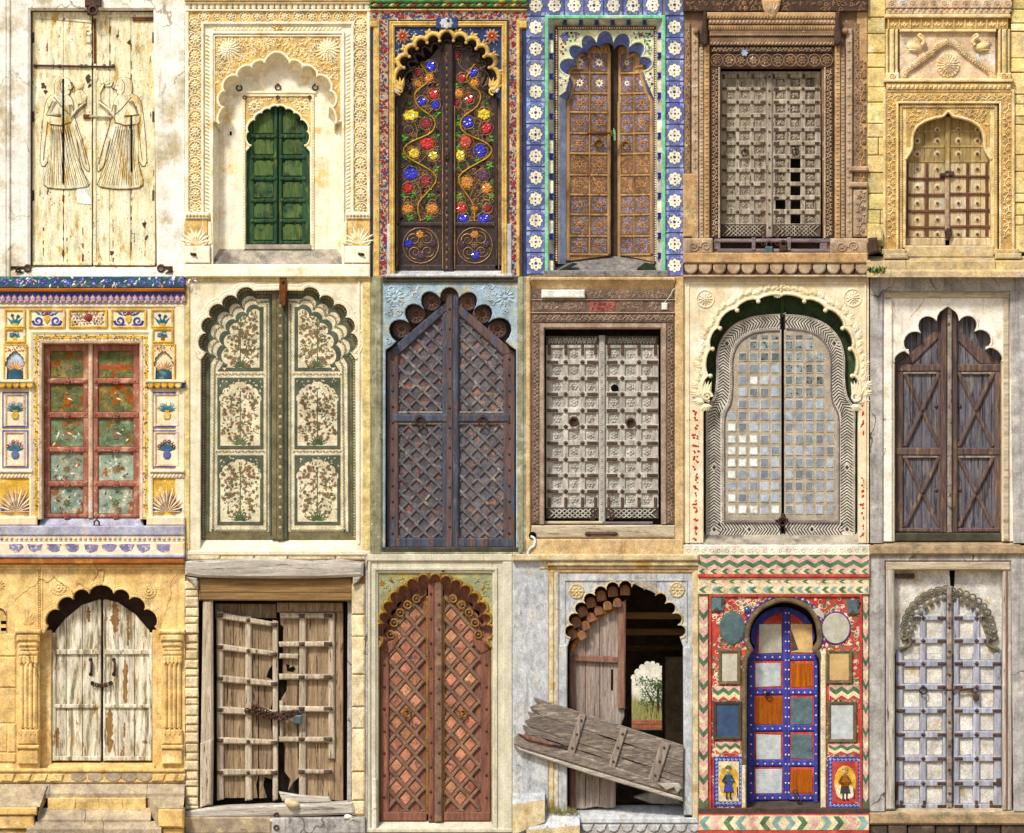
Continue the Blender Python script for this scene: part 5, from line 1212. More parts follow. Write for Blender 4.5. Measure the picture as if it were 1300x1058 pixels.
        for y in (532, 582, 640, 708, 770, 832, 888):
            for x in cols[i]: put('round_boss', rs, x, y, -48, lf)
        for x in cols[i]: put('round_boss', rs, x, 490, -48, lf, 0, .8)
    bx('meeting_post', D, 306, 440, 324, 650, -56, -38, 'dusty_wood', 4); bx('meeting_post', D, 304, 655, 322, 910, -56, -36, 'tan_carved', 4)
    z = B('rust'); z.tube([(290, 664, -34), (312, 668, -32), (332, 660, -34)], 4).box(284, 655, 304, 672, -48, -36, 2).box(322, 648, 338, 672, -48, -36, 2).ring(312, 658, 9, 2.5, -32); build('hasp', z, D)
    z = B('shade'); z.ring(317, 880, 12, 4, -34, 'iron').poly([(306, 872), (324, 862), (330, 890), (318, 912), (304, 900)], -38, -28, 3, 'iron'); build('padlock', z, None, 'black padlock low on the arched door under the swans', 'padlock')
    # steps
    def step(y0, y1, d, m, lab, xs):
        T = thing('stone_step', 330, y1, d, lab, 'step')
        for a, c in zip(xs, xs[1:]):
            q = B(m); y2 = y0 + (y1 - y0) * .42
            q.add([(a + 1, y0, d - 50), (c - 1, y0, d - 50), (c - 1, y2, d), (a + 1, y2, d), (c - 1, y1, d), (a + 1, y1, d)], [(0, 3, 2, 1), (3, 5, 4, 2)])
            q.quad((a + 1, y0, d - 50), (a + 1, y2, d), (a + 1, y1, d), (a + 1, y1, d - 50)).quad((c - 1, y0, d - 50), (c - 1, y2, d), (c - 1, y1, d), (c - 1, y1, d - 50))
            build('step_slab', q, T)
    bx('threshold', wall, 150, 932, 486, 978, -60, 8, 'step_stone', 5)
    step(972, 1026, 40, 'step_stone', 'upper sandstone step below the arched door with swans', [0, 150, 488, 640])
    step(1018, 1054, 70, 'step_stone', 'lowest sandstone step below the arched door with swans', [0, 90, 412, 640])
    rub = B('sand_block'); rub.poly([(4, 852), (50, 850), (62, 880), (60, 920), (4, 925)], 0, 40, 8, None, 3).poly([(4, 905), (40, 900), (48, 960), (4, 968)], 10, 60, 8, 'dark_carved', 3); build('fallen_stone', rub, None, 'broken stone blocks leaning at the left foot of the swan doorway', 'stone')
    pb = B('moss_mat')
    for _ in range(120): x = RN.uniform(8, 70); pb.leaf(x, 1034 + RN.uniform(-8, 8), RN.uniform(8, 22), 2.5, -pi / 2 + RN.uniform(-1, 1), 60 + RN.uniform(0, 18), 3, RN.choice(('moss_mat', 'green_band')))
    build('weed', pb, None, 'small green weed growing on the bottom step at the left', 'plant')
# ================================================================== 7  red and green door in a painted wall
def vase(b, x, y, s, body, fl, leafm='green_leaf', d=0, n=7, sd=1):
    r = random.Random(sd)
    for k in range(n * 2):
        a = -pi / 2 + (k - n + .5) * .26; l = s * r.uniform(.8, 1.15)
        b.leaf(x, y - s * .1, l, s * .1, a, d, s * .06, leafm)
    for k in range(n):
        a = -pi / 2 + (k - n / 2 + .5) * .44; l = s * r.uniform(.65, 1.05)
        b.flower(x + l * cos(a), y - s * .1 + l * sin(a), s * .22, 6, d + 1.2, s * .06, fl[k % len(fl)], 'tile_cream', k)
    b.poly([(x - s * .2, y - s * .12), (x + s * .2, y - s * .12), (x + s * .38, y + s * .2), (x + s * .34, y + s * .5), (x + s * .18, y + s * .68), (x - s * .18, y + s * .68), (x - s * .34, y + s * .5), (x - s * .38, y + s * .2)], d, d + s * .12, s * .08, body)
    b.poly([(x - s * .26, y - s * .2), (x + s * .26, y - s * .2), (x + s * .2, y - s * .1), (x - s * .2, y - s * .1)], d, d + s * .12, 0, body)
def t7():
    O(0, 352, 2.98)
    w = B('fresco_cream'); w.archwall(-60, 0, 700, [(160, 916), (160, 248), (528, 248), (528, 916)], 916, -60, 0, b=4)
    w.box(664, 105, 700, 920, -2, 6, 3)
    wall = build('frescoed_wall', w, None, 'frescoed wall with painted vases and shells around the red and green door', 'wall')
    c = B('fresco_teal'); c.box(-60, -2, 700, 42, -5, 22, 4).box(-60, 42, 700, 58, -5, 30, 5, 'fresco_brown').box(-60, 58, 700, 86, -5, 14, 2, 'fresco_blue').box(-60, 86, 700, 101, -5, 11, 3, 'fresco_sky').box(-60, 101, 700, 114, -5, 7, 3, 'fresco_cream'); build('cornice', c, wall)
    c = B('fresco_blue'); r = random.Random(2)
    for i in range(15):
        x = 20 + i * 48; c.flower(x, 18 + 5 * (i % 2), 14, 6, 22.3, 2, 'fresco_blue' if i % 2 else 'fresco_blue', 'pink_leaf')
        for k in range(9): c.leaf(x + 24 + r.uniform(-20, 20), 20 + r.uniform(-14, 14), 16, 3.5, r.random() * 6.3, 22.3, 1.5, r.choice(('teal_leaf', 'fresco_sky', 'green_leaf', 'tile_cream', 'pink_leaf')))
    build('cornice_flowers', c, wall, kind='stuff')
    lm = proto('fringe_leaf', B('pink_leaf').poly([(-9, 0), (0, -13), (9, 0), (11, 14), (-5, 18)], 0, 5, 2).leaf(-2, 14, 28, 5, -1.4, 4, 3, 'fresco_sky'))
    for i in range(31): put('fringe_leaf', lm, 10 + i * 22.8, 78, 12, wall)
    # framed panels of the top row and the niches
    def panel(x0, y0, x1, y1, motif, fm='fresco_yellow', gm='fresco_cream', d=2):
        q = B(gm); q.box(x0, y0, x1, y1, -2, d, 0); q.band([(x0, y0), (x1, y0), (x1, y1), (x0, y1)], [(3, 0), (3, 6), (0, 8), (-5, 6), (-6, d)], True, fm)
        cx, cy = (x0 + x1) / 2, (y0 + y1) / 2
        motif(q, cx, cy, d); build('painted_panel', q, wall)
    sprig = lambda m1, m2: (lambda q, x, y, d: ([q.leaf(x, y + 26, 24 + 24 * (k % 2), 5, -pi / 2 + (k - 4) * .26, d, 2, m1) for k in range(9)], q.flower(x - 10, y - 12, 8, 6, d + 1, 2, m2), q.flower(x + 12, y - 8, 8, 6, d + 1, 2, m2), q.poly([(x - 10, y + 18), (x + 10, y + 18), (x + 7, y + 31), (x - 7, y + 31)], d, d + 2, 0, 'fresco_yellow')))
    def scrollv(q, x, y, d):
        for sg in (-1, 1):
            q.spiral(x + sg * 34, y + 8, 20, 1.3, 0 if sg > 0 else pi, d + 1, 5, 'fresco_blue', sg); q.leaf(x + sg * 8, y + 24, 48, 7, 0 if sg > 0 else pi, d, 3, 'fresco_blue'); q.spiral(x + sg * 14, y - 20, 9, 1, 0, d + 1, 3, 'fresco_blue')
            q.leaf(x + sg * 20, y - 10, 34, 5, -.6 if sg > 0 else pi + .6, d, 2, 'teal_leaf')
        q.poly([(x - 8, y - 12), (x + 8, y - 12), (x + 13, y + 2), (x, y + 22), (x - 13, y + 2)], d, d + 4, 2, 'fresco_yellow'); q.flower(x, y - 18, 10, 6, d + 1, 3, 'rose_leaf')
    def central(q, x, y, d):
        q.dome(x + 2, y - 4, 16, d, 7, 10, 2, 'rose_leaf')
        q.foliage([(x - 66, y - 30), (x + 66, y - 30), (x + 66, y + 30), (x - 66, y + 30)], d, 13, 1.5, None, None, .2, 4, 1, ('fresco_brown', 'green_leaf', 'fresco_yellow', 'rose_leaf', 'violet_wash'))
    panel(20, 124, 94, 190, sprig('teal_leaf', 'green_leaf'), 'fresco_yellow'); panel(112, 124, 244, 190, scrollv); panel(262, 124, 404, 190, central); panel(422, 124, 552, 190, scrollv); panel(574, 124, 654, 190, sprig('teal_leaf', 'fresco_teal'))
    panel(20, 197, 94, 246, lambda q, x, y, d: vase(q, x, y + 8, 22, 'fresco_yellow', ('teal_leaf', 'fresco_blue'), 'teal_leaf', d)); panel(578, 197, 654, 246, lambda q, x, y, d: vase(q, x, y + 8, 22, 'fresco_brown', ('teal_leaf', 'fresco_blue'), 'teal_leaf', d))
    for x0 in (18, 580):
        q = B('fresco_cream'); cx = x0 + 40; left = [(x0 + 12, 340), (x0 + 12, 318), (x0 + 20, 302), (x0 + 30, 292), (cx, 284)]
        q.archwall(x0, 256, x0 + 80, [(x0 + 10, 386)] + scal(mir(left, cx), .4, 4) + [(x0 + 70, 386)], 386, 1, 10, b=2, rm='seam_brown')
        q.rect(x0 + 4, 258, x0 + 76, 386, 1.2, 'fresco_sky' if x0 < 100 else 'fresco_cream')
        q.poly([(x0 + 10, 386), (x0 + 10, 356), (cx - 10, 344), (cx + 24, 352), (x0 + 70, 360), (x0 + 70, 386)], 1.2, 3, 1, 'fresco_teal')
        for k in range(9): q.leaf(cx, 352, 40, 6, -pi / 2 + (k - 4) * .32, 1.6, 3, 'pink_leaf' if k % 2 else 'fresco_yellow')
        for k in range(60): q.dome(x0 + RN.uniform(4, 76), 258 + RN.uniform(2, 26), 2.6, 10, 1, 5, 1, RN.choice(('fresco_brown', 'rose_leaf', 'fresco_yellow')))
        q.band([(x0, 386), (x0, 256), (x0 + 80, 256), (x0 + 80, 386)], [(4, 0), (4, 12), (-2, 12), (-3, 8)], False, 'fresco_yellow')
        build('painted_niche', q, wall)
        a, c = (-60, 128) if x0 < 100 else (552, 700)
        q = B('fresco_cream'); q.box(a, 388, c, 400, -2, 30, 4).box(a + (0 if a < 0 else 4), 398, c - (4 if a < 0 else 0), 420, -2, 14, 2, 'fresco_blue'); build('console', q, wall)
        me = proto('console_lobe', B('fresco_yellow').poly([(-13, 0)] + arc(0, 6, 13, 17, 180, 360, 8) + [(13, 0)], 0, 12, 5))
        for k in range(5): put('console_lobe', me, (12 if a < 0 else 572) + k * 26, 399, 14, wall)
        # vase panels
        px0, px1 = (8, 108) if x0 < 100 else (574, 690)
        for j, (ya, yb) in enumerate(((434, 570), (578, 722))):
            q = B('fresco_cream'); q.box(px0, ya, px1, yb, -2, 3, 1); q.band([(px0 + 3, ya + 3), (px1 - 3, ya + 3), (px1 - 3, yb - 3), (px0 + 3, yb - 3)], [(2, 3), (2, 5), (-2, 5), (-2, 3)], True, 'fresco_blue')
            q.band([(px0 + 16, ya + 12), (px1 - 16, ya + 12), (px1 - 16, yb - 10), (px0 + 16, yb - 10)], [(4, 3), (2, 8), (-2, 6), (-4, 3)], True, 'pink_stone')
            if j == 0: vase(q, (px0 + px1) / 2, yb - 58, 38, 'fresco_yellow', ('tile_cream', 'fresco_sky', 'tile_cream'), 'teal_leaf', 4, 6, 3)
            else: vase(q, (px0 + px1) / 2, yb - 62, 40, 'tile_blue', ('rose_leaf', 'pink_leaf') if x0 < 100 else ('rose_leaf', 'dark_motif'), 'teal_leaf', 4, 6, 5)
            build('vase_panel', q, wall)
        sx0, sx1 = (0, 124) if x0 < 100 else (568, 698)
        q = B('fresco_cream'); q.box(sx0, 728, sx1, 740, -2, 18, 4).box(sx0, 740, sx1, 762, -2, 10, 3, 'pink_stone')
        for k in range(9): q.leaf(sx0 + 4 + k * 13.5, 760, 20, 6, -1.1, 10, 5, 'fresco_cream')
        q.box(sx0, 762, sx1, 898, -2, 3, 0, 'fresco_yellow'); build('shell_niche', q, wall)
        q = B('tile_cream'); cx = (sx0 + sx1) / 2
        for k in range(13):
            a2 = -pi / 2 + (k - 6) * .26; l = 104 - abs(k - 6) * 6
            q.leaf(cx, 888, l, 9, a2, 3, 12, 'tile_cream' if k % 2 else 'pink_stone'); q.leaf(cx, 888, l * .9, 3, a2 + .13, 3, 9, 'fresco_brown' if x0 > 100 or k % 3 else 'fresco_yellow')
        q.dome(cx - 50, 880, 9, 3, 6, 7, 2, 'fresco_blue').dome(cx + 50, 880, 9, 3, 6, 7, 2, 'fresco_blue')
        build('painted_shell', q, wall)
    fr = B('fresco_cream'); P = lambda a: [(a, 916), (a, a + 90), (690 - a, a + 90), (690 - a, 916)]
    fr.band(P(118), [(6, 0), (6, 10), (0, 12), (-8, 8), (-10, 6)]); fr.band(P(138), [(10, 4), (10, 7), (-10, 5), (-10, 0)], m='fresco_cream'); fr.band(P(137), [(6, 6), (6, 8), (-5, 7.4), (-5, 5)], m='fresco_yellow'); fr.band(P(156), [(8, 4), (6, 9), (-2, 7), (-6, -2), (-8, -20)], m='pink_stone'); build('door_frame', fr, wall)
    q = B('green_leaf'); r = random.Random(9)
    for k in range(330):
        t = r.random()
        if t < .36: x, y = r.uniform(130, 146), r.uniform(230, 914)
        elif t < .72: x, y = r.uniform(544, 560), r.uniform(230, 914)
        else: x, y = r.uniform(134, 556), r.uniform(220, 236)
        q.leaf(x, y, 8, 2.4, r.random() * 6.3, 8, 1.4, r.choice(('green_leaf', 'green_leaf', 'olive_petal', 'fresco_brown', 'tile_cream')))
    build('frame_print', q, wall, kind='stuff')
    D = thing('double_door', 345, 912, -30, 'red framed door with ten green painted panels in a frescoed wall', 'door')
    rows = [(278, 382), (404, 510), (534, 642), (664, 772), (794, 896)]
    st = proto('stud', B('red_frame').dome(0, 0, 6, 0, 5, 8)); bo = proto('boss', B('red_frame').poly(lobed(0, 0, 14, 6, .2), 0, 6, 3).dome(0, 0, 6, 5, 4, 8))
    for i in range(2):
        x0, x1 = ((162, 334), (347, 527))[i]; a, c = ((186, 312), (368, 502))[i]
        lf = build('door_leaf', B('red_frame').box(x0, 252, x1, 914, -60, -46, 0), D)
        bx('stile', lf, x0, 252, a, 914, -46, -34, 'red_frame', 4); bx('stile', lf, c, 252, x1, 914, -46, -34, 'red_frame', 4)
        bx('rail', lf, x0 + 2, 254, x1 - 2, 279, -46, -33, 'red_frame', 4)
        for k, (ya, yb) in enumerate(rows):
            y2 = rows[k + 1][0] if k < 4 else 912
            bx('rail', lf, x0 + 2, yb, x1 - 2, y2, -46, -31, 'red_frame', 5)
            q = B('olive_fresco_panel' if k < 2 else 'turquoise_fresco' if k > 2 else 'green_fresco'); q.poly([(a, ya + 12), (a + 10, ya + 8), (a + 18, ya), (c - 18, ya), (c - 10, ya + 8), (c, ya + 12), (c, yb), (a, yb)], -48, -43, 2)
            r = random.Random(k * 5 + i); cx, cy = (a + c) / 2, (ya + yb) / 2 + 6
            for z in range(16): q.leaf(cx + r.uniform(-50, 50), cy + r.uniform(-38, 34), r.uniform(10, 26), 4, r.random() * 6.3, -42.8, 1, r.choice(('green_leaf', 'green_fresco', 'fresco_brown', 'green_leaf') if k < 2 else ('green_leaf', 'green_fresco', 'fresco_sky', 'fresco_cream')))
            if i == 1 and k == 0: q.box(a + 4, cy - 4, c - 4, cy + 14, -43, -42, 0, 'fresco_brown'); [q.dome(a + 20 + z * 12, cy + 2, 5, -42, 2, 6, 1, 'rose_leaf', 9) for z in range(8)]
            elif k in (1, 2): q.poly([(cx - 10, cy + 20), (cx - 12, cy - 2), (cx - 5, cy - 16), (cx + 6, cy - 16), (cx + 13, cy), (cx + 10, cy + 22)], -43, -41.5, 1, 'fresco_brown' if k == 1 else 'brown_petal').dome(cx, cy - 22, 7, -42, 3, 7, 2, 'brown_petal').leaf(cx, cy - 6, 26, 4, .4, -41.5, 2, 'fresco_cream')
            else: q.flower(cx, cy + 4, 17, 7, -42.8, .8, 'brown_petal' if k != 4 else 'olive_petal', 'green_fresco')
            build('panel', q, lf)
            for sx in (a - 6, c + 6): put('stud', st, sx, yb + 10, -33, lf)
            put('boss', bo, (a + c) / 2, (yb + y2) / 2, -31, lf)
    bx('meeting_strip', D, 332, 250, 348, 914, -46, -26, 'pink_stone', 4)
    s = B('blue_stone'); s.quad((150, 912, -40), (535, 912, -40), (550, 966, 24), (146, 966, 24)).box(-60, 906, 142, 940, -5, 22, 5, 'fresco_cream').box(556, 906, 700, 940, -5, 22, 5, 'fresco_cream').box(-60, 940, 700, 978, -40, 26, 5).box(-60, 976, 700, 1002, -5, 20, 3, 'fresco_cream').box(-60, 1002, 700, 1053, -20, 30, 5, 'fresco_cream'); build('base_plinth', s, wall)
    bd = B('pink_stone')
    for k in range(38): bd.dome(8 + k * 18.6, 989, 7, 20, 6, 8, 2, 'pink_stone' if k % 2 else 'blue_stone')
    build('bead_row', bd, wall)
    for x in (62, 134, 205, 276, 346, 416, 481, 545, 620): build('painted_lobe', B('violet_wash').poly([(x + u * RN.uniform(.8, 1.05), 1022 + v * RN.uniform(.7, 1.05)) for u, v in ((-30, -14), (0, -16), (30, -14), (30, 0), (24, 12), (12, 18), (-4, 21), (-18, 14), (-26, 4))], 28, 31, 1), wall)
    build('padlock', B('iron').box(350, 938, 386, 956, 4, 20, 5).tube([(358, 940, 14), (358, 926, 14), (366, 918, 14), (376, 926, 14), (376, 940, 14)], 3.5), None, 'dark padlock on the threshold of the red and green painted door', 'padlock')

# ================================================================== 8  white door with green framed flower panels
def t8():
    O(235, 352, 2.98)
    left = [(60, 312), (80, 284), (78, 212), (98, 154), (142, 108), (196, 82), (258, 52)]
    arch = scal(left, [.0, .4, .42, .42, .42, .4], 7) + [(352, 50)]
    arch = arch + [(704 - x, y) for x, y in reversed(arch[:-1])]
    op = [(58, 1030)] + arch + [(646, 1030)]
    w = B('ivory_wall'); w.archwall(0, -2, 702, op, 1030, -60, 0, b=3)
    w.box(0, -2, 18, 1052, -2, 6, 3, 'yellow_wall').box(0, -2, 702, 16, -2, 8, 3, 'yellow_wall').box(672, 16, 702, 1052, -2, 6, 3, 'yellow_wall').box(654, 16, 662, 1010, -2, 5, 2)
    wall = build('plaster_wall', w, None, 'ivory plaster wall with a scalloped arch around the white and green flower door', 'wall')
    rim = B('ivory_wall'); rim.band(arch, [(0, -4), (1, 5), (8, 6), (14, 3), (20, 4), (24, 0)]); build('arch_moulding', rim, wall)
    s = B('ivory_wall'); s.quad((0, 990, -42), (702, 990, -42), (702, 1036, 4), (0, 1036, 4)).box(0, 1034, 702, 1053, -60, 8, 4); build('sill', s, wall)
    D = thing('double_door', 352, 995, -30, 'white and green door painted with flowering plants in six panels', 'door')
    base = [(60, 994)] + arch + [(644, 994)]
    inner = [(x + (0 if 1 else 0), y) for x, y in arch]
    for i in range(2):
        sg = -1 if i == 0 else 1
        M = (lambda p: p) if i == 0 else (lambda p: [(704 - x + 2, *z) for x, *z in p])
        half = [(60, 994)] + arch[:arch.index((352, 50))] + [(326, 50), (326, 994)]
        lf = build('door_leaf', B('door_olive').poly(M(half), -48, -34, 0), D)
        def lobes(o, n=7):
            kx = (266 - o * 1.1) / 266
            c = [(326 - (326 - x) * kx + (o * .05), y + o * (.55 + .45 * (312 - y) / 260)) for x, y in left]
            return scal(c, [.0, .4, .42, .42, .42, .4], n)
        def lpath(o): 
            q = [z for z in lobes(o) if z[0] < 318 - o * .1]
            return [(60 + o, 990 - o)] + q + [(323 - o * .1, 52 + o)]
        lp = lpath(0)
        f = B('door_green')
        # outline bands following the scallops
        def bandat(o, wd, d, m):
            p = lpath(o) + [(323 - o * .1, 990 - o)]
            f.band(M(p), [(wd / 2, d - 3), (wd / 2, d), (-wd / 2, d), (-wd / 2, d - 3)], False, m)
            return p
        bandat(14, 5, -32, 'door_green'); pin = bandat(26, 8, -31, 'door_green')
        f.flat(M(pin) if i == 0 else M(pin)[::-1], -32.6, 'ivory_paint')
        build('painted_border', f, lf)
        # dotted pattern in the dark edge and red/green chain in the ivory border
        q = B('tile_cream')
        for x, y, a in resample(M(lpath(7)), 11): q.flat(lobed(x, y, 2.6, 4, .2, a, 1), -33.4, 'ivory_paint')
        for x, y, a in resample(M([(104, 960)] + lpath(44)[1:-1] + [(309, 92), (309, 960), (104, 960)]), 12.5):
            q.flat(lobed(x, y, 5, 4, .35, a + .78, 2), -32.2, 'brown_petal'); q.leaf(x + 6 * cos(a), y + 6 * sin(a), 6, 2.6, a + 1.2, -32.3, .8, 'green_leaf'); q.leaf(x + 6 * cos(a), y + 6 * sin(a), 6, 2.6, a - 1.9, -32.3, .8, 'green_leaf')
        for yy in (368, 661):
            for k in range(15): q.flat(lobed(*M([(118 + k * 12.5, yy)])[0], 5, 4, .35, .78, 2), -32.2, 'brown_petal'); q.leaf(*M([(124 + k * 12.5, yy)])[0], 6, 2.6, 1.2 * (-1) ** k, -32.3, .8, 'green_leaf')
        build('border_print', q, lf, kind='stuff')
        # three panels
        for k, (ya, yb) in enumerate(((84, 356), (380, 650), (674, 938))):
            p = B('ivory_paint')
            if k == 0:
                pts = [(120, 354)] + [z for z in lobes(60) if z[0] < 290] + [(294, 112), (294, 354)]
                inn = [(138, 342)] + [z for z in lobes(76) if z[0] < 276] + [(280, 128), (280, 342)]
            else:
                pts = [(120, yb), (120, ya), (294, ya), (294, yb)]
                inn = [(132, yb - 12)] + scal([(132, ya + 90), (140, ya + 62), (160, ya + 40), (186, ya + 28), (207, ya + 18), (228, ya + 28), (254, ya + 40), (274, ya + 62), (282, ya + 90)], .3, 4) + [(282, yb - 12)]
            p.poly(M(pts), -33, -29, 1.5, 'door_green'); p.flat(M(inn) if i == 0 else M(inn)[::-1], -28.6, 'ivory_paint')
            if k: 
                for z in range(26):
                    x, y = RN.uniform(128, 286), RN.uniform(ya + 8, ya + 60)
                    if not inpoly(inn, x, y) : p.leaf(*M([(x, y)])[0], 9, 2.5, RN.random() * 6.3, -28.4, .6, 'ivory_paint')
            r = random.Random(k + 20)
            cx = 207
            top = ya + (34 if k else 46)
            p.tube([(*M([(cx, yb - 20)])[0], -28), (*M([(cx, top + 16)])[0], -28)], 1.8, 4, False, 'green_leaf')
            reg = offset(inn, -6, False); reg = [z for z in inn]
            n = 0
            for z in range(1800):
                x, y = r.uniform(134, 282), r.uniform(top, yb - 18)
                if not inpoly(inn, x, y) or not inpoly(inn, x - 7, y) or not inpoly(inn, x + 7, y - 6): continue
                if y > yb - 52 and abs(x - cx) > 46 : continue
                n += 1
                if n > 260: break
                X, Y = M([(x, y)])[0]
                if n % 3 == 0: p.flower(X, Y, r.uniform(6, 9.5), 6, -28.3, 1.2, r.choice(('brown_petal', 'olive_petal', 'brown_petal')), 'rose_leaf', r.random())
                else: p.leaf(X, Y, r.uniform(9, 17), 3, r.uniform(-pi, 0), -28.4, .8, r.choice(('olive_petal', 'olive_petal', 'door_green', 'brown_petal')))
            for z in range(9): p.leaf(*M([(cx, yb - 16)])[0], 44 - abs(z - 4) * 2, 4, -pi / 2 + (z - 4) * .36, -28.2, 1.2, 'green_leaf')
            build('flower_panel', p, lf)
    po = B('door_olive'); po.box(327, 48, 347, 994, -34, -22, 3).box(347, 48, 372, 996, -34, -16, 6, 'door_olive').box(372, 48, 386, 994, -34, -24, 3, 'door_green')
    for k in range(72): po.flower(359, 70 + k * 12.7, 6, 5, -16, 1.5, ('ivory_paint', 'brown_petal', 'olive_petal')[k % 3], 'brown_petal', k); po.flat(lobed(337, 70 + k * 12.7, 3.5, 4, .2, 0, 1), -21.6, 'brown_petal')
    
    build('meeting_post', po, D)
    q = B('iron'); q.poly([(358, -2), (384, -2), (386, 40), (380, 108), (368, 112), (360, 100), (356, 40)], -14, 14, 4, 'seam_brown'); q.dome(371, 18, 9, 12, 8).ring(370, 88, 10, 3, -2)
    build('door_latch', q, None, 'dark iron latch hanging above the white and green flower door', 'latch')

# ================================================================== 9  blue-grey lattice door
def t9():
    O(470, 352, 2.98)
    cus = [(98, 244), (146, 172), (204, 122), (264, 78), (336, 78), (392, 122), (446, 172), (512, 244)]
    arch = [(58, 276), (80, 262)] + scal(cus, [.62, .66, .66, .55, .66, .66, .62], 8) + [(532, 262), (552, 276)]
    op = [(57, 1030)] + arch + [(552, 1030)]
    w = B('blue_fresco'); w.archwall(48, 18, 556, op, 1030, -60, 0, b=3)
    w.box(0, -2, 48, 1052, -60, 4, 4, 'moss_stone').box(556, -2, 596, 1052, -60, 4, 4, 'moss_stone').box(48, -2, 556, 20, -60, 10, 3, 'dark_band').box(18, -2, 42, 1052, 0, 9, 3, 'moss_stone').box(562, -2, 580, 1052, 0, 8, 3, 'moss_stone')
    wall = build('stone_wall', w, None, 'mossy grey wall with pale blue spandrels around the dark lattice door', 'wall')
    f = B('blue_fresco'); reg = [(52, 258), (52, 26), (552, 26), (552, 258)] + list(reversed(offset(arch, 8)))
    f.foliage(reg, 0, 34, 3, None, None, .15, 12, 1, ('blue_fresco', 'blue_fresco', 'fresco_sky'))
    for x, y in ((92, 76), (510, 76)): f.flower(x, y, 38, 12, 0, 6, 'blue_fresco', 'blue_fresco', w=10)
    build('spandrel_relief', f, wall, kind='stuff')
    s = B('dark_band'); s.box(48, 1022, 560, 1053, -60, 6, 4).box(0, 1040, 596, 1054, -20, 8, 3, 'moss_stone'); build('sill', s, wall)
    D = thing('double_door', 300, 1025, -30, 'dark blue grey door with diagonal lattice and carved discs along its top', 'door')
    di = proto('carved_disc', B('rust_wood').poly(lobed(0, 0, 37, 10, .04), -8, 0, 4, 'rust_wood').flower(0, 0, 29, 10, 0, 8, 'umber_wood', 'rust', w=7).ring(0, 0, 31, 3, 0, None, 16, 0))
    bk = build('door_back', B('dark_carved').poly([(60, 1024)] + [(x, y) for x, y in arch] + [(550, 1024)], -70, -58, 0), D)
    for x, y in ((118, 196), (172, 140), (232, 92), (366, 92), (424, 140), (482, 196), (300, 62)): put('carved_disc', di, x, y, -40, D)
    stud = proto('stud', B('iron').dome(0, 0, 5, 0, 5, 7)); ros = proto('rosette_boss', B('violet_panel').poly(lobed(0, 0, 15, 8, .1), 0, 5, 3).dome(0, 0, 8, 4, 4, 8))
    for i in range(2):
        M = (lambda p: p) if i == 0 else (lambda p: [(610 - x, y) for x, y in p])
        lf = build('door_leaf', B('violet_panel').poly(M([(62, 1024), (62, 282), (120, 250), (290, 112), (290, 1024)]), -60, -46, 0), D)
        pl('stile', lf, M([(62, 1024), (62, 284), (106, 264), (106, 1024)]), -48, -32, 'rust_wood', 4); bx('stile', lf, *((272, 125, 292, 1024) if i == 0 else (318, 125, 338, 1024)), -48, -33, 'blue_wood', 4)
        pl('arch_rail', lf, M([(64, 286), (100, 252), (206, 160), (290, 92), (290, 128), (106, 296)]), -48, -30, 'blue_wood' if i == 0 else 'rust_wood', 5)
        bx('rail', lf, *((86, 518, 292, 549) if i == 0 else (318, 518, 530, 549)), -48, -28, 'blue_wood', 5); bx('rail', lf, *((66, 988, 292, 1024) if i == 0 else (318, 988, 546, 1024)), -48, -31, 'blue_wood', 4)
        for y0 in (508, 549): bx('beading', lf, *((96, y0, 288, y0 + 9) if i == 0 else (322, y0, 514, y0 + 9)), -46, -36, 'bar_wood', 2)
        for reg in ([(106, 296), (272, 142), (272, 512), (106, 512)], [(106, 556), (272, 556), (272, 988), (106, 988)]):
            rg = M(reg); 
            if i == 1: rg = rg[::-1]
            xs = [p[0] for p in rg]; ys = [p[1] for p in rg]; x0, x1, y0, y1 = min(xs), max(xs), min(ys), max(ys)
            sp = 58
            for k in range(-12, 14):
                yy = y0 + k * sp
                bar('lattice_bar', lf, (x0 - 20, yy), (x1 + 20, yy + (x1 - x0 + 40) * 1.02), 11, -46, -37, 'lattice_grey', 2.5, rg)
                bar('lattice_bar', lf, (x0 - 20, yy + 5), (x1 + 20, yy + 5 - (x1 - x0 + 40) * 1.02), 9, -46, -40, 'lattice_grey', 2, rg)
            for a in range(-2, 16):
                for b2 in range(-2, 16):
                    cx = x0 - 20 + 28.4 * (a - b2) ; cy = y0 + 29 * (a + b2) - 120
                    if cx < x0 + 13 or cx > x1 - 13 or cy < y0 + 10 or cy > y1 - 10 or not inpoly(rg, cx, cy): continue
                    # centre of the diamond between the bars
                    put('rosette_boss', ros, cx, cy, -46, lf)
        for y in range(310, 1000, 60): put('stud', stud, *(M([(84, y)])[0]), -32, lf)
        x = 188 if i == 0 else 426
        build('ring_handle', B('iron').ring(x, 545, 17, 3.5, -22).dome(x, 528, 8, -28, 9), lf)
    po = B('blue_wood'); po.box(288, 60, 312, 1026, -46, -22, 5, 'rust_wood').box(312, 62, 334, 1026, -46, -24, 5)
    build('meeting_post', po, D)
    for y in range(120, 1000, 75): put('stud', stud, 300, y, -22, D)
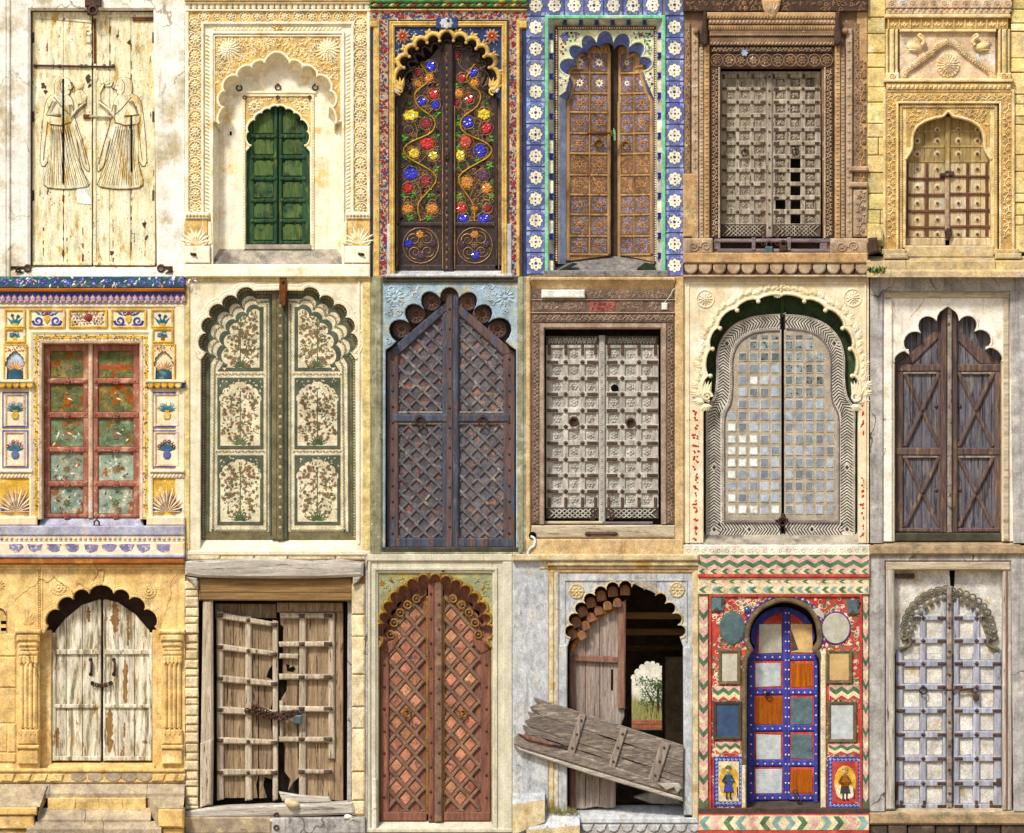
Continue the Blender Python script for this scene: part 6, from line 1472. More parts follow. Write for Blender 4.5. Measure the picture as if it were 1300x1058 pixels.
# ================================================================== 10  grey door with flower panels
def t10():
    O(668, 352, 2.98)
    w = B('ochre_plaster'); w.archwall(0, -2, 596, [(70, 935), (70, 196), (510, 196), (512, 935)], 935, -60, -6, b=3)
    w.box(0, -2, 16, 1052, -10, 10, 4).box(564, -2, 596, 1052, -10, 12, 4).box(16, 0, 564, 14, -10, 24, 4).box(0, 990, 596, 1053, -40, 14, 5).box(562, 60, 570, 1000, 0, 4, 2)
    wall = build('ochre_wall', w, None, 'ochre plaster wall around the silver grey door with flower panels', 'wall')
    q = B('ochre_plaster'); q.quad((16, 14, 20), (564, 14, 20), (556, 50, -6), (24, 50, -6)); build('lintel_soffit', q, wall)
    q = B('mauve_dark'); q.box(22, 46, 560, 84, -8, 0, 3).box(20, 86, 562, 132, -8, 4, 2).box(22, 136, 560, 172, -8, 6, 3).box(20, 172, 70, 935, -8, 4, 3).box(512, 172, 560, 935, -8, 4, 3).box(20, 84, 562, 88, -8, 10, 1, 'mauve_carved').box(20, 132, 562, 137, -8, 12, 1, 'mauve_carved')
    q.band([(60, 935), (60, 184), (520, 184), (520, 935)], [(9, 0), (8, 8), (-6, 8), (-10, 0)], m='mauve_carved'); fr = build('door_frame', q, wall)
    s = B('mauve_carved'); s.scroll(24, 138, 558, 170, 6.5, 56, 5, 'mauve_carved'); s.scroll(24, 180, 50, 930, 4.5, 44, 5, 'mauve_carved'); s.scroll(532, 180, 558, 930, 4.5, 44, 5, 'mauve_carved'); s.foliage([(26, 50), (556, 50), (556, 82), (26, 82)], 0, 17, 3, 'mauve_carved', seed=3); build('frame_carving', s, fr, kind='stuff')
    for k, (a, c) in enumerate(((24, 122), (134, 226), (240, 338), (354, 446), (460, 556))):
        p = B('mauve_dark'); p.box(a, 90, c, 130, 2, 6, 2, 'red_carved' if k == 2 else 'mauve_dark'); p.foliage([(a + 2, 92), (c - 2, 92), (c - 2, 128), (a + 2, 128)], 6, 19, 4, 'red_carved' if k == 2 else 'mauve_carved', seed=k + 5, fl=.25); build('carved_block', p, fr)
    build('lamp_tube', B('white_plastic').box(58, 48, 222, 80, 0, 22, 5), None, 'white boxed tube lamp fixed above the silver grey door', 'lamp')
    c = B('white_plastic'); c.tube([(x, y, 8) for x, y in spline([(590, 0), (580, 30), (556, 48), (545, 70), (522, 98)], 5)], 1.6, 4).box(512, 98, 534, 124, 4, 16, 3); build('junction_box', c, None, 'small white junction box with a cable at the upper corner of the grey door', 'box')
    D = thing('double_door', 288, 918, -40, 'silver grey door with carved flower squares and short iron straps', 'door')
    mm = []
    for v in range(5):
        rv_ = random.Random(v + 30)
        mo = B('silver_dark'); mo.box(-21, -21, 21, 21, -3, 0, 0)
        for a in range(6):
            if v == 4 and a == 2: continue
            q_ = a * pi / 3 + rv_.uniform(-.12, .12); mo.poly(lobed(10 * cos(q_), 10 * sin(q_), rv_.uniform(5.2, 6.4), 6, .02, 0, 1), 0, rv_.uniform(3.5, 5.5), 2, 'silver_wood')
        mo.dome(0, 0, 6, 2, 6, 8, 2, 'silver_wood'); mo.band([(-18, -18), (18, -18), (18, 18), (-18, 18)], [(3, 0), (3, 3), (1, 3), (0, 0)], True, 'silver_wood')
        mm.append(proto('carved_panel', mo))
    st = proto('stud', B('rust').dome(0, 0, 7.5, 0, 6, 8).poly(lobed(0, 0, 9, 4, .3), -1, 1.5, 1)); sr = proto('strap', B('rust').box(-20, -5.5, 20, 5.5, 0, 5, 2).dome(16, 0, 5, 4, 3, 6))
    rows = [290, 352, 412, 473, 535, 597, 659, 720, 781, 841]
    for i in range(2):
        cols = (118, 182, 245) if i == 0 else (333, 396, 459); x0, x1 = (76, 275) if i == 0 else (301, 502)
        lf, xs, ys = grid_door(D, cols, rows, 42, 42, x0, x1, 256, 874, -42, 'silver_wood', None, mm)
        for k in range(len(rows) - 1):
            y = (rows[k] + rows[k + 1]) / 2
            for n in range(2): put('stud', st, (cols[n] + cols[n + 1]) / 2, y, -40, lf)
            put('strap', sr, x0 + 24, y, -40, lf); put('strap', sr, x1 - 24, y, -40, lf)
        for y in (274, 852):
            for x in (x0 + 12, (cols[0] + cols[1]) / 2, (cols[1] + cols[2]) / 2, x1 - 12): put('strap', sr, x, y, -41, lf, pi / 2, (.9, 1, 1))
        q = B('silver_dark'); q.box(x0, 222, x1, 258, -56, -44, 2); q.scroll(x0 + 8, 224, x1 - 8, 256, -44, 34, 4, 'silver_wood'); build('carved_strip', q, lf)
        q = B('silver_dark'); q.box(x0, 874, x1, 916, -56, -44, 2)
        for z in range(-2, 14):
            for sg in (-1, 1):
                a, c2 = x0 + 10 + z * 20, x0 + 10 + z * 20 + sg * 40
                if x0 < a < x1 and x0 < c2 < x1: q.poly([(a - 3, 878), (a + 3, 878), (c2 + 3, 912), (c2 - 3, 912)], -44, -39, 1, 'silver_wood')
        build('lattice_strip', q, lf)
        x, y = (180, 545) if i == 0 else (396, 550)
        build('ring_handle', B('iron').poly(lobed(x, y, 19, 10, .06), -41, -37, 2).ring(x, y + 2, 15, 4, -32).dome(x, y - 10, 8, -38, 9), lf)
    p = B('silver_wood'); p.box(276, 220, 300, 935, -56, -34, 4)
    for k in range(50): p.leaf(280, 236 + k * 13.6, 16, 4, .5 if k % 2 else -.5, -34, 3)
    build('meeting_post', p, D)
    build('hole', B('shade').dome(336, 420, 15, -42.5, 3, 10, 1), D)
    for x in (252, 322): build('chain', B('iron').ring(x, 885, 7, 2.4, -30).ring(x + 2, 899, 7, 2.4, -28).ring(x, 913, 7, 2.4, -26), None, ('left' if x < 300 else 'right') + ' short chain at the foot of the silver grey flower door', 'chain')
    bx('sill_gap', wall, 70, 918, 512, 942, -60, -42, 'shade', 0)
    q = B('pale_beam'); q.box(18, 938, 566, 986, -50, 8, 6, None, 2).box(70, 924, 290, 934, -52, -20, 3).box(300, 926, 480, 936, -52, -22, 3, 'purple_beam'); build('threshold_beam', q, wall)
    q = B('rust'); q.tube([(222, 971, 12), (240, 970, 14), (320, 970, 14), (346, 971, 12)], [4, 7, 7, 4], 7).dome(236, 971, 14, 8, 10, 8, 2, None, 10).dome(330, 971, 14, 8, 10, 8, 2, None, 10); build('iron_handle', q, wall)
    q = B('white_plastic'); q.tube([(x, y, 18) for x, y in spline([(16, 980), (32, 990), (30, 1014), (14, 1028), (4, 1050)], 5)], 5, 6); build('pipe', q, None, 'white plastic pipe bending at the left foot of the grey flower door', 'pipe')
    build('pipe_hole', B('shade').dome(24, 978, 15, 14, 2, 10, 1), wall)

# ================================================================== 11  mirror mosaic door
def t11():
    O(867, 352, 2.979)
    m = mat('checker', (214, 206, 184), (196, 186, 162), 8, bump=.1, var=.03)
    nt = m.node_tree; p = nt.nodes['Principled BSDF']; src = p.inputs['Base Color'].links[0].from_socket
    ck = nt.nodes.new('ShaderNodeTexChecker'); ck.inputs['Scale'].default_value = 100
    ge = nt.nodes.new('ShaderNodeNewGeometry'); mp = nt.nodes.new('ShaderNodeMapping'); mp.inputs['Scale'].default_value = (1, 0, 1); mp.inputs['Rotation'].default_value = (0, radians(45), 0)
    nt.links.new(ge.outputs['Position'], mp.inputs[0]); nt.links.new(mp.outputs[0], ck.inputs['Vector'])
    mx = nt.nodes.new('ShaderNodeMix'); mx.data_type = 'RGBA'; nt.links.new(ck.outputs['Fac'], mx.inputs[0]); nt.links.new(src, mx.inputs[6]); mx.inputs[7].default_value = srgb((112, 100, 86)); nt.links.new(mx.outputs[2], p.inputs['Base Color'])
    left = [(102, 466), (104, 374), (112, 272), (140, 194), (205, 126), (285, 92), (372, 74)]
    arch = scal(mir(left, 372), [.3, .2, .25, .25, .22, .15, .15, .22, .25, .25, .2, .3], 7)
    op = [(78, 1005), (78, 474)] + arch + [(664, 474), (664, 1005)]
    w = B('marble_cream'); w.archwall(-2, -2, 708, op, 1005, -70, 0, b=3)
    w.band([(20, 1005), (20, 22), (690, 22), (690, 1005)], [(4, 0), (3, 5), (-3, 5), (-5, 0)])
    w.rect(60, 60, 690, 1005, -69, 'bottle_green')
    wall = build('marble_wall', w, None, 'cream marble wall with a leafy scalloped arch around the mirror mosaic door', 'wall')
    r = B('marble_cream'); r.band(arch, [(0, -6), (0, 6), (4, 8), (9, 5), (11, 0)])
    for x, y, a in resample(offset(arch, 14), 27):
        sg = 1 if x < 372 else -1
        for k in range(4): r.leaf(x, y, 40 - k * 5, 14, a - pi / 2 + (.5 - k * .3) * sg, 0, 7)
    for x, y in left[1:-1]:
        for xx in (x, 744 - x): r.dome(xx, y, 9, 2, 8, 8)
    r.flower(372, 34, 26, 7, 0, 8, rot=pi / 2); r.leaf(372, 60, 50, 10, -pi / 2, 2, 8)
    for sg in (-1, 1):
        for k in range(6): r.leaf(372 + sg * 288, 470, 80, 13, -pi / 2 + sg * (k - 2) * .16, 0, 10)
        r.spiral(372 + sg * 282, 452, 20, 1.4, 0, 6, 6, None, sg)
    build('arch_leaves', r, wall)
    for x, y in ((85, 82), (642, 78)):
        q = B('marble_cream'); q.ring(x, y, 33, 3.5, 0, n=22, tilt=0); q.flower(x, y, 28, 12, 0, 6, w=6).flower(x, y, 15, 7, 3, 5); build('medallion', q, wall)
    v = B('vermilion'); rr = random.Random(4)
    for sg, x0 in ((0, 48), (1, 682)):
        y = 460
        while y < 1000:
            if sg == 0 or y < 600 or y > 760:
                for k in range(rr.randint(2, 4)): v.leaf(x0 + rr.uniform(-5, 5), y + rr.uniform(-5, 5), rr.uniform(8, 16), rr.uniform(3, 6), rr.random() * 6.3, .3, 1)
            y += rr.uniform(16, 32)
    for k in range(3): v.leaf(20, 540 + k * 3, 10, 4, k * 2, .3, 1)
    build('red_flecks', v, wall, kind='stuff')
    f = B('grey_paving'); f.quad((78, 962, -68), (664, 962, -68), (704, 1014, 6), (0, 1014, 6)).box(-2, 1012, 708, 1053, -30, 12, 5, 'marble_white'); build('threshold', f, wall)
    q = B('marble_white')
    for k in range(24): q.spiral(20 + k * 29, 1034, 10, 1.2, k * pi, 12.5, 2.2, None, 1 if k % 2 else -1)
    build('threshold_carving', q, wall, kind='stuff')
    D = thing('double_door', 372, 985, -45, 'arched door of small square mirrors framed by black and white chevrons', 'door')
    lo = spline([(85, 985), (85, 900), (85, 600), (86, 500), (114, 448), (124, 380), (124, 300), (142, 234), (186, 180), (250, 148), (320, 136), (380, 133)], 4)
    li = spline([(155, 925), (155, 850), (155, 650), (157, 528), (180, 472), (186, 400), (186, 312), (206, 252), (252, 214), (312, 200), (380, 197)], 4)
    rows = [257, 301, 345, 390, 435, 480, 524, 568, 613, 657, 702, 747, 792, 836, 880]
    white = {(0, 7), (0, 8), (1, 8), (2, 8), (0, 9), (1, 9), (2, 9), (0, 10), (1, 10), (2, 10), (0, 11), (0, 13), (0, 14), (1, 14), (2, 14), (4, 14)}  # panes coloured white to stand for bright sky reflected in the mirrors
    for i in range(2):
        M = (lambda p: p) if i == 0 else (lambda p: [(744 - x, *z) for x, *z in p])
        xe = 375 if i == 0 else 358
        F = (lambda p: [(min(x, xe), y) for x, y in p])
        pts = F(lo) + [(xe, 985)]
        lf = build('door_leaf', B('inlay_dark').poly(M(pts), -62, -50, 1.5), D)
        b = B('inlay_white'); b.poly(M(offset(pts, -5, True)), -52, -48.5, 1)
        # chevrons along the band
        mid = [((a[0] + c[0]) / 2, (a[1] + c[1]) / 2) for a, c in zip(*[[z[:2] for z in resample(p, 1e9 if 0 else 8)][:150] for p in (lo, li)])]
        mid = [(120, 955)] + spline([(120, 900), (120, 600), (122, 512), (147, 460), (155, 390), (155, 306), (174, 243), (219, 197), (281, 174), (380, 165)], 5)
        for pth in ([z for z in mid if z[0] < xe - 2], [(148, 955), (xe - 12, 955)]):
            for n, (x, y, a) in enumerate(resample(pth, 11.5)):
                if x > xe - 9: continue
                c, s = cos(a), sin(a); hw = 24
                for sd in (-1, 1):
                    z = [(4, 0), (9.5, 0), (-8.5, sd * hw), (-14, sd * hw)]
                    qd = M([(x + u * c - v2 * s, y + u * s + v2 * c) for u, v2 in z])
                    ar = sum(qd[k - 1][0] * qd[k][1] - qd[k][0] * qd[k - 1][1] for k in range(4))
                    b.flat(qd if ar > 0 else qd[::-1], -48, 'inlay_dark')
        for x, y in ((120, 720), (169, 250), (120, 955), (253, 955)):
            if i == 1 and x == 253: pass
            b.flat(M([(x, y - 17), (x + 14, y), (x, y + 17), (x - 14, y)])[::(1 if i == 0 else -1)], -47.4, 'inlay_white'); b.flat(M([(x, y - 10), (x + 8, y), (x, y + 10), (x - 8, y)])[::(1 if i == 0 else -1)], -47, 'inlay_dark')
        for pth, o in ((lo, -9), (li, 4)):
            p2 = [z for z in offset(pth, o) if z[0] < xe - 2]; b.band(M(p2), [(4, -48.6), (4, -46.8), (-4, -46.8), (-4, -48.6)], m='inlay_white')
            for x, y, a in resample(M(p2), 7): b.flat(lobed(x, y, 2.5, 4, .1, a, 1), -46.4, 'inlay_dark')
        build('chevron_inlay', b, lf)
        q = F(li) + [(xe, 925)]
        fld = build('mosaic_field', B('checker').poly(M(q), -50, -47.6, 1), lf)
        b = B('purple_beam'); b.band(M([z for z in li if z[0] < xe]), [(-1, -48), (-1, -43), (-5, -42), (-8, -47)]); b.band(M([(155, 925), (xe, 925)]), [(4, -48), (4, -42), (-4, -42), (-4, -48)]); build('inner_moulding', b, lf)
        cols = (187, 228, 270, 311, 352) if i == 0 else (404, 442, 481, 520, 560)
        qq = M(offset(q[:-1], -10)); qq = M([(x, y) for x, y in li])
        pm = {}
        for ci, x in enumerate(cols):
            for ri, y in enumerate(rows):
                hw, hh = (13, 13) if i == 0 else (11.5, 14)
                poly = M(F(li)) + M([(xe, 925)])
                if not all(inpoly(poly, x + u * hw, y + v2 * hh) for u in (-1.25, 1.0) for v2 in (-1, 1)): continue
                if (i == 0 and (ci, ri) in white): mt = 'painted_reflection'
                elif (i, ci, ri) == (0, 2, 3): mt = 'painted_reflection'
                else: mt = 'mirror_glass' if ri > 4 or (i == 0 and ri > 1) else 'mirror_green'
                key = (mt,)
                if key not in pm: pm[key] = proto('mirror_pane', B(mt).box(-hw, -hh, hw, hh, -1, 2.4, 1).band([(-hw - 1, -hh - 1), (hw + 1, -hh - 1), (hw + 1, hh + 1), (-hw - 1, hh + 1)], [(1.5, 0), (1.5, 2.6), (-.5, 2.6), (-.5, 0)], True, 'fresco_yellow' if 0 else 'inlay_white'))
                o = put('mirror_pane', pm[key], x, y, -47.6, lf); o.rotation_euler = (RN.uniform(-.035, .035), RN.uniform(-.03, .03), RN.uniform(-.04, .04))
        for x in cols:
            if 205 < x < 370 or 375 < x < 540:
                if inpoly(M(F(li)) + M([(xe, 925)]), x, 222): put('mirror_pane', proto('mirror_pane', B('mirror_green').box(-12, -7, 12, 7, -1, 2.4, 1)), x, 226, -47.6, lf)
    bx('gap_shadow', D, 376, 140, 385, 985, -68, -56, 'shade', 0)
    q = B('iron'); q.tube([(352, 922, -38), (400, 918, -38)], 4).ring(379, 925, 16, 4, -36).box(372, 895, 388, 925, -48, -36, 3); build('padlock', q, None, 'dark iron padlock low on the mirror mosaic door', 'padlock')
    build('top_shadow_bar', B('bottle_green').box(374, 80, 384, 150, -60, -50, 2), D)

# ================================================================== 12  dark plank door with crossed braces
def t12():
    O(1099, 352, 2.98)
    arch = scal([(112, 320), (167, 286), (210, 211), (270, 165), (355, 165), (415, 205), (458, 273), (516, 318)], [.3, .5, .56, .56, .56, .5, .3], 8)
    k_ = len(arch) // 2; arch[k_] = (arch[k_][0], arch[k_][1] - 7)
    op = [(112, 1000)] + arch + [(516, 1000)]
    w = B('cement'); w.archwall(12, -2, 660, [(66, 1006), (66, 52), (546, 52), (560, 1006)], 1006, -40, 0, b=4)
    wall = build('cement_wall', w, None, 'grey cement wall around the dark plank door with crossed braces', 'wall')
    f = B('white_lime'); f.archwall(62, 48, 562, op, 1000, -70, -16, b=4, rm='pale_wood')
    f.box(68, 84, 102, 1002, -18, -6, 4).box(66, 56, 548, 78, -18, -8, 4, 'pale_beam').box(522, 80, 544, 1000, -18, -8, 4, 'pale_beam'); build('door_frame', f, wall)
    f = B('white_lime'); f.band(arch, [(-1, -22), (0, -13), (5, -12), (8, -16)]); build('arch_edge', f, wall)
    s = B('sill_stone'); s.quad((62, 1000, -40), (560, 1000, -40), (590, 1016, 14), (20, 1016, 14)).box(12, 1014, 660, 1050, -30, 16, 6, None, 2); build('sill', s, wall)
    D = thing('double_door', 315, 1000, -45, 'dark weathered plank door with four crossed braces and white scalloped top', 'door')
    for i in range(2):
        x0, x1 = ((114, 288), (350, 516))[i]; a, c = ((146, 290), (350, 494))[i]
        lf = build('door_leaf', B('shade').box(x0, 110, x1 + (4 if i == 0 else 2), 970, -76, -66, 0), D)
        n = 5; e = [x0 + (x1 - x0) * k / n for k in range(n + 1)]
        for u, v in zip(e, e[1:]): bx('plank', lf, u + .7, 112, v - .7, 968, -68, -60, 'blue_plank', 1.5, .5)
        for y0, y1 in ((328, 358), (646, 676), (950, 968)): bx('rail', lf, x0, y0, x1 + (6 if i == 0 else 0), y1, -60, -46, 'purple_wood', 5, 1)
        bx('stile', lf, *((116, 330, 147, 966) if i == 0 else (492, 330, 516, 966)), -60, -50, 'purple_wood', 4, 1)
        if i == 0: bx('stile', lf, 280, 128, 290, 966, -60, -50, 'purple_wood', 3)
        pl('arch_board', lf, [(118, 330), (170, 290), (284, 190), (284, 226), (180, 328)] if i == 0 else [(350, 190), (460, 284), (514, 316), (514, 330), (440, 328), (350, 236)], -60, -52, 'purple_wood', 3)
        for ya, yb in ((362, 642), (680, 948)):
            for p, q in (((a + 6, ya), (c - 6, yb)), ((c - 6, ya), (a + 6, yb))): bar('brace', lf, p, q, 15, -60, -47 if p[0] > q[0] else -49, 'purple_wood', 4)
            bx('moulding', lf, a, ya - 4, c, ya + 5, -60, -50, 'bar_wood', 2, .8)
            build('stud', B('rust').dome((a + c) / 2, (ya + yb) / 2, 7, -47, 6), lf)
        for y in (488, 806): build('stud', B('rust').dome(272 if i == 0 else 362, y, 8, -60, 8), lf)
    bx('meeting_post', D, 288, 118, 312, 970, -62, -36, 'purple_wood', 5, .8); bx('meeting_post', D, 313, 114, 330, 970, -62, -30, 'bar_wood', 5, .8); bx('meeting_post', D, 331, 124, 351, 970, -62, -40, 'purple_wood', 4, .8)
    bx('threshold', wall, 114, 968, 526, 1002, -70, -20, 'dark_band', 5, 1.5)
# ================================================================== 13  white plank door in yellow sandstone
def t13():
    O(0, 704, 2.988)
    cus = [(182, 272), (222, 212), (278, 172), (338, 150), (430, 150), (490, 172), (546, 212), (586, 274)]
    arch = [(166, 300)] + scal(cus, [.36, .4, .42, .36, .42, .4, .36], 8) + [(602, 300)]
    op = [(150, 815), (150, 300)] + arch + [(610, 300), (614, 815)]
    w = B('gold_stone'); w.archwall(-60, -2, 702, op, 815, -46, 0, b=3)
    wall = build('sandstone_wall', w, None, 'golden sandstone wall with pilasters around the white plank door', 'wall')
    q = B('gold_stone'); q.box(140, 290, 190, 815, -100, -46, 3).box(575, 290, 622, 815, -100, -46, 3); q.rect(140, 100, 622, 815, -104, 'dark_carved'); build('inner_reveal', q, wall)  # dark brown back sheet paints the shadow between scallops and door top
    q = B('brown_cornice'); q.box(-60, -2, 702, 12, -5, 40, 4, 'blue_stone').box(-60, 10, 702, 36, -5, 34, 5).box(-60, 36, 702, 46, -5, 18, 4, 'gold_stone').box(-60, 46, 702, 58, -5, 8, 3, 'gold_stone'); build('cornice', q, wall)
    rim = B('gold_stone'); rim.band(arch, [(0, -4), (1, 4), (6, 5), (10, 2), (14, 3), (17, 0)]); build('arch_moulding', rim, wall)
    for x, y, r in ((222, 125, 31), (565, 140, 29)):
        q = B('gold_stone'); q.poly(lobed(x, y, r, 18, .1), 0, 4, 2).flower(x, y, r * .72, 12, 4, 5, w=5).ring(x, y, r * .45, 2.5, 6, None, 14, 0).dome(x, y, r * .22, 4, 7); build('medallion', q, wall)
    q = B('gold_stone')
    for k in range(26): q.leaf(146, 60 + k * 9, 12, 4, .6, 1, 5)
    q.box(140, 56, 145, 286, 0, 4, 1).box(157, 56, 162, 286, 0, 4, 1); build('rope_strip', q, wall)
    q = B('gold_stone'); q.poly([(378, 115), (390, 115), (396, 60), (372, 60)], 0, 6, 2); build('keystone', q, wall)
    q = B('gold_stone')
    for k in range(7): q.leaf(105, 270, 70 - abs(k - 3) * 10, 10, -pi / 2 + (k - 3) * .3, 0, 5)
    build('carved_leaf', q, wall)
    courses(wall, -60, 300, 62, 790, [90, 130, 150, 110], 120, -4, 6, 'gold_block', 7, 1, 5, 3)
    for sg in (0, 1):
        x0 = 66 if sg == 0 else 612; W_ = 84
        c = x0 + W_ / 2; r = 0 if sg == 0 else 0
        def blk(name, wd, ya, yb, d, b=5, m='gold_stone'): return bx(name, wall, c - wd / 2, ya, c + wd / 2, yb, -4, d, m, b)
        blk('abacus', 98, 284, 300, 30); blk('capital', 88, 300, 330, 26, 8); blk('capital', 76, 330, 352, 20, 8); blk('necking', 70, 352, 366, 16); blk('capital', 78, 366, 384, 20, 6)
        q = B('gold_stone')
        for k in range(5): q.poly([(c - 36 + k * 14.6, 384), (c - 22 + k * 14.6, 384), (c - 22 + k * 14.6, 408), (c - 29 + k * 14.6, 420), (c - 36 + k * 14.6, 408)], 0, 20, 4)
        build('capital_leaf', q, wall)
        for k in range(4): bx('flute', wall, c - 33 + k * 17, 410, c - 18 + k * 17, 660, -2, 18 - abs(k - 1.5) * 3, 'gold_stone', 6)
        q = B('gold_stone')
        for k in range(4): q.leaf(c - 27 + k * 18, 700, 48, 11, -pi / 2, 12, 8)
        build('base_leaf', q, wall)
        blk('base', 78, 664, 720, 16); blk('base', 84, 722, 738, 24); blk('base', 76, 738, 796, 16)
    q = B('gold_block'); q.box(-20, 212, 26, 324, 0, 5, 3); 
    for a in range(2):
        for k in range(3): q.box(8 + a * 9 - 4, 252 + k * 26, 20 + a * 4, 264 + k * 26, 4, 6, 0, 'shade')
    build('pierced_stone', q, wall); q = B('gold_stone'); q.flower(-6, 118, 26, 12, 0, 6); q.band(arc(-4, 228, 24, 22, 0, 90, 8), [(3, 0), (2, 8), (-2, 8), (-3, 0)], m='rust'); build('edge_carving', q, wall)
    D = thing('double_door', 383, 790, -56, 'white plank door with peeling paint and a chain in golden sandstone', 'door')
    top = lambda x: 172 + ((x - 383) / 200) ** 2 * 150
    for i in range(2):
        e = (204, 246, 307, 375) if i == 0 else (390, 443, 506, 562)
        x0, x1 = e[0] - (14 if i == 0 else 2), e[-1] + (2 if i == 0 else 14)
        lf = build('door_leaf', B('seam_brown').poly([(x0, 790), (x0, top(x0)), (e[1], top(e[1])), (e[2], top(e[2])), (x1, top(x1)), (x1, 790)], -86, -74, 0), D)
        for a, c in zip(e, e[1:]): pl('plank', lf, [(a + 1, 786), (a + 1, top(a)), (c - 1, top(c)), (c - 1, 786)], -76, -66, 'chalk_wood', 2, .6)
        for y0, y1 in ((364, 383), (572, 587), (770, 787)): bx('rail', lf, x0 + 4, y0, x1 - 4, y1, -66, -57, 'chalk_wood', 3, 1)
        bx('stile', lf, *((190, 300, 206, 788) if i == 0 else (560, 300, 575, 788)), -74, -58, 'chalk_wood', 3)
        bx('stile', lf, *((366, 176, 378, 788) if i == 0 else (386, 176, 396, 788)), -72, -60, 'chalk_wood', 3)
        for x, ya, yb, wd in (((212, 660, 740, 9), (330, 200, 260, 10)) if i == 0 else ((470, 405, 568, 14), (410, 590, 755, 18), (430, 190, 300, 20), (480, 230, 350, 8), (545, 710, 722, 12), (466, 640, 700, 5), (568, 500, 576, 6))):
            p = [(x + wd * RN.uniform(.25, 1.1) * (1 - .6 * abs(t / 8 - 1) ** 3), ya + (yb - ya) * (t / 16) + RN.uniform(-2, 2)) for t in range(17)] + [(x - wd * RN.uniform(.25, 1.1) * (1 - .6 * abs(t / 8 - 1) ** 3), ya + (yb - ya) * (16 - t) / 16 + RN.uniform(-2, 2)) for t in range(17)]
            build('bare_patch', B('bare_wood').poly(p, -66.5, -65.2, 0), lf)
        x = 338 if i == 0 else 426
        build('pull_handle', B('iron').tube([(x, 404, -62), (x + 4, 412, -52), (x + 4, 446, -52), (x, 456, -62)], 5).dome(x, 402, 8, -66, 6).dome(x, 458, 8, -66, 6), lf)
    q = B('iron')
    for k in range(9): q.ring(346 + k * 8.4, 493 + 8 * sin(pi * k / 8), 6, 2.2, -56 + 4 * (k % 2))
    q.dome(344, 490, 7, -62, 8).dome(416, 490, 7, -62, 8)
    build('chain', q, None, 'iron chain closing the white plank door in golden sandstone', 'chain')
    q = B('gold_stone'); q.box(-60, 812, 702, 826, -95, 16, 4).box(-60, 826, 702, 866, -30, 8, 3).quad((180, 790, -90), (584, 790, -90), (584, 814, 14), (180, 814, 14)); build('frieze', q, wall)
    lm = proto('frieze_lobe', B('rust').poly([(-30, -14), (24, -14), (30, 4), (14, 18), (-10, 18), (-28, 8)], 0, 3, 1, 'grey_step'))
    for x in (298, 362, 430, 492, 550): put('frieze_lobe', lm, x, 842, 8, wall)
    lm = proto('frieze_leaf', B('gold_stone').poly([(-26, 14), (-14, -14), (28, -14), (18, 14)], 0, 6, 3))
    for x in (-30, 30, 92, 154, 216, 600, 655, 705 - 26): put('frieze_leaf', lm, x, 846, 8, wall)
    def blockrow(name, lab, xs, y0, y1, ys, d0, d1, m='grey_step'):
        T = thing(name, (xs[0] + xs[-1]) / 2, y1, d1, lab, 'step')
        for a, c in zip(xs, xs[1:]):
            q = B(m); a += .8; c -= .8
            q.quad((a, y0, d0), (c, y0, d0), (c, ys, d1 - 2), (a, ys, d1 - 2)); q.quad((a, ys, d1 - 2), (c, ys, d1 - 2), (c, ys + 4, d1 + 2), (a, ys + 4, d1 + 2)); q.quad((a, ys + 4, d1 + 2), (c, ys + 4, d1 + 2), (c + RN.uniform(-2, 2), y1, d1), (a, y1, d1)); q.quad((a, y0, d0), (a, ys, d1), (a, y1, d1), (a, y1, d0)).quad((c, y0, d0), (c, ys, d1), (c, y1, d1), (c, y1, d0))
            build('step_slab', q, T)
        return T
    blockrow('stone_step', 'top ledge step below the white plank door', (-60, 190, 560, 702), 864, 922, 900, -5, 40)
    q = thing('stone_step', 370, 962, 60, 'carved narrow step below the white plank door ledge', 'step')
    for a, c in ((186, 290), (291, 380), (381, 470), (471, 556)): bx('step_block', q, a, 920, c, 966, 0, 46, 'gold_block', 3, 1)
    blockrow('stone_step', 'wide worn middle step below the white plank door', (150, 330, 578), 958, 1012, 996, 40, 74)
    blockrow('stone_step', 'lowest worn step below the white plank door', (110, 400, 620), 1006, 1060, 1030, 70, 100)
    for sg in (0, 1):
        T = thing('platform_block', 80 if sg == 0 else 640, 1058, 80, ('left' if sg == 0 else 'right') + ' sandstone platform block flanking the steps of the white plank door', 'block')
        if sg == 0:
            q = B('grey_step'); q.quad((-60, 872, 20), (182, 872, 20), (160, 950, 96), (-60, 950, 96)); q.quad((182, 872, 20), (178, 930, 20), (150, 1000, 90), (160, 950, 96)); build('top_slab', q, T)
            bx('front_block', T, -60, 950, 150, 982, 20, 98, 'gold_block', 5, 1.5); bx('front_block', T, -60, 984, 138, 1034, 20, 90, 'gold_block', 5, 1.5); bx('front_block', T, -60, 1036, 112, 1062, 20, 76, 'gold_block', 5, 1.5)
        else:
            q = B('grey_step'); q.quad((556, 904, 24), (702, 904, 24), (702, 956, 96), (606, 956, 96)); q.quad((556, 904, 24), (606, 956, 96), (606, 1026, 92), (560, 960, 24)); build('top_slab', q, T)
            bx('front_block', T, 606, 956, 702, 1028, 20, 98, 'gold_block', 6, 2); bx('front_block', T, 622, 1030, 702, 1062, 20, 80, 'gold_block', 5, 2)

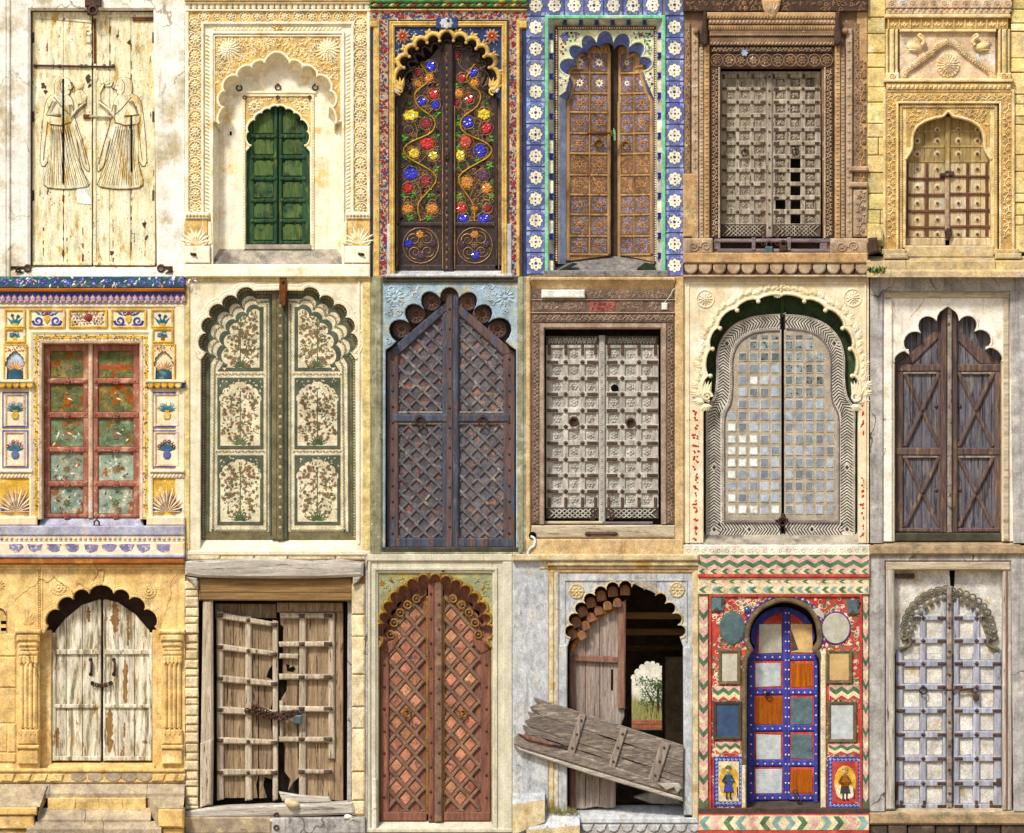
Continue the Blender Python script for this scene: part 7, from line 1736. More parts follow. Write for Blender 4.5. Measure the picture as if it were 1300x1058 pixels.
# ================================================================== 14  ruined timber door
def t14():
    O(234, 704, 2.988)
    w = B('clay_joint'); w.box(2, -2, 52, 1052, -100, -6, 0).box(636, -2, 688, 1052, -100, -6, 0).box(2, -2, 688, 22, -100, -6, 0)
    w.box(688, -2, 696, 1052, -100, 10, 2, 'cement')
    wall = build('rubble_wall', w, None, 'cream rubble stone wall around the ruined timber door', 'wall')
    courses(wall, 2, 100, 54, 968, [34, 28, 42], 60, -10, 2, 'rubble_cream', 11, 1.5, 6, 5); courses(wall, 634, 110, 686, 990, [120, 90, 150], 60, -10, 2, 'rubble_cream', 12, 1, 6, 4); courses(wall, 2, -2, 688, 22, [24], 160, -10, 4, 'rubble_cream', 13, 1, 5, 3)
    q = B('log_grey'); p = [(4, 26), (120, 20), (300, 14), (480, 22), (600, 18), (682, 30), (680, 82), (500, 88), (240, 92), (60, 88), (6, 78)]
    q.poly(p, -40, 30, 10, None, 2); build('lintel_log', q, wall)
    bx('lintel_beam', wall, 54, 88, 636, 176, -60, 0, 'log_brown', 5, 2); bx('lintel_batten', wall, 60, 138, 630, 144, -5, 3, 'log_brown', 2, 1.5)
    pl('lintel_end', wall, [(8, 84), (50, 90), (52, 130), (30, 104)], -10, 24, 'log_grey', 5)
    pl('lintel_end', wall, [(640, 84), (676, 80), (660, 104), (640, 118)], -10, 24, 'log_grey', 5)
    pl('jamb_post', wall, [(70, 176), (108, 174), (110, 700), (104, 950), (60, 958), (64, 700)], -60, -8, 'ruin_wood', 7, 2)
    pl('jamb_lower', wall, [(62, 715), (106, 700), (102, 948), (58, 962)], -10, 2, 'ruin_wood', 4, 2)
    pl('jamb_post', wall, [(616, 178), (638, 178), (634, 945), (616, 940)], -90, -40, 'cement', 5, 2)
    D = thing('double_door', 355, 945, -50, 'ruined wooden door with broken battens, gaps and its leaf sagging open', 'door')
    bx('door_head', D, 112, 190, 346, 246, -96, -84, 'ruin_board', 2, 2); bx('door_head', D, 348, 186, 600, 222, -80, -66, 'ruin_board', 3, 1)
    # left leaf, sagging
    nh = proto('nail_head', B('rust').dome(0, 0, 8.5, 0, 7, 8))
    T = lambda x, y: (x, y + (x - 120) / 232 * max(0, 40 * (1 - (y - 215) / 620)))
    lf = build('door_leaf', B('shade').poly([T(124, 222), T(330, 222), (330, 930), (124, 940)], -84, -78, 0), D)
    for k, (a, c) in enumerate(((122, 182), (183, 226), (228, 276), (277, 332))):
        yb = 930 if k < 2 else 935
        p = [T(a, 222), T(c, 222), (c, yb), (a, yb)]
        if k == 3: p = [T(277, 222), T(332, 222), (334, 420), (318, 440), (308, 470), (330, 480), (332, 560), (322, 600), (330, 700), (328, 860), (302, 850), (296, 880), (310, 930), (280, 932)]
        if k == 2: p = [T(228, 222), T(276, 222), (276, 850), (268, 880), (274, 930), (230, 935)]
        pl('plank', lf, p, -80, -72, 'ruin_board', 1.5, .6)
    for a, c in ((120, 143), (228, 252), (331, 353)): pl('stile', lf, [T(a, 216), T(c, 216), (c + RN.uniform(-2, 2), 935), (a + RN.uniform(-2, 2), 940)], -74, -58, 'ruin_wood', 5, 1.5)
    for y in (222, 342, 462, 582, 700, 822):
        p = [T(122, y - 2), T(350, y - 2), T(348, y + 20), T(122, y + 24)]
        pl('batten', lf, p, -72, -50, 'ruin_wood', 5, 2)
        for x in (134, 240, 342): put('nail_head', nh, *T(x, y + 10), -51, lf)
        for x in (134, 338): bx('iron_plate', lf, x - 13, T(x, y)[1] + 2, x + 12, T(x, y)[1] + 18, -54, -49, 'grey_dark', 2, 1)
    # right leaf
    lf = build('door_leaf', B('ruin_board').poly([(400, 222), (600, 222), (600, 938), (470, 938), (440, 900), (420, 700), (400, 500)], -92, -86, 0), D)
    for p in ([(358, 226), (376, 226), (374, 280), (360, 270)], [(376, 224), (430, 224), (430, 420), (424, 600), (428, 770), (434, 850), (410, 870), (390, 905), (398, 860), (376, 830), (378, 740), (362, 690), (360, 560), (384, 520), (386, 480), (370, 470), (372, 300)], [(432, 224), (504, 222), (504, 938), (450, 938), (434, 860)], [(505, 222), (566, 222), (566, 938), (505, 938)], [(567, 222), (600, 222), (600, 942), (567, 940)]):
        pl('plank', lf, p, -84, -74, 'ruin_board', 2, .8)
    for a, c, ya, yb in ((432, 459, 226, 940), (544, 566, 226, 780), (358, 374, 560, 700)): bx('stile', lf, a, ya, c, yb, -76, -60, 'ruin_wood', 5, 2)
    for x0, x1, y in ((360, 562, 224), (356, 556, 332), (358, 432, 380), (358, 566, 458), (358, 562, 578), (356, 556, 694), (432, 556, 818)):
        pl('batten', lf, [(x0, y), (x1, y + 2), (x1 - 2, y + 22), (x0 + 2, y + 20)], -74, -52, 'ruin_wood', 5, 2.5)
        for x in (444, 552):
            if x < x1: put('nail_head', nh, x, y + 11, -53, lf)
        for x in (444, 540):
            if x < x1: bx('iron_plate', lf, x - 14, y + 3, x + 12, y + 19, -56, -51, 'grey_dark', 2, 1)
    pl('splinter', lf, [(382, 420), (396, 424), (392, 436), (410, 428), (418, 436), (410, 450), (386, 446)], -74, -72, 'shade', 0)
    pl('loose_board', lf, [(356, 905), (430, 915), (548, 925), (556, 944), (460, 948), (370, 940)], -80, -44, 'log_grey', 5, 2)
    q = B('iron')
    pts = resample([(236, 596), (300, 612), (350, 618), (400, 606), (440, 598)], 11)
    for k, (x, y, a) in enumerate(pts): q.ring(x, y, 9, 3, -44 + 5 * (k % 2))
    for k, (x, y, a) in enumerate(resample([(262, 582), (310, 600), (372, 630), (410, 604)], 11)): q.ring(x, y, 8, 2.6, -40 + 5 * (k % 2))
    q.box(252, 572, 274, 588, -50, -40, 3)
    build('chain', q, None, 'heavy rusty chain across the ruined timber door', 'chain')
    build('padlock', B('padlock_steel').box(412, 612, 444, 646, -46, -32, 5).tube([(418, 614, -39), (418, 598, -39), (428, 590, -39), (438, 598, -39), (438, 614, -39)], 3.5), None, 'steel padlock hanging on the chain of the ruined door', 'padlock')
    q = B('log_grey'); q.poly([(2, 974), (90, 958), (300, 952), (500, 948), (640, 940), (650, 985), (400, 996), (120, 1000), (4, 1000)], -90, 10, 8, None, 2); build('threshold_log', q, wall)
    s = thing('stone_step', 345, 1052, 30, 'cracked stone slab step below the ruined timber door', 'step')
    for a, c in ((2, 330), (332, 688)): bx('step_slab', s, a, 996, c, 1060, -60, 26, 'cement' if a > 100 else 'grey_step', 6, 2)
    for k, (x, y, r, m, t) in enumerate(((330, 1008, 20, 'rubble_cream', 'round pale stone on the step of the ruined door'), (625, 998, 20, 'white_lime', 'white stone chip at the right end of the ruined door step'), (410, 945, 32, 'rubble_cream', 'flat pale stone on the log threshold of the ruined door'))):
        build('loose_stone', B(m).dome(x, y, r, 10, r * .8, 9, 3, None, r * .6, .4), None, t, 'stone')
    build('short_chain', B('iron').ring(350, 988, 8, 3, 14).ring(351, 1004, 8, 3, 16).ring(349, 1020, 8, 3, 18).ring(350, 1034, 8, 3, 28), None, 'short chain hanging over the log below the ruined door', 'chain')

# ================================================================== 15  red-brown lattice door
def t15():
    O(466, 704, 2.988)
    cus = [(62, 318), (66, 262), (78, 222), (98, 184), (126, 152), (156, 130), (194, 110), (238, 102), (280, 102), (318, 112), (352, 132), (388, 156), (416, 186), (438, 228), (450, 268), (452, 318)]
    arch = [(46, 356), (60, 336)] + scal(cus, .62, 6) + [(456, 340), (470, 356)]
    op = [(45, 1020)] + arch + [(472, 1020)]
    w = B('olive_fresco'); w.archwall(40, 70, 480, op, 1030, -60, -8, b=2)
    w.box(-4, -2, 42, 1052, -60, 0, 4, 'putty_paint').box(476, -2, 552, 1052, -60, 0, 4, 'putty_paint').box(42, -2, 476, 72, -60, 0, 4, 'putty_paint')
    w.box(-4, -2, 552, 26, -2, 10, 4, 'putty_paint').box(-4, 26, 14, 1052, -2, 8, 4, 'putty_paint').box(514, 26, 552, 1052, -2, 8, 4, 'putty_paint')
    w.band([(30, 1040), (30, 56), (488, 56), (488, 1040)], [(6, 0), (5, 7), (-2, 7), (-8, -4)], m='putty_paint')
    w.box(20, 850, 36, 1046, 0, 10, 3, 'white_lime').box(552, -2, 560, 1052, -60, 2, 1, 'blue_stone')
    wall = build('painted_wall', w, None, 'putty coloured wall and frame around the red brown lattice door', 'wall')
    f = B('olive_fresco'); reg = [(44, 330), (44, 76), (474, 76), (474, 330)] + list(reversed(offset(arch, 12))); f.foliage(reg, -8, 30, 4, None, None, .12, 9, 1, ('olive_fresco', 'gilt', 'olive_fresco')); build('spandrel_relief', f, wall, kind='stuff')
    r = B('gilt'); r.band(arch, [(-2, -24), (-1, -3), (3, 0), (8, -3), (10, -8)], sm=True); build('arch_rim', r, wall)
    s = B('putty_paint'); s.quad((40, 1014, -50), (480, 1014, -50), (516, 1040, 4), (20, 1040, 4)).box(-4, 1038, 552, 1056, -20, 10, 4); build('sill', s, wall)
    build('nail', B('rust').dome(288, 62, 6, 2, 8), wall)
    D = thing('double_door', 258, 1018, -35, 'red brown door with diamond lattice and gilded scalloped arch', 'door')
    # second row of lobes on the door itself
    c2 = [(86, 330), (92, 282), (112, 240), (138, 206), (168, 180), (206, 160), (258, 150), (306, 160), (344, 180), (374, 206), (400, 240), (420, 282), (424, 330)]
    a2 = scal(c2, .5, 6)
    q = B('gilt'); 
    for x, y in [((a[0] + b[0]) / 2, (a[1] + b[1]) / 2) for a, b in zip(c2, c2[1:])]:
        if abs(x - 258) > 36: q.ring(x, y, 14, 3.2, -34, None, 12, 0); q.dome(x, y, 6, -40, 8, 7, 2, 'brown_bar')
    q.strip([(x, y, -14) for x, y in arch], [(258 + (x - 258) * .86, 330 + (y - 330) * .8, -48) for x, y in arch], 'red_wood', True)
    build('inner_lobes', q, D)
    st = proto('stud', B('rust').dome(0, 0, 6, 0, 6, 7))
    for i in range(2):
        M = (lambda p: p) if i == 0 else (lambda p: [(516 - x, y) for x, y in p])
        lf = build('door_leaf', B('red_wood').poly(M([(46, 1016), (46, 350), (90, 240), (150, 160), (226, 120), (226, 1016)]), -62, -50, 0), D)
        bx('stile', lf, *((46, 352, 82, 1016) if i == 0 else (432, 352, 470, 1016)), -52, -38, 'red_wood', 5)
        pl('shoulder', lf, M([(46, 360), (66, 338), (98, 326), (112, 300), (118, 330), (100, 362), (82, 380)]), -50, -34, 'red_wood', 4)
        bx('rail', lf, *((48, 980, 226, 1016) if i == 0 else (288, 980, 468, 1016)), -52, -35.5, 'red_wood', 5)
        reg = M([(84, 980), (84, 350), (126, 220), (224, 150), (224, 980)]); reg = reg if i == 0 else reg[::-1]
        xs = [p[0] for p in reg]; x0, x1 = min(xs), max(xs)
        H, Wd = 82, 72
        for k in range(-4, 14):
            y0 = 150 + k * H
            for sg in (1, -1):
                bar('lattice_bar', lf, (x0 - 10, y0), (x1 + 10, y0 + sg * (x1 - x0 + 20) * H / Wd), 13, -50, -38 if sg > 0 else -40, 'brown_bar', 3.5, reg)
        # panels in the diamonds
        for k in range(-4, 30):
            for j in range(-2, 6):
                cx = x0 - 10 + (j + .5) * Wd / 2 * 1.0; cy = 150 + (k + (0 if j % 2 else .5)) * H
                cy = 150 + k * H + (H / 2 if j % 2 == 0 else 0) + 0
                cx = x0 - 10 + j * Wd / 2 + 0
                if not all(inpoly(reg, cx + u, cy + v) for u, v in ((12, 0), (-12, 0), (0, 16), (0, -16))): continue
                pl('diamond_panel', lf, [(cx, cy - 31), (cx + 27, cy), (cx, cy + 31), (cx - 27, cy)], -52, -44, 'copper_panel', 6)
        for y in range(420, 1000, 84): put('stud', st, *M([(64, y)])[0], -38, lf)
        x = 150 if i == 0 else 364
        build('ring_handle', B('brass').ring(x, 606, 13, 3.6, -32).dome(x, 594, 8, -40, 9), lf)
        bx('beading', lf, *((224, 160, 232, 990) if i == 0 else (286, 160, 294, 990)), -50, -38, 'gilt', 2)
    p = B('red_wood'); p.box(232, 108, 256, 1018, -50, -26, 5).box(256, 104, 286, 1018, -50, -22, 6, 'brown_bar'); build('meeting_post', p, D)
    for y in range(150, 1000, 94): put('stud', st, 241, y, -26, D); put('stud', st, 272, y + 40, -22, D)
# ================================================================== 16  broken door and passage
def t16():
    O(648, 704, 2.988)
    n = 13; cus = [(436 - 208 * cos(radians(4 + 172 * k / n)), 330 - 205 * sin(radians(4 + 172 * k / n))) for k in range(n + 1)]
    arch = scal(cus, .55, 6)
    op = [(214, 985), (216, 352)] + arch + [(656, 352), (658, 985)]
    w = B('blue_marble'); w.archwall(184, 68, 700, op, 985, -50, 0, b=3)
    w.box(8, -2, 146, 1058, -100, 6, 4).box(146, 40, 186, 985, -100, 4, 3, 'warm_stone').box(690, 40, 713, 1000, -100, 4, 3, 'warm_stone')
    w.box(8, -2, 713, 24, -100, 30, 5, 'warm_stone').box(140, 24, 713, 44, -100, 20, 4, 'warm_stone').box(110, 44, 713, 56, -100, 10, 3, 'warm_stone').box(160, 56, 700, 70, -100, 5, 3, 'ochre_stone').box(152, 60, 164, 985, 2, 9, 3, 'warm_stone').box(172, 70, 182, 985, 2, 8, 3)
    wall = build('marble_wall', w, None, 'pale blue grey marble wall with a scalloped doorway to a dark passage', 'wall')
    f = B('blue_marble'); f.band([(206, 330), (206, 98), (668, 98), (668, 330)], [(3, 0), (2, 5), (-2, 5), (-3, 0)]); f.poly([(472, 76), (556, 74), (552, 150), (530, 138), (500, 128), (470, 112)], 0, 3, 1, 'cement'); build('spandrel_fillet', f, wall)
    for x, y, r in ((251, 140, 30), (632, 134, 31)):
        q = B('warm_stone'); q.poly(lobed(x, y, r, 12, .08), 0, 4, 2).flower(x, y, r * .8, 8, 4, 5).ring(x, y, r * .84, 2, 4, None, 16, 0); build('medallion', q, wall)
    build('jamb', B('blue_marble').box(184, 345, 215, 990, -4, 5, 4).box(660, 350, 692, 990, -4, 5, 4), wall)
    rim = B('warm_stone'); rim.band(arch, [(0, -6), (1, 4), (5, 4), (7, 0)]); build('arch_rim', rim, wall)
    # passage behind the doorway
    p = B('passage_plaster'); D0, D1 = -135, -1180
    p.quad((205, 80, D0), (205, 1058, D0), (205, 1058, D1), (205, 80, D1)).quad((680, 80, D0), (680, 1058, D0), (680, 1058, D1), (680, 80, D1)).quad((205, 90, D0), (680, 90, D0), (680, 90, D1), (205, 90, D1))
    p.quad((205, 1040, D0), (680, 1040, D0), (680, 1040, D1), (205, 1040, D1))
    sc = 1 + 3.95 / 60
    def PB(x, y, dep):
        k = 1 + dep / 60; X, Y, Z = W(x, y, 0); X = 6.5 + (X - 6.5) * k; Z = 5.29 + (Z - 5.29) * k
        return (X * 100 - OX) * K, (1058 - Z * 100 - OY) * K
    dep = 3.95
    far = [PB(x, y, dep) for x, y in [(460, 668), (460, 480)] + scal([(462, 478), (474, 456), (490, 436), (508, 420), (530, 412), (550, 416), (566, 424), (576, 432)], .45, 5) + [(576, 668)]]
    fb = max(y for x, y in far)
    p.archwall(205, 90, 680, far, fb, D1 - 60, D1, b=2); p.box(205, fb, 680, 1060, D1 - 60, D1, 0)
    ps = build('passage_wall', p); ps['kind'] = 'structure'
    for k, (y, dd) in enumerate(((300, -420), (378, -760), (230, -260))): bx('roof_beam', ps, 206, y, 679, y + 26, dd - 30, dd, 'log_brown', 4, 2)
    bx('inner_post', ps, 606, 420, 680, 1038, -700, -600, 'passage_plaster', 4)
    # courtyard beyond
    def beyond(fn, dep): pass
    cw = bpy.data.meshes.new('backdrop_sheet'); cy = 19.0  # added white backdrop, stands in for the bright sky beyond the arch
    cw.from_pydata([(2, cy, -.03), (16, cy, -.03), (16, cy, 4.6), (2, cy, 4.6), (2, cy + .3, -.03), (16, cy + .3, -.03), (16, cy + .3, 4.6), (2, cy + .3, 4.6)], [], [(0, 1, 2, 3), (5, 4, 7, 6), (3, 2, 6, 7), (4, 0, 3, 7), (1, 5, 6, 2)])
    cw.materials.append(MATS['sky_white']); o = bpy.data.objects.new('sky_backdrop', cw); COL.objects.link(o)
    tag(o, 'white backdrop in place of the bright sky seen through the far arch', 'wall', None, 'thing')
    br = bpy.data.objects.new('brick_wall', None); COL.objects.link(br); br.location = (8.3, 15.5, 0); tag(br, 'low red brick wall beyond the passage', 'wall', None, 'thing'); WL[br.name] = (8.3, 15.5, 0)
    me = bpy.data.meshes.new('brick'); s_ = (.19, .06, .055)
    me.from_pydata([(x * s_[0] / 1, y * s_[1], z * s_[2]) for x in (-.5, .5) for y in (-1, 1) for z in (0, 1)], [], [(0, 1, 5, 4), (4, 5, 7, 6), (6, 7, 3, 2), (2, 3, 1, 0), (1, 3, 7, 5)]); me.materials.append(MATS['red_brick'])
    for r in range(7):
        for c in range(12):
            o = bpy.data.objects.new('brick', me); COL.objects.link(o); o.parent = br; o.location = (-1 + c * .2 + (.1 if r % 2 else 0), 0, r * .064)
    # tree
    rr = random.Random(6); T = bpy.data.objects.new('tree', None); COL.objects.link(T); T.location = (8.84, 17, 0.02); T.scale = (.4, .4, .4); tag(T, 'small green tree standing in the courtyard beyond the far arch', 'tree', None, 'thing')
    vs = []; fs = []
    def limb(p0, p1, r0, r1):
        k = len(vs)
        for (q, r) in ((p0, r0), (p1, r1)):
            for a in range(6): vs.append((q[0] + r * cos(a * pi / 3), q[1] + r * sin(a * pi / 3), q[2]))
        for a in range(6): fs.append((k + a, k + (a + 1) % 6, k + 6 + (a + 1) % 6, k + 6 + a))
    limb((0, 0, 0), (.1, 0, 1.0), .16, .11); limb((.1, 0, 1.0), (-.3, .1, 1.9), .09, .04); limb((.1, 0, 1.0), (.5, -.1, 2.0), .09, .04); limb((.1, 0, 1.0), (.1, .2, 2.3), .08, .03)
    tm = bpy.data.meshes.new('trunk'); tm.from_pydata(vs, [], fs); tm.materials.append(MATS['bark']); o = bpy.data.objects.new('trunk', tm); COL.objects.link(o); o.parent = T
    lv = []; lf_ = []
    cl = [(rr.gauss(.1, .45), rr.gauss(0, .4), rr.uniform(.9, 2.5), rr.uniform(.22, .4)) for _ in range(22)]
    for (x, y, z, r) in cl:
        for _ in range(90):
            a, b2 = rr.random() * 6.28, rr.uniform(-1, 1); q = r * rr.random() ** .4; c = sqrt(1 - b2 * b2)
            P = (x + q * c * cos(a), y + q * c * sin(a), z + q * b2 * .8); k = len(lv); u = [rr.uniform(-.05, .05) for _ in range(9)]
            lv += [(P[0] + u[0], P[1] + u[1], P[2] + u[2]), (P[0] + u[3] + .04, P[1] + u[4], P[2] + u[5]), (P[0] + u[6], P[1] + u[7], P[2] + u[8] + .05)]; lf_.append((k, k + 1, k + 2))
    tm = bpy.data.meshes.new('crown'); tm.from_pydata(lv, [], lf_); tm.materials.append(MATS['tree_leaf']); o = bpy.data.objects.new('crown', tm); COL.objects.link(o); o.parent = T
    g = []; gf = []
    for _ in range(2600):
        x, y = rr.uniform(7.6, 9.2), rr.uniform(16, 18.9); k = len(g); h = rr.uniform(.15, .75) * (1.2 - abs(x - 7.9) * .3); g += [(x - .02, y, 0), (x + .02, y, 0), (x + rr.uniform(-.12, .12), y, h)]; gf.append((k, k + 1, k + 2))
    tm = bpy.data.meshes.new('dry_grass'); tm.from_pydata(g, [], gf); tm.materials.append(MATS['dry_grass']); o = bpy.data.objects.new('dry_grass', tm); COL.objects.link(o); tag(o, 'pale dry grass behind the low brick wall', 'grass', None, 'stuff')
    # standing leaf with scalloped arch edge
    L = thing('door_leaf', 330, 970, -70, 'weathered standing door leaf with a carved scalloped top in the marble doorway', 'door')
    pl('plank', L, [(226, 970), (226, 360), (262, 270), (330, 212), (404, 186), (436, 184), (434, 620), (404, 700), (400, 965), (370, 970), (330, 962), (280, 972)], -84, -70, 'grey_plank', 3)
    bx('stile', L, 224, 390, 248, 975, -72, -56, 'umber_wood', 5, 1.5); pl('stile', L, [(408, 190), (440, 176), (436, 590), (410, 590)], -72, -54, 'umber_wood', 5, 1)
    pl('rail', L, [(238, 382), (412, 392), (412, 418), (238, 408)], -70, -54, 'umber_wood', 4, 1); bx('crack', L, 384, 440, 390, 520, -70, -68.6, 'shade', 0, 2)
    for x in (286, 340): bx('groove', L, x - 1, 200 if x > 300 else 250, x + 1, 960, -70, -69, 'seam_brown', 0, .8)
    m1 = B('lobe_wood'); m1.poly([(-17, 22)] + arc(0, 4, 17, 18, 180, 0, 9) + [(17, 22)], 0, 8, 2); m1.poly([(-11, 22)] + arc(0, 4, 11, 12, 180, 0, 7) + [(11, 22)], 7, 9, 0, 'umber_wood')
    lm = proto('scalloped_lobe', m1)
    for k in range(7):
        a = radians(4 + 172 * (k + .5) / 13); put('scalloped_lobe', lm, 436 - 206 * cos(a), 338 - 206 * sin(a), -52, L, -(pi / 2 - a) * .35, 1.12)
    for k in range(6):
        a = radians(14 + k * 13.2); put('scalloped_lobe', lm, 436 - 172 * cos(a), 344 - 166 * sin(a), -44, L, -(pi / 2 - a) * .4, .95)
    pl('arch_board', L, [(226, 372), (240, 330), (280, 270), (330, 226), (400, 196), (402, 210), (340, 244), (294, 286), (256, 340), (240, 376)], -72, -58, 'lobe_wood', 4)
    # fallen leaf leaning across
    A = radians(18.2); ca, sa = cos(A), sin(A)
    def Q(u, v): return (22 + u * ca + v * sa, 705 + u * sa - v * ca)
    F = thing('fallen_door_leaf', 340, 895, 20, 'broken door leaf lying slanted across the marble doorway', 'door')
    rg = random.Random(8)
    ends = [(80, 50, 20), (112, 24, 34), (60, 40, 18)]
    for k, (v0, v1) in enumerate(((20, 62), (63, 118), (119, 176))):
        e = [Q(u, v) for u, v in ((20 + rg.uniform(-4, 10) + 14 * k, v0), (6 + rg.uniform(0, 16), (v0 * 2 + v1) / 3), (26 + rg.uniform(-6, 16), (v0 + v1 * 2) / 3), (2 + 4 * k, v1), ((632 - v1 * sa) / ca, v1 + (4 if k == 2 else 0)), ((632 - v0 * sa) / ca, v0))]
        pl('plank', F, e, 6, 22, 'slant_plank', 3, 1)
    pl('edge_board', F, [Q(-4, 26), Q(-10, 6), Q(-6, -16), Q(30, -22), Q(666, -6), Q(658, 22)], 4, 32, 'slant_plank', 7, 1.5)
    pl('edge_lip', F, [Q(-6, -14), Q(30, -22), Q(666, -8), Q(670, -22), Q(300, -34), Q(20, -30)], 4, 34, 'log_grey', 4, 1.5)
    nh = proto('nail_head', B('rust').dome(0, 0, 6, 0, 6, 7))
    for u, wd in ((195, 30), (360, 28), (520, 40)):
        pl('batten', F, [Q(u, 14), Q(u + wd, 14), Q(u + wd - 2, 172), Q(u + 2, 172)], 20, 31, 'grey_plank', 3, 2)
        for v in (40, 95, 150): put('nail_head', nh, *Q(u + wd / 2, v), 30, F)
    for k in range(10):
        u = rg.uniform(20, 600); v = rg.choice((40, 62.5, 90, 118.5, 145)); l = rg.uniform(50, 140)
        pl('crack', F, [Q(u, v), Q(u + l * .5, v + 2.4), Q(u + l, v), Q(u + l * .5, v - 2)], 21.4, 22.6, 'shade', 0)
    pl('splintered_end', F, [Q(560, 12), Q(600, -2), Q(622, 20), Q(640, 4), Q(652, 26), Q(634, 40), Q(600, 30)], 30, 44, 'log_grey', 4, 2)
    pl('plank_fragment', F, [Q(-2, 30), Q(60, 36), Q(130, 32), Q(190, 40), Q(120, 24), Q(40, 18)], 24, 42, 'umber_wood', 3, 1.5)
    # steps and threshold
    s = B('blue_marble'); s.quad((214, 962, -130), (660, 962, -130), (660, 1000, 4), (214, 1000, 4)).box(150, 998, 713, 1020, -60, 14, 4).box(250, 1020, 713, 1062, -40, 6, 2, 'cement'); build('threshold', s, wall)
    lm = proto('carved_lobe', B('blue_marble').poly([(-24, -14), (24, -14), (16, 8), (0, 16), (-16, 8)], 0, 6, 3))
    for k in range(9): put('carved_lobe', lm, 290 + k * 51, 1038, 6, wall)
    T2 = thing('stone_step', 90, 1058, 60, 'marble step block at the left of the broken door', 'step')
    q = B('blue_marble'); q.quad((8, 905, 6), (130, 905, 6), (130, 925, 56), (8, 945, 56)); build('step_tread', q, T2); q = B('warm_stone'); q.quad((8, 945, 56), (130, 925, 56), (130, 1010, 56), (8, 1060, 56)); build('step_riser', q, T2)
    T3 = thing('stone_step', 160, 1058, 80, 'lower marble step slab beside the threshold of the broken door', 'step')
    q = B('blue_marble'); q.quad((128, 975, 10), (262, 985, 10), (262, 1022, 66), (60, 1040, 66)); build('step_tread', q, T3); q = B('warm_stone'); q.quad((60, 1040, 66), (262, 1022, 66), (262, 1062, 66), (60, 1062, 66)); build('step_riser', q, T3)
    build('stone_slab', B('cement').poly([(470, 930), (560, 905), (640, 925), (648, 955), (540, 955)], -160, -100, 5), None, 'grey slab lying on the passage floor behind the broken door', 'slab')
    st = B('dry_grass')
    for _ in range(160):
        x = RN.uniform(150, 260); y = 985 + RN.uniform(-8, 10); st.leaf(x, y, RN.uniform(10, 50) * (1.3 - (x - 150) / 130), 1.2, -pi / 2 + RN.uniform(-.9, .9), 10 + RN.uniform(0, 20), 2)
    build('dry_straw', st, None, 'dry straw tuft growing at the foot of the marble jamb', 'straw', kind='thing')

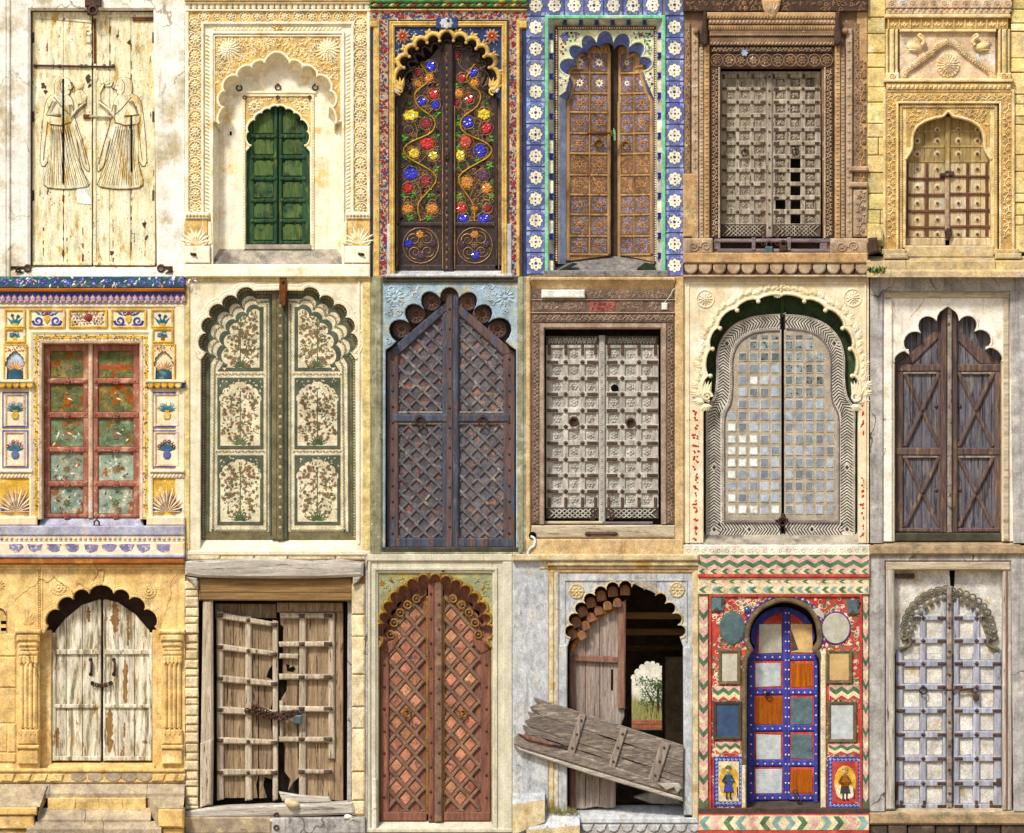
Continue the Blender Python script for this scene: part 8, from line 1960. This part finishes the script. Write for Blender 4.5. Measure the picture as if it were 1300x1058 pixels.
# ================================================================== 17  blue door in a mirror-inlaid wall
def t17():
    O(884, 704, 2.99)
    lo = spline([(188, 962), (188, 800), (188, 560), (189, 420), (200, 384), (212, 362), (200, 334), (198, 300), (214, 250), (250, 208), (300, 184), (335, 178), (372, 184), (424, 208), (452, 250), (464, 300), (462, 334), (446, 362), (462, 384), (474, 420), (476, 560), (476, 800), (476, 962)], 4)
    w = B('red_ground'); w.archwall(6, -2, 656, lo, 962, -70, 0, b=2)
    wall = build('mosaic_wall', w, None, 'red wall inlaid with mirrors and zigzags around the blue door', 'wall')
    def zig(b, x0, y0, x1, y1, n, mats, d, vert=False, th=None):
        """rows of nested chevrons"""
        L = (y1 - y0) if vert else (x1 - x0); H = (x1 - x0) if vert else (y1 - y0); st = L / n
        for k in range(n):
            t0 = k * st; m = mats[k % len(mats)]
            for h in (0, 1):
                p = [(t0, H / 2 * 1), (t0 + st * .98, H / 2), (t0 + st * .98 + (st * .9), H * h), (t0 + st * .9, H * h)]
                p = [(min(max(u, 0), L), v) for u, v in p]
                q = [(x0 + v, y1 - u) for u, v in p] if vert else [(x0 + u, y0 + v) for u, v in p]
                a = sum(q[i - 1][0] * q[i][1] - q[i][0] * q[i - 1][1] for i in range(4))
                if abs(a) > 4: b.flat(q if a > 0 else q[::-1], d, m)
    def wave(b, x0, y0, x1, y1, n, bands, d):
        """stacked zigzag stripes"""
        H = (y1 - y0); A = H * .3; t = H / len(bands); st = (x1 - x0) / n
        cl = lambda y: min(max(y, y0), y1)
        for j, m in enumerate(bands):
            for k in range(n):
                xa, xb = x0 + k * st, x0 + (k + 1) * st; ya = y0 - A + j * t * 1.35 + (A if k % 2 else 0); yb = y0 - A + j * t * 1.35 + (0 if k % 2 else A)
                q = [(xa, cl(ya)), (xb, cl(yb)), (xb, cl(yb + t * 1.3)), (xa, cl(ya + t * 1.3))]
                if max(q[2][1] - q[1][1], q[3][1] - q[0][1]) > .5: b.flat(q, d, m)
    c = B('cream_chev'); c.box(6, -2, 656, 76, -2, 16, 3, 'cream_chev').box(6, 76, 656, 88, -2, 20, 3, 'red_ground').box(6, 88, 656, 152, -2, 10, 3)
    wave(c, 8, 0, 654, 52, 22, ('green_chev', 'pink_chev', 'green_chev', 'pink_chev'), 16.4); zig(c, 8, 54, 654, 74, 44, ('green_chev', 'pink_chev', 'cream_chev'), 16.4)
    zig(c, 10, 122, 330, 146, 20, ('green_chev', 'cream_chev', 'cream_chev', 'teal_chev'), 10.4); zig(c, 330, 122, 652, 146, 20, ('cream_chev', 'green_chev', 'cream_chev', 'teal_chev'), 10.4); zig(c, 10, 96, 652, 110, 46, ('cream_chev', 'pink_chev', 'cream_chev', 'green_chev', 'cream_chev'), 10.4)
    build('zigzag_cornice', c, wall)
    for x0, x1 in ((8, 46), (630, 655)):
        c = B('cream_chev'); c.box(x0, 152, x1, 966, -2, 6, 2, 'bronze_rim'); zig(c, x0 + 3, 160, x1 - 3, 964, 36, ('green_chev', 'pink_chev', 'cream_chev', 'pink_chev'), 6.4, True); build('chevron_column', c, wall)
    c = B('red_ground'); c.band([(52, 964), (52, 156), (624, 156), (624, 964)], [(5, 0), (4, 8), (-4, 8), (-5, 0)]); build('red_fillet', c, wall)
    # scrolling ground of white, green and pink
    g = B('cream_chev'); rr = random.Random(2)
    hole = offset(lo, 20)
    for _ in range(2600):
        x, y = rr.uniform(62, 614), rr.uniform(166, 956)
        if inpoly(hole, x, y): continue
        k = rr.random()
        if k < .35: g.spiral(x, y, rr.uniform(9, 16), .8, rr.random() * 6.3, .8, 1.8, rr.choice(('cream_chev', 'cream_chev', 'pink_chev')))
        elif k < .75: g.leaf(x, y, rr.uniform(14, 24), rr.uniform(5, 8), rr.random() * 6.3, .5, 1.5, rr.choice(('green_chev', 'green_chev', 'pink_chev', 'red_ground', 'cream_chev')))
        else: g.flat(lobed(x, y, rr.uniform(6, 11), 5, .25, rr.random() * 6, 2), .9, rr.choice(('cream_chev', 'pink_chev', 'green_chev')))
    build('painted_scrolls', g, wall, kind='stuff')
    def framed(name, x0, y0, x1, y1, m, fm='bronze_rim', wd=14):
        b = B(fm); b.band([(x0, y0), (x1, y0), (x1, y1), (x0, y1)], [(0, 0), (0, 8), (-3, 10), (-wd + 3, 8), (-wd, 4)], True); b.rect(x0 + wd - 1, y0 + wd - 1, x1 - wd + 1, y1 - wd + 1, 4.5, m); return build(name, b, wall)
    framed('framed_mirror', 84, 362, 168, 494, 'dusty_pane'); o = framed('framed_mirror', 492, 362, 592, 490, 'tan_pane'); framed('framed_mirror', 64, 558, 172, 704, 'steel_pane', 'dark_floor'); framed('framed_mirror', 498, 558, 608, 714, 'foil_pane')
    for x0, y0, x1, y1 in ((60, 500, 166, 556), (504, 496, 622, 552), (72, 712, 168, 758), (500, 718, 622, 760)):
        b = B('cream_chev'); b.box(x0, y0, x1, y1, 0, 3, 1, 'pink_chev'); wave(b, x0 + 2, y0 + 2, x1 - 2, y1 - 2, 5, ('pink_chev', 'green_chev', 'cream_chev', 'red_ground'), 3.4); build('zigzag_panel', b, wall)
    for x, y, rx, ry, m, fm in ((136, 280, 45, 58, 'slate_pane', 'green_chev'), (530, 280, 52, 58, 'pink_stone', 'purple_paint')):
        b = B(fm); p = [(x + rx * cos(2 * pi * k / 28) , y + ry * sin(2 * pi * k / 28)) for k in range(28)]; b.poly([(x + (u - x) * 1.1, y + (v - y) * 1.1) for u, v in p], 0, 5, 2); b.poly(p, 4, 7, 1.5, m if m != 'pink_stone' else 'dusty_pane'); build('oval_mirror', b, wall)
    b = B('purple_paint'); b.poly([(440, 208), (466, 204), (486, 226), (484, 246), (466, 236), (448, 226)], 0, 7, 2, 'dusty_pane'); b.poly([(432, 202), (444, 206), (448, 226), (436, 230)], 0, 5, 2); build('mirror_tail', b, wall)
    b = B('purple_paint'); b.dome(194, 212, 14, 0, 8, 8, 2, 'steel_pane'); b.poly([(180, 226), (204, 224), (196, 244)], 0, 4, 1); build('mirror_drop', b, wall)
    for x, y in ((80, 190), (598, 200)):
        b = B('slate_pane'); b.poly([(x - 26, y - 28), (x + 24, y - 28), (x + 24, y + 24), (x - 26, y + 28)], 0, 5, 2); b.poly([(x + 14, y - 28), (x + 30, y - 14), (x + 14, y + 10)], 4, 8, 1, 'dark_floor').poly([(x - 24, y + 28), (x - 4, y + 10), (x + 14, y + 28)], 4, 8, 1, 'dark_floor'); build('corner_mirror', b, wall)
    # small painted figures in ovals
    for x0, x1, y0, y1, fig in ((66, 180, 768, 956, 0), (498, 632, 768, 964, 1)):
        b = B('royal_blue'); b.box(x0, y0, x1, y1, 0, 4, 1); cx, cy = (x0 + x1) / 2, (y0 + y1) / 2
        for x, y, a in resample([(x0 + 9, y0 + 9), (x1 - 9, y0 + 9), (x1 - 9, y1 - 9), (x0 + 9, y1 - 9), (x0 + 9, y0 + 9)], 15): b.spiral(x, y, 6, .9, a, 4.4, 1.6, 'fresco_sky'); b.leaf(x, y, 8, 2.5, a + 1, 4.2, 1, 'tile_pale')
        b.box(x0 + 18, y0 + 18, x1 - 18, y1 - 18, 3, 5, 1, 'red_ground' if fig else 'cream_chev'); b.poly(lobed(cx, cy, 40, 14, .02, 0, 2, .95 if not fig else 1.05, 1.62), 4.5, 6, 1, 'fresco_yellow')
        if fig: b.poly(lobed(cx, cy + 36, 36, 10, .03, 0, 2, 1, .8), 6, 6.6, 0, 'tile_cream')
        d = 6.4
        b.dome(cx - 2, cy - 40, 11, d, 4, 8, 2, 'tan_pane').poly([(cx - 14, cy - 52), (cx - 8, cy - 62), (cx + 8, cy - 60), (cx + 10, cy - 48), (cx - 2, cy - 46)], d, d + 4, 1, 'green_chev' if not fig else 'fresco_yellow')
        b.poly([(cx - 14, cy - 28), (cx + 10, cy - 28), (cx + 16, cy), (cx + 12, cy + 14), (cx - 16, cy + 14)], d, d + 4, 2, 'steel_pane' if not fig else 'fresco_brown')
        b.poly([(cx - 16, cy + 12), (cx + 12, cy + 12), (cx + 20, cy + 40), (cx - 20, cy + 40)], d, d + 4, 2, 'royal_blue' if not fig else 'dark_floor')
        for s in (-8, 6): b.tube([(cx + s, cy + 40, d + 2), (cx + s - 1, cy + 62, d + 2), (cx + s + 6, cy + 64, d + 2)], 3.2, 5, False, 'steel_pane' if not fig else 'dark_floor')
        b.tube([(cx - 12, cy - 22, d + 3), (cx - 24, cy - 4, d + 3), (cx - 8, cy + 4, d + 4)], 3.2, 5, False, 'steel_pane' if not fig else 'fresco_brown').tube([(cx + 9, cy - 22, d + 3), (cx + 20, cy - 2, d + 3), (cx + 4, cy - 6, d + 4)], 3.2, 5, False, 'steel_pane' if not fig else 'fresco_brown')
        b.tube([(cx + 32, cy + 20, d), (cx + 34, cy + 60, d)], 2.4, 5, False, 'bronze_rim')
        build('figure_panel', b, wall)
    r = B('bronze_rim'); r.band(lo, [(-4, -50), (-4, 3), (2, 8), (12, 8), (15, 3), (16, 0)]); build('arch_rim', r, wall)
    r = B('purple_paint'); am = [z for z in offset(lo, 22) if z[1] < 350]; r.band(am, [(4, 0), (3, 4), (-3, 4), (-4, 0)])
    for x, y, a in resample(am, 26): r.leaf(x, y, 14, 5, a, 4, 2, 'tile_pale')
    build('purple_edge', r, wall)
    build('white_jamb', B('pink_stone').box(472, 370, 492, 962, -2, 10, 4, 'cream_chev').box(173, 800, 187, 962, -2, 11.3, 3, 'cream_chev'), wall)
    f = B('dark_floor'); f.quad((180, 930, -120), (484, 930, -120), (500, 982, 10), (165, 982, 10)).box(6, 962, 656, 986, -60, 12, 3); build('threshold', f, wall)
    c = B('cream_chev'); c.box(6, 984, 656, 1062, -60, 18, 4, 'red_ground').box(8, 990, 654, 1046, -10, 20, 2); zig(c, 10, 992, 330, 1044, 14, ('teal_chev', 'cream_chev', 'pink_chev', 'cream_chev', 'green_chev', 'cream_chev'), 20.5)
    q = B('x'); zig(q, 0, 992, 322, 1044, 14, ('teal_chev', 'cream_chev', 'pink_chev', 'cream_chev', 'green_chev', 'cream_chev'), 20.5)
    k = len(c.v); c.v += [(652 - x, y, d) for x, y, d in q.v]
    for fc, mi in zip(q.f, q.mi): c.f.append(tuple(i + k for i in reversed(fc))); c.mi.append(c._m(q.names[mi])); c.sm.append(False)
    build('chevron_step', c, wall)
    D = thing('double_door', 340, 950, -60, 'bright blue door with mirrors, foil and orange wood panels', 'door')
    rows = ((268, 378), (418, 508), (550, 652), (690, 782), (824, 914))
    mats = (('dusty_pane', 'foil_pane', 'orange_wood', 'foil_pane', 'foil_pane'), ('tan_pane', 'orange_wood', 'slate_pane', 'slate_pane', 'orange_wood'))
    dot = proto('white_dot', B('tile_cream').flat(lobed(0, 0, 3.4, 5, .15, 0, 1), 0))
    for i in range(2):
        x0, x1 = ((196, 354), (351, 468))[i]; a, c = ((226, 332), (362, 448))[i]
        half = spline([(196, 410), (206, 384), (226, 358), (212, 332), (212, 296), (230, 254), (262, 224), (304, 206), (340, 202)], 4)
        pts = [(196, 950)] + half + [(352, 202), (352, 942)] if i == 0 else [(351, 938), (351, 202)] + [(664 - x, y) for x, y in reversed(half) if 664 - x > 352] + [(468, 952)]
        lf = build('door_leaf', B('royal_blue').poly(pts, -88, -76, 2), D, org=(x0 if i == 0 else x1, 950, -76))
        bx('stile', lf, *((334, 206, 354, 940) if i == 0 else (351, 210, 360, 936)), -78, -68, 'royal_blue', 3); bx('stile', lf, *((198, 404, 224, 948) if i == 0 else (450, 404, 467, 948)), -78, -70, 'royal_blue', 3)
        for y in (392, 524, 662, 796, 926): bx('rail', lf, x0 + 6, y - 10, x1 - 4, y + 14, -78, -69, 'royal_blue', 3)
        b = B('red_ground'); ar = [(x + 22, y + 18) for x, y in half if y < 340 and x < 310] if i == 0 else [(664 - x - 16, y + 18) for x, y in reversed(half) if y < 340 and 664 - x > 376]
        ap = ([(226, 384)] + [(max(x, 226), y) for x, y in ar] + [(332, 228), (332, 384)]) if i == 0 else ([(362, 384), (362, 226)] + [(min(x, 448), y) for x, y in ar] + [(448, 384)])
        b.poly(ap, -78, -74, 1); build('red_arch', b, lf)
        for k, (ya, yb) in enumerate(rows):
            if k: bx('red_surround', lf, a - 4, ya - 10, c + 4, yb + 10, -78, -73, 'red_ground', 2)
            p = [(a + 14 + RN.uniform(-3, 3), ya), (c - 4, ya + RN.uniform(-3, 3)), (c - 2, yb), (a + 14, yb + RN.uniform(-3, 3))] if k == 0 and i == 0 else [(a + RN.uniform(0, 6), ya + RN.uniform(-3, 3)), (c - RN.uniform(0, 6), ya + RN.uniform(-3, 3)), (c - RN.uniform(0, 6), yb + RN.uniform(-3, 3)), (a + RN.uniform(0, 6), yb + RN.uniform(-3, 3))]
            b = B(mats[i][k]); b.poly(p, -74, -71, 1)
            if i == 1 and k == 0: b.flat([(p[0][0] + 2, ya + 20), (p[0][0] + 30, ya + 98), (p[0][0] + 2, ya + 104)], -70.6, 'dark_floor')
            build('pane', b, lf)
        for k in range(20): put('white_dot', dot, 344 if i == 0 else 356, 226 + k * 36, -67.4, lf); 
        for k in range(14): put('white_dot', dot, 211 if i == 0 else 459, 430 + k * 37, -69.4, lf)
        for y in (392, 526, 664, 798, 928):
            for k in range(4): put('white_dot', dot, a + 10 + k * (c - a - 20) / 3, y + 2, -68.4, lf)
        if i == 0: build('ring_handle', B('iron').ring(275, 538, 11, 3, -64).dome(275, 528, 6, -70, 8), lf)
        lf.rotation_euler = (0, 0, radians(7 if i == 0 else -5))
    q = B('iron')
    for k in range(4): q.ring(378 + k * 5, 905 + k * 12, 7, 2.4, -50)
    build('chain', q, None, 'dark chain hanging at the foot of the blue mirrored door', 'chain')

# ================================================================== 18  blue-grey gridded door with carved arch
def t18():
    O(1099, 704, 2.988)
    w = B('cement'); w.archwall(12, -2, 660, [(74, 975), (74, 26), (552, 26), (562, 975)], 975, -50, 0, b=4)
    wall = build('cement_wall', w, None, 'grey cement wall around the blue grey gridded door with a carved arch', 'wall')
    f = B('drift_wood'); f.box(78, 50, 110, 970, -48, -6, 5, None, 1.5).box(522, 46, 556, 975, -48, -10, 5, None, 1.5).box(76, 26, 552, 60, -48, -4, 5, 'pale_beam', 1.5).box(532, 60, 540, 970, -12, -7, 2, 'umber_wood'); build('door_frame', f, wall)
    bx('frame_nail', wall, 116, 74, 188, 92, -40, -34, 'rust', 2, 2)
    q = B('lime_panel'); q.box(108, 58, 330, 380, -66, -52, 2).box(334, 58, 526, 380, -66, -52, 2); build('head_boards', q, wall)
    s = B('grey_step'); s.quad((60, 962, -50), (566, 962, -50), (590, 984, 10), (20, 984, 10)).box(12, 980, 660, 1024, -30, 14, 7, 'sill_stone', 2); build('sill', s, wall)
    courses(wall, 12, 1024, 650, 1066, [34], 90, -30, 4, 'dark_rubble', 21, 2, 6, 5); bx('foundation', wall, 12, 1020, 660, 1066, -60, -8, 'shade', 0)
    D = thing('double_door', 322, 968, -44, 'blue grey gridded door with chalky panels and a carved wooden arch', 'door')
    rows = ((166, 232), (254, 318), (342, 404), (430, 494), (518, 584), (608, 674), (700, 766), (790, 860), (884, 950))
    st = proto('stud', B('rust').poly(lobed(0, 0, 9, 4, .35), 0, 3, 1).dome(0, 0, 5, 2, 5, 7)); sr = proto('strap', B('rust').box(-16, -6, 16, 6, 0, 4, 2).dome(-10, 0, 4, 3, 3, 6).dome(10, 0, 4, 3, 3, 6))
    for i in range(2):
        cols = ((146, 210), (234, 296)) if i == 0 else ((360, 412), (438, 492)); x0, x1 = (118, 310) if i == 0 else (338, 520)
        arc_ = (lambda x: 150 + max(0, (abs(x - 326) - 60)) ** 1.55 * .115)
        lf = build('door_leaf', B('lime_panel').poly([(x0, 968), (x0, 360), (x0 + 40, 230), (x0 + 90, 160), (308, 128), (308, 968)] if i == 0 else [(340, 968), (340, 128), (430, 160), (480, 230), (520, 360), (520, 968)], -66, -56, 0), D)
        for k, (ya, yb) in enumerate(rows):
            for j, (a, c) in enumerate(cols):
                out = (j == 0) if i == 0 else (j == 1)
                if k == 0 and out: continue
                bx('panel', lf, a + 1, ya + 1, c - 1, yb - 1, -57, -53 + RN.uniform(-1, 1), 'lime_panel', 2, .8)
            y1 = rows[k + 1][0] if k < 8 else 968
            ox0, ox1 = (x0 if k > 1 else x0 + 60, x1) if i == 0 else (x0, x1 if k > 1 else x1 - 50)
            if k == 1: ox0, ox1 = (x0 + 40, x1) if i == 0 else (x0, x1 - 34)
            bx('rail', lf, ox0, yb, ox1, y1, -57, -42, 'door_grey', 4, .8)
            yc = (yb + y1) / 2
            put('stud', st, (cols[0][1] + cols[1][0]) / 2, yc, -42, lf); put('strap', sr, ox0 + 18, yc, -42, lf); put('strap', sr, ox1 - 18, yc, -42, lf)
        m_ = (cols[0][1], cols[1][0])
        bx('stile', lf, m_[0], 200, m_[1], 966, -57, -44, 'door_grey', 4, .8)
        bx('stile', lf, *((x0, 362, cols[0][0], 966) if i == 0 else (cols[1][1], 362, x1, 966)), -57, -43, 'door_grey', 4, .8)
        bx('stile', lf, *((cols[1][1], 150, x1, 966) if i == 0 else (x0, 140, cols[0][0], 966)), -57, -43, 'door_grey', 4, .8)
        for x in ((226, 138) if i == 0 else (424, 480)): put('strap', sr, x, 950, -42, lf, pi / 2, (.8, 1, .9))
        # carved arch of loops
        M = (lambda x: x) if i == 0 else (lambda x: 640 - x)
        q = B('olive_carved')
        P = [(M(x), y) for x, y in spline([(152, 300), (158, 256), (176, 216), (204, 182), (240, 158), (280, 144), (308, 138)], 5)]
        for k, (x, y, a) in enumerate(resample(P, 27)):
            q.ring(x, y, 11, 3.4, -38, None, 12, 0)
            q.tube([(x + 18 * cos(t), y + 18 * sin(t), -40) for t in [a - pi / 2 + (z - 4) * .34 + (0 if i == 0 else 0) for z in range(9)]], 3, 5)
            n_ = (a + pi / 2) if i == 0 else (a + pi / 2); q.dome(x + 20 * cos(n_ + (0 if i == 0 else pi)) * (1 if i == 0 else -1) * 1, y + 20 * sin(a + pi / 2) * (1 if i == 0 else 1), 7, -44, 8, 7) if 0 else None
        P2 = [(M(x), y) for x, y in spline([(170, 318), (184, 276), (200, 240), (226, 208), (258, 186), (300, 170)], 5)]
        for k, (x, y, a) in enumerate(resample(P2, 27)): q.poly(lobed(x, y, 11, 3, .4, a, 3), -46, -38, 2); q.dome(x, y, 4, -39, 5, 6)
        q.tube([(M(x), y, -40) for x, y in spline([(146, 300), (140, 318), (152, 326), (162, 316), (172, 330), (168, 348), (140, 360), (132, 366)], 4)], 6.5, 6); q.poly([(M(x), y) for x, y in ((128, 358), (140, 352), (150, 356), (172, 336), (180, 342), (150, 372), (132, 370))], -50, -38, 3)
        build('carved_arch', q, lf)
        if i == 0: build('ring_handle', B('iron').ring(221, 518, 13, 3.6, -34).dome(221, 506, 7, -44, 10), lf)
        bx('bolt', lf, *((118, 878, 126, 935) if i == 0 else (500, 852, 516, 882)), -44, -36, 'rust', 3, 1)
    p = B('olive_carved'); p.box(311, 122, 332, 968, -57, -32, 5, 'bar_wood')
    build('meeting_post', p, D)
    for k in range(10): put('stud', st, 321, 190 + k * 90, -32, D, 0, .7)
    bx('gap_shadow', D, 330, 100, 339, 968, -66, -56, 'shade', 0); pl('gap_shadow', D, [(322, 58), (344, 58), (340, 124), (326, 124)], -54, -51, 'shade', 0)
    q = B('rust'); q.tube([(296, 516, -34), (340, 516, -34), (410, 512, -34)], 4).ring(421, 516, 10, 3, -32).poly([(412, 530), (432, 530), (434, 552), (422, 560), (410, 552)], -38, -28, 4); build('padlock', q, None, 'rusty padlock and hasp on the blue grey gridded door', 'padlock')
for _k in sorted([g for g in globals() if g[0] == 't' and g[1:].isdigit()], key=lambda s: int(s[1:])):
    globals()[_k]()
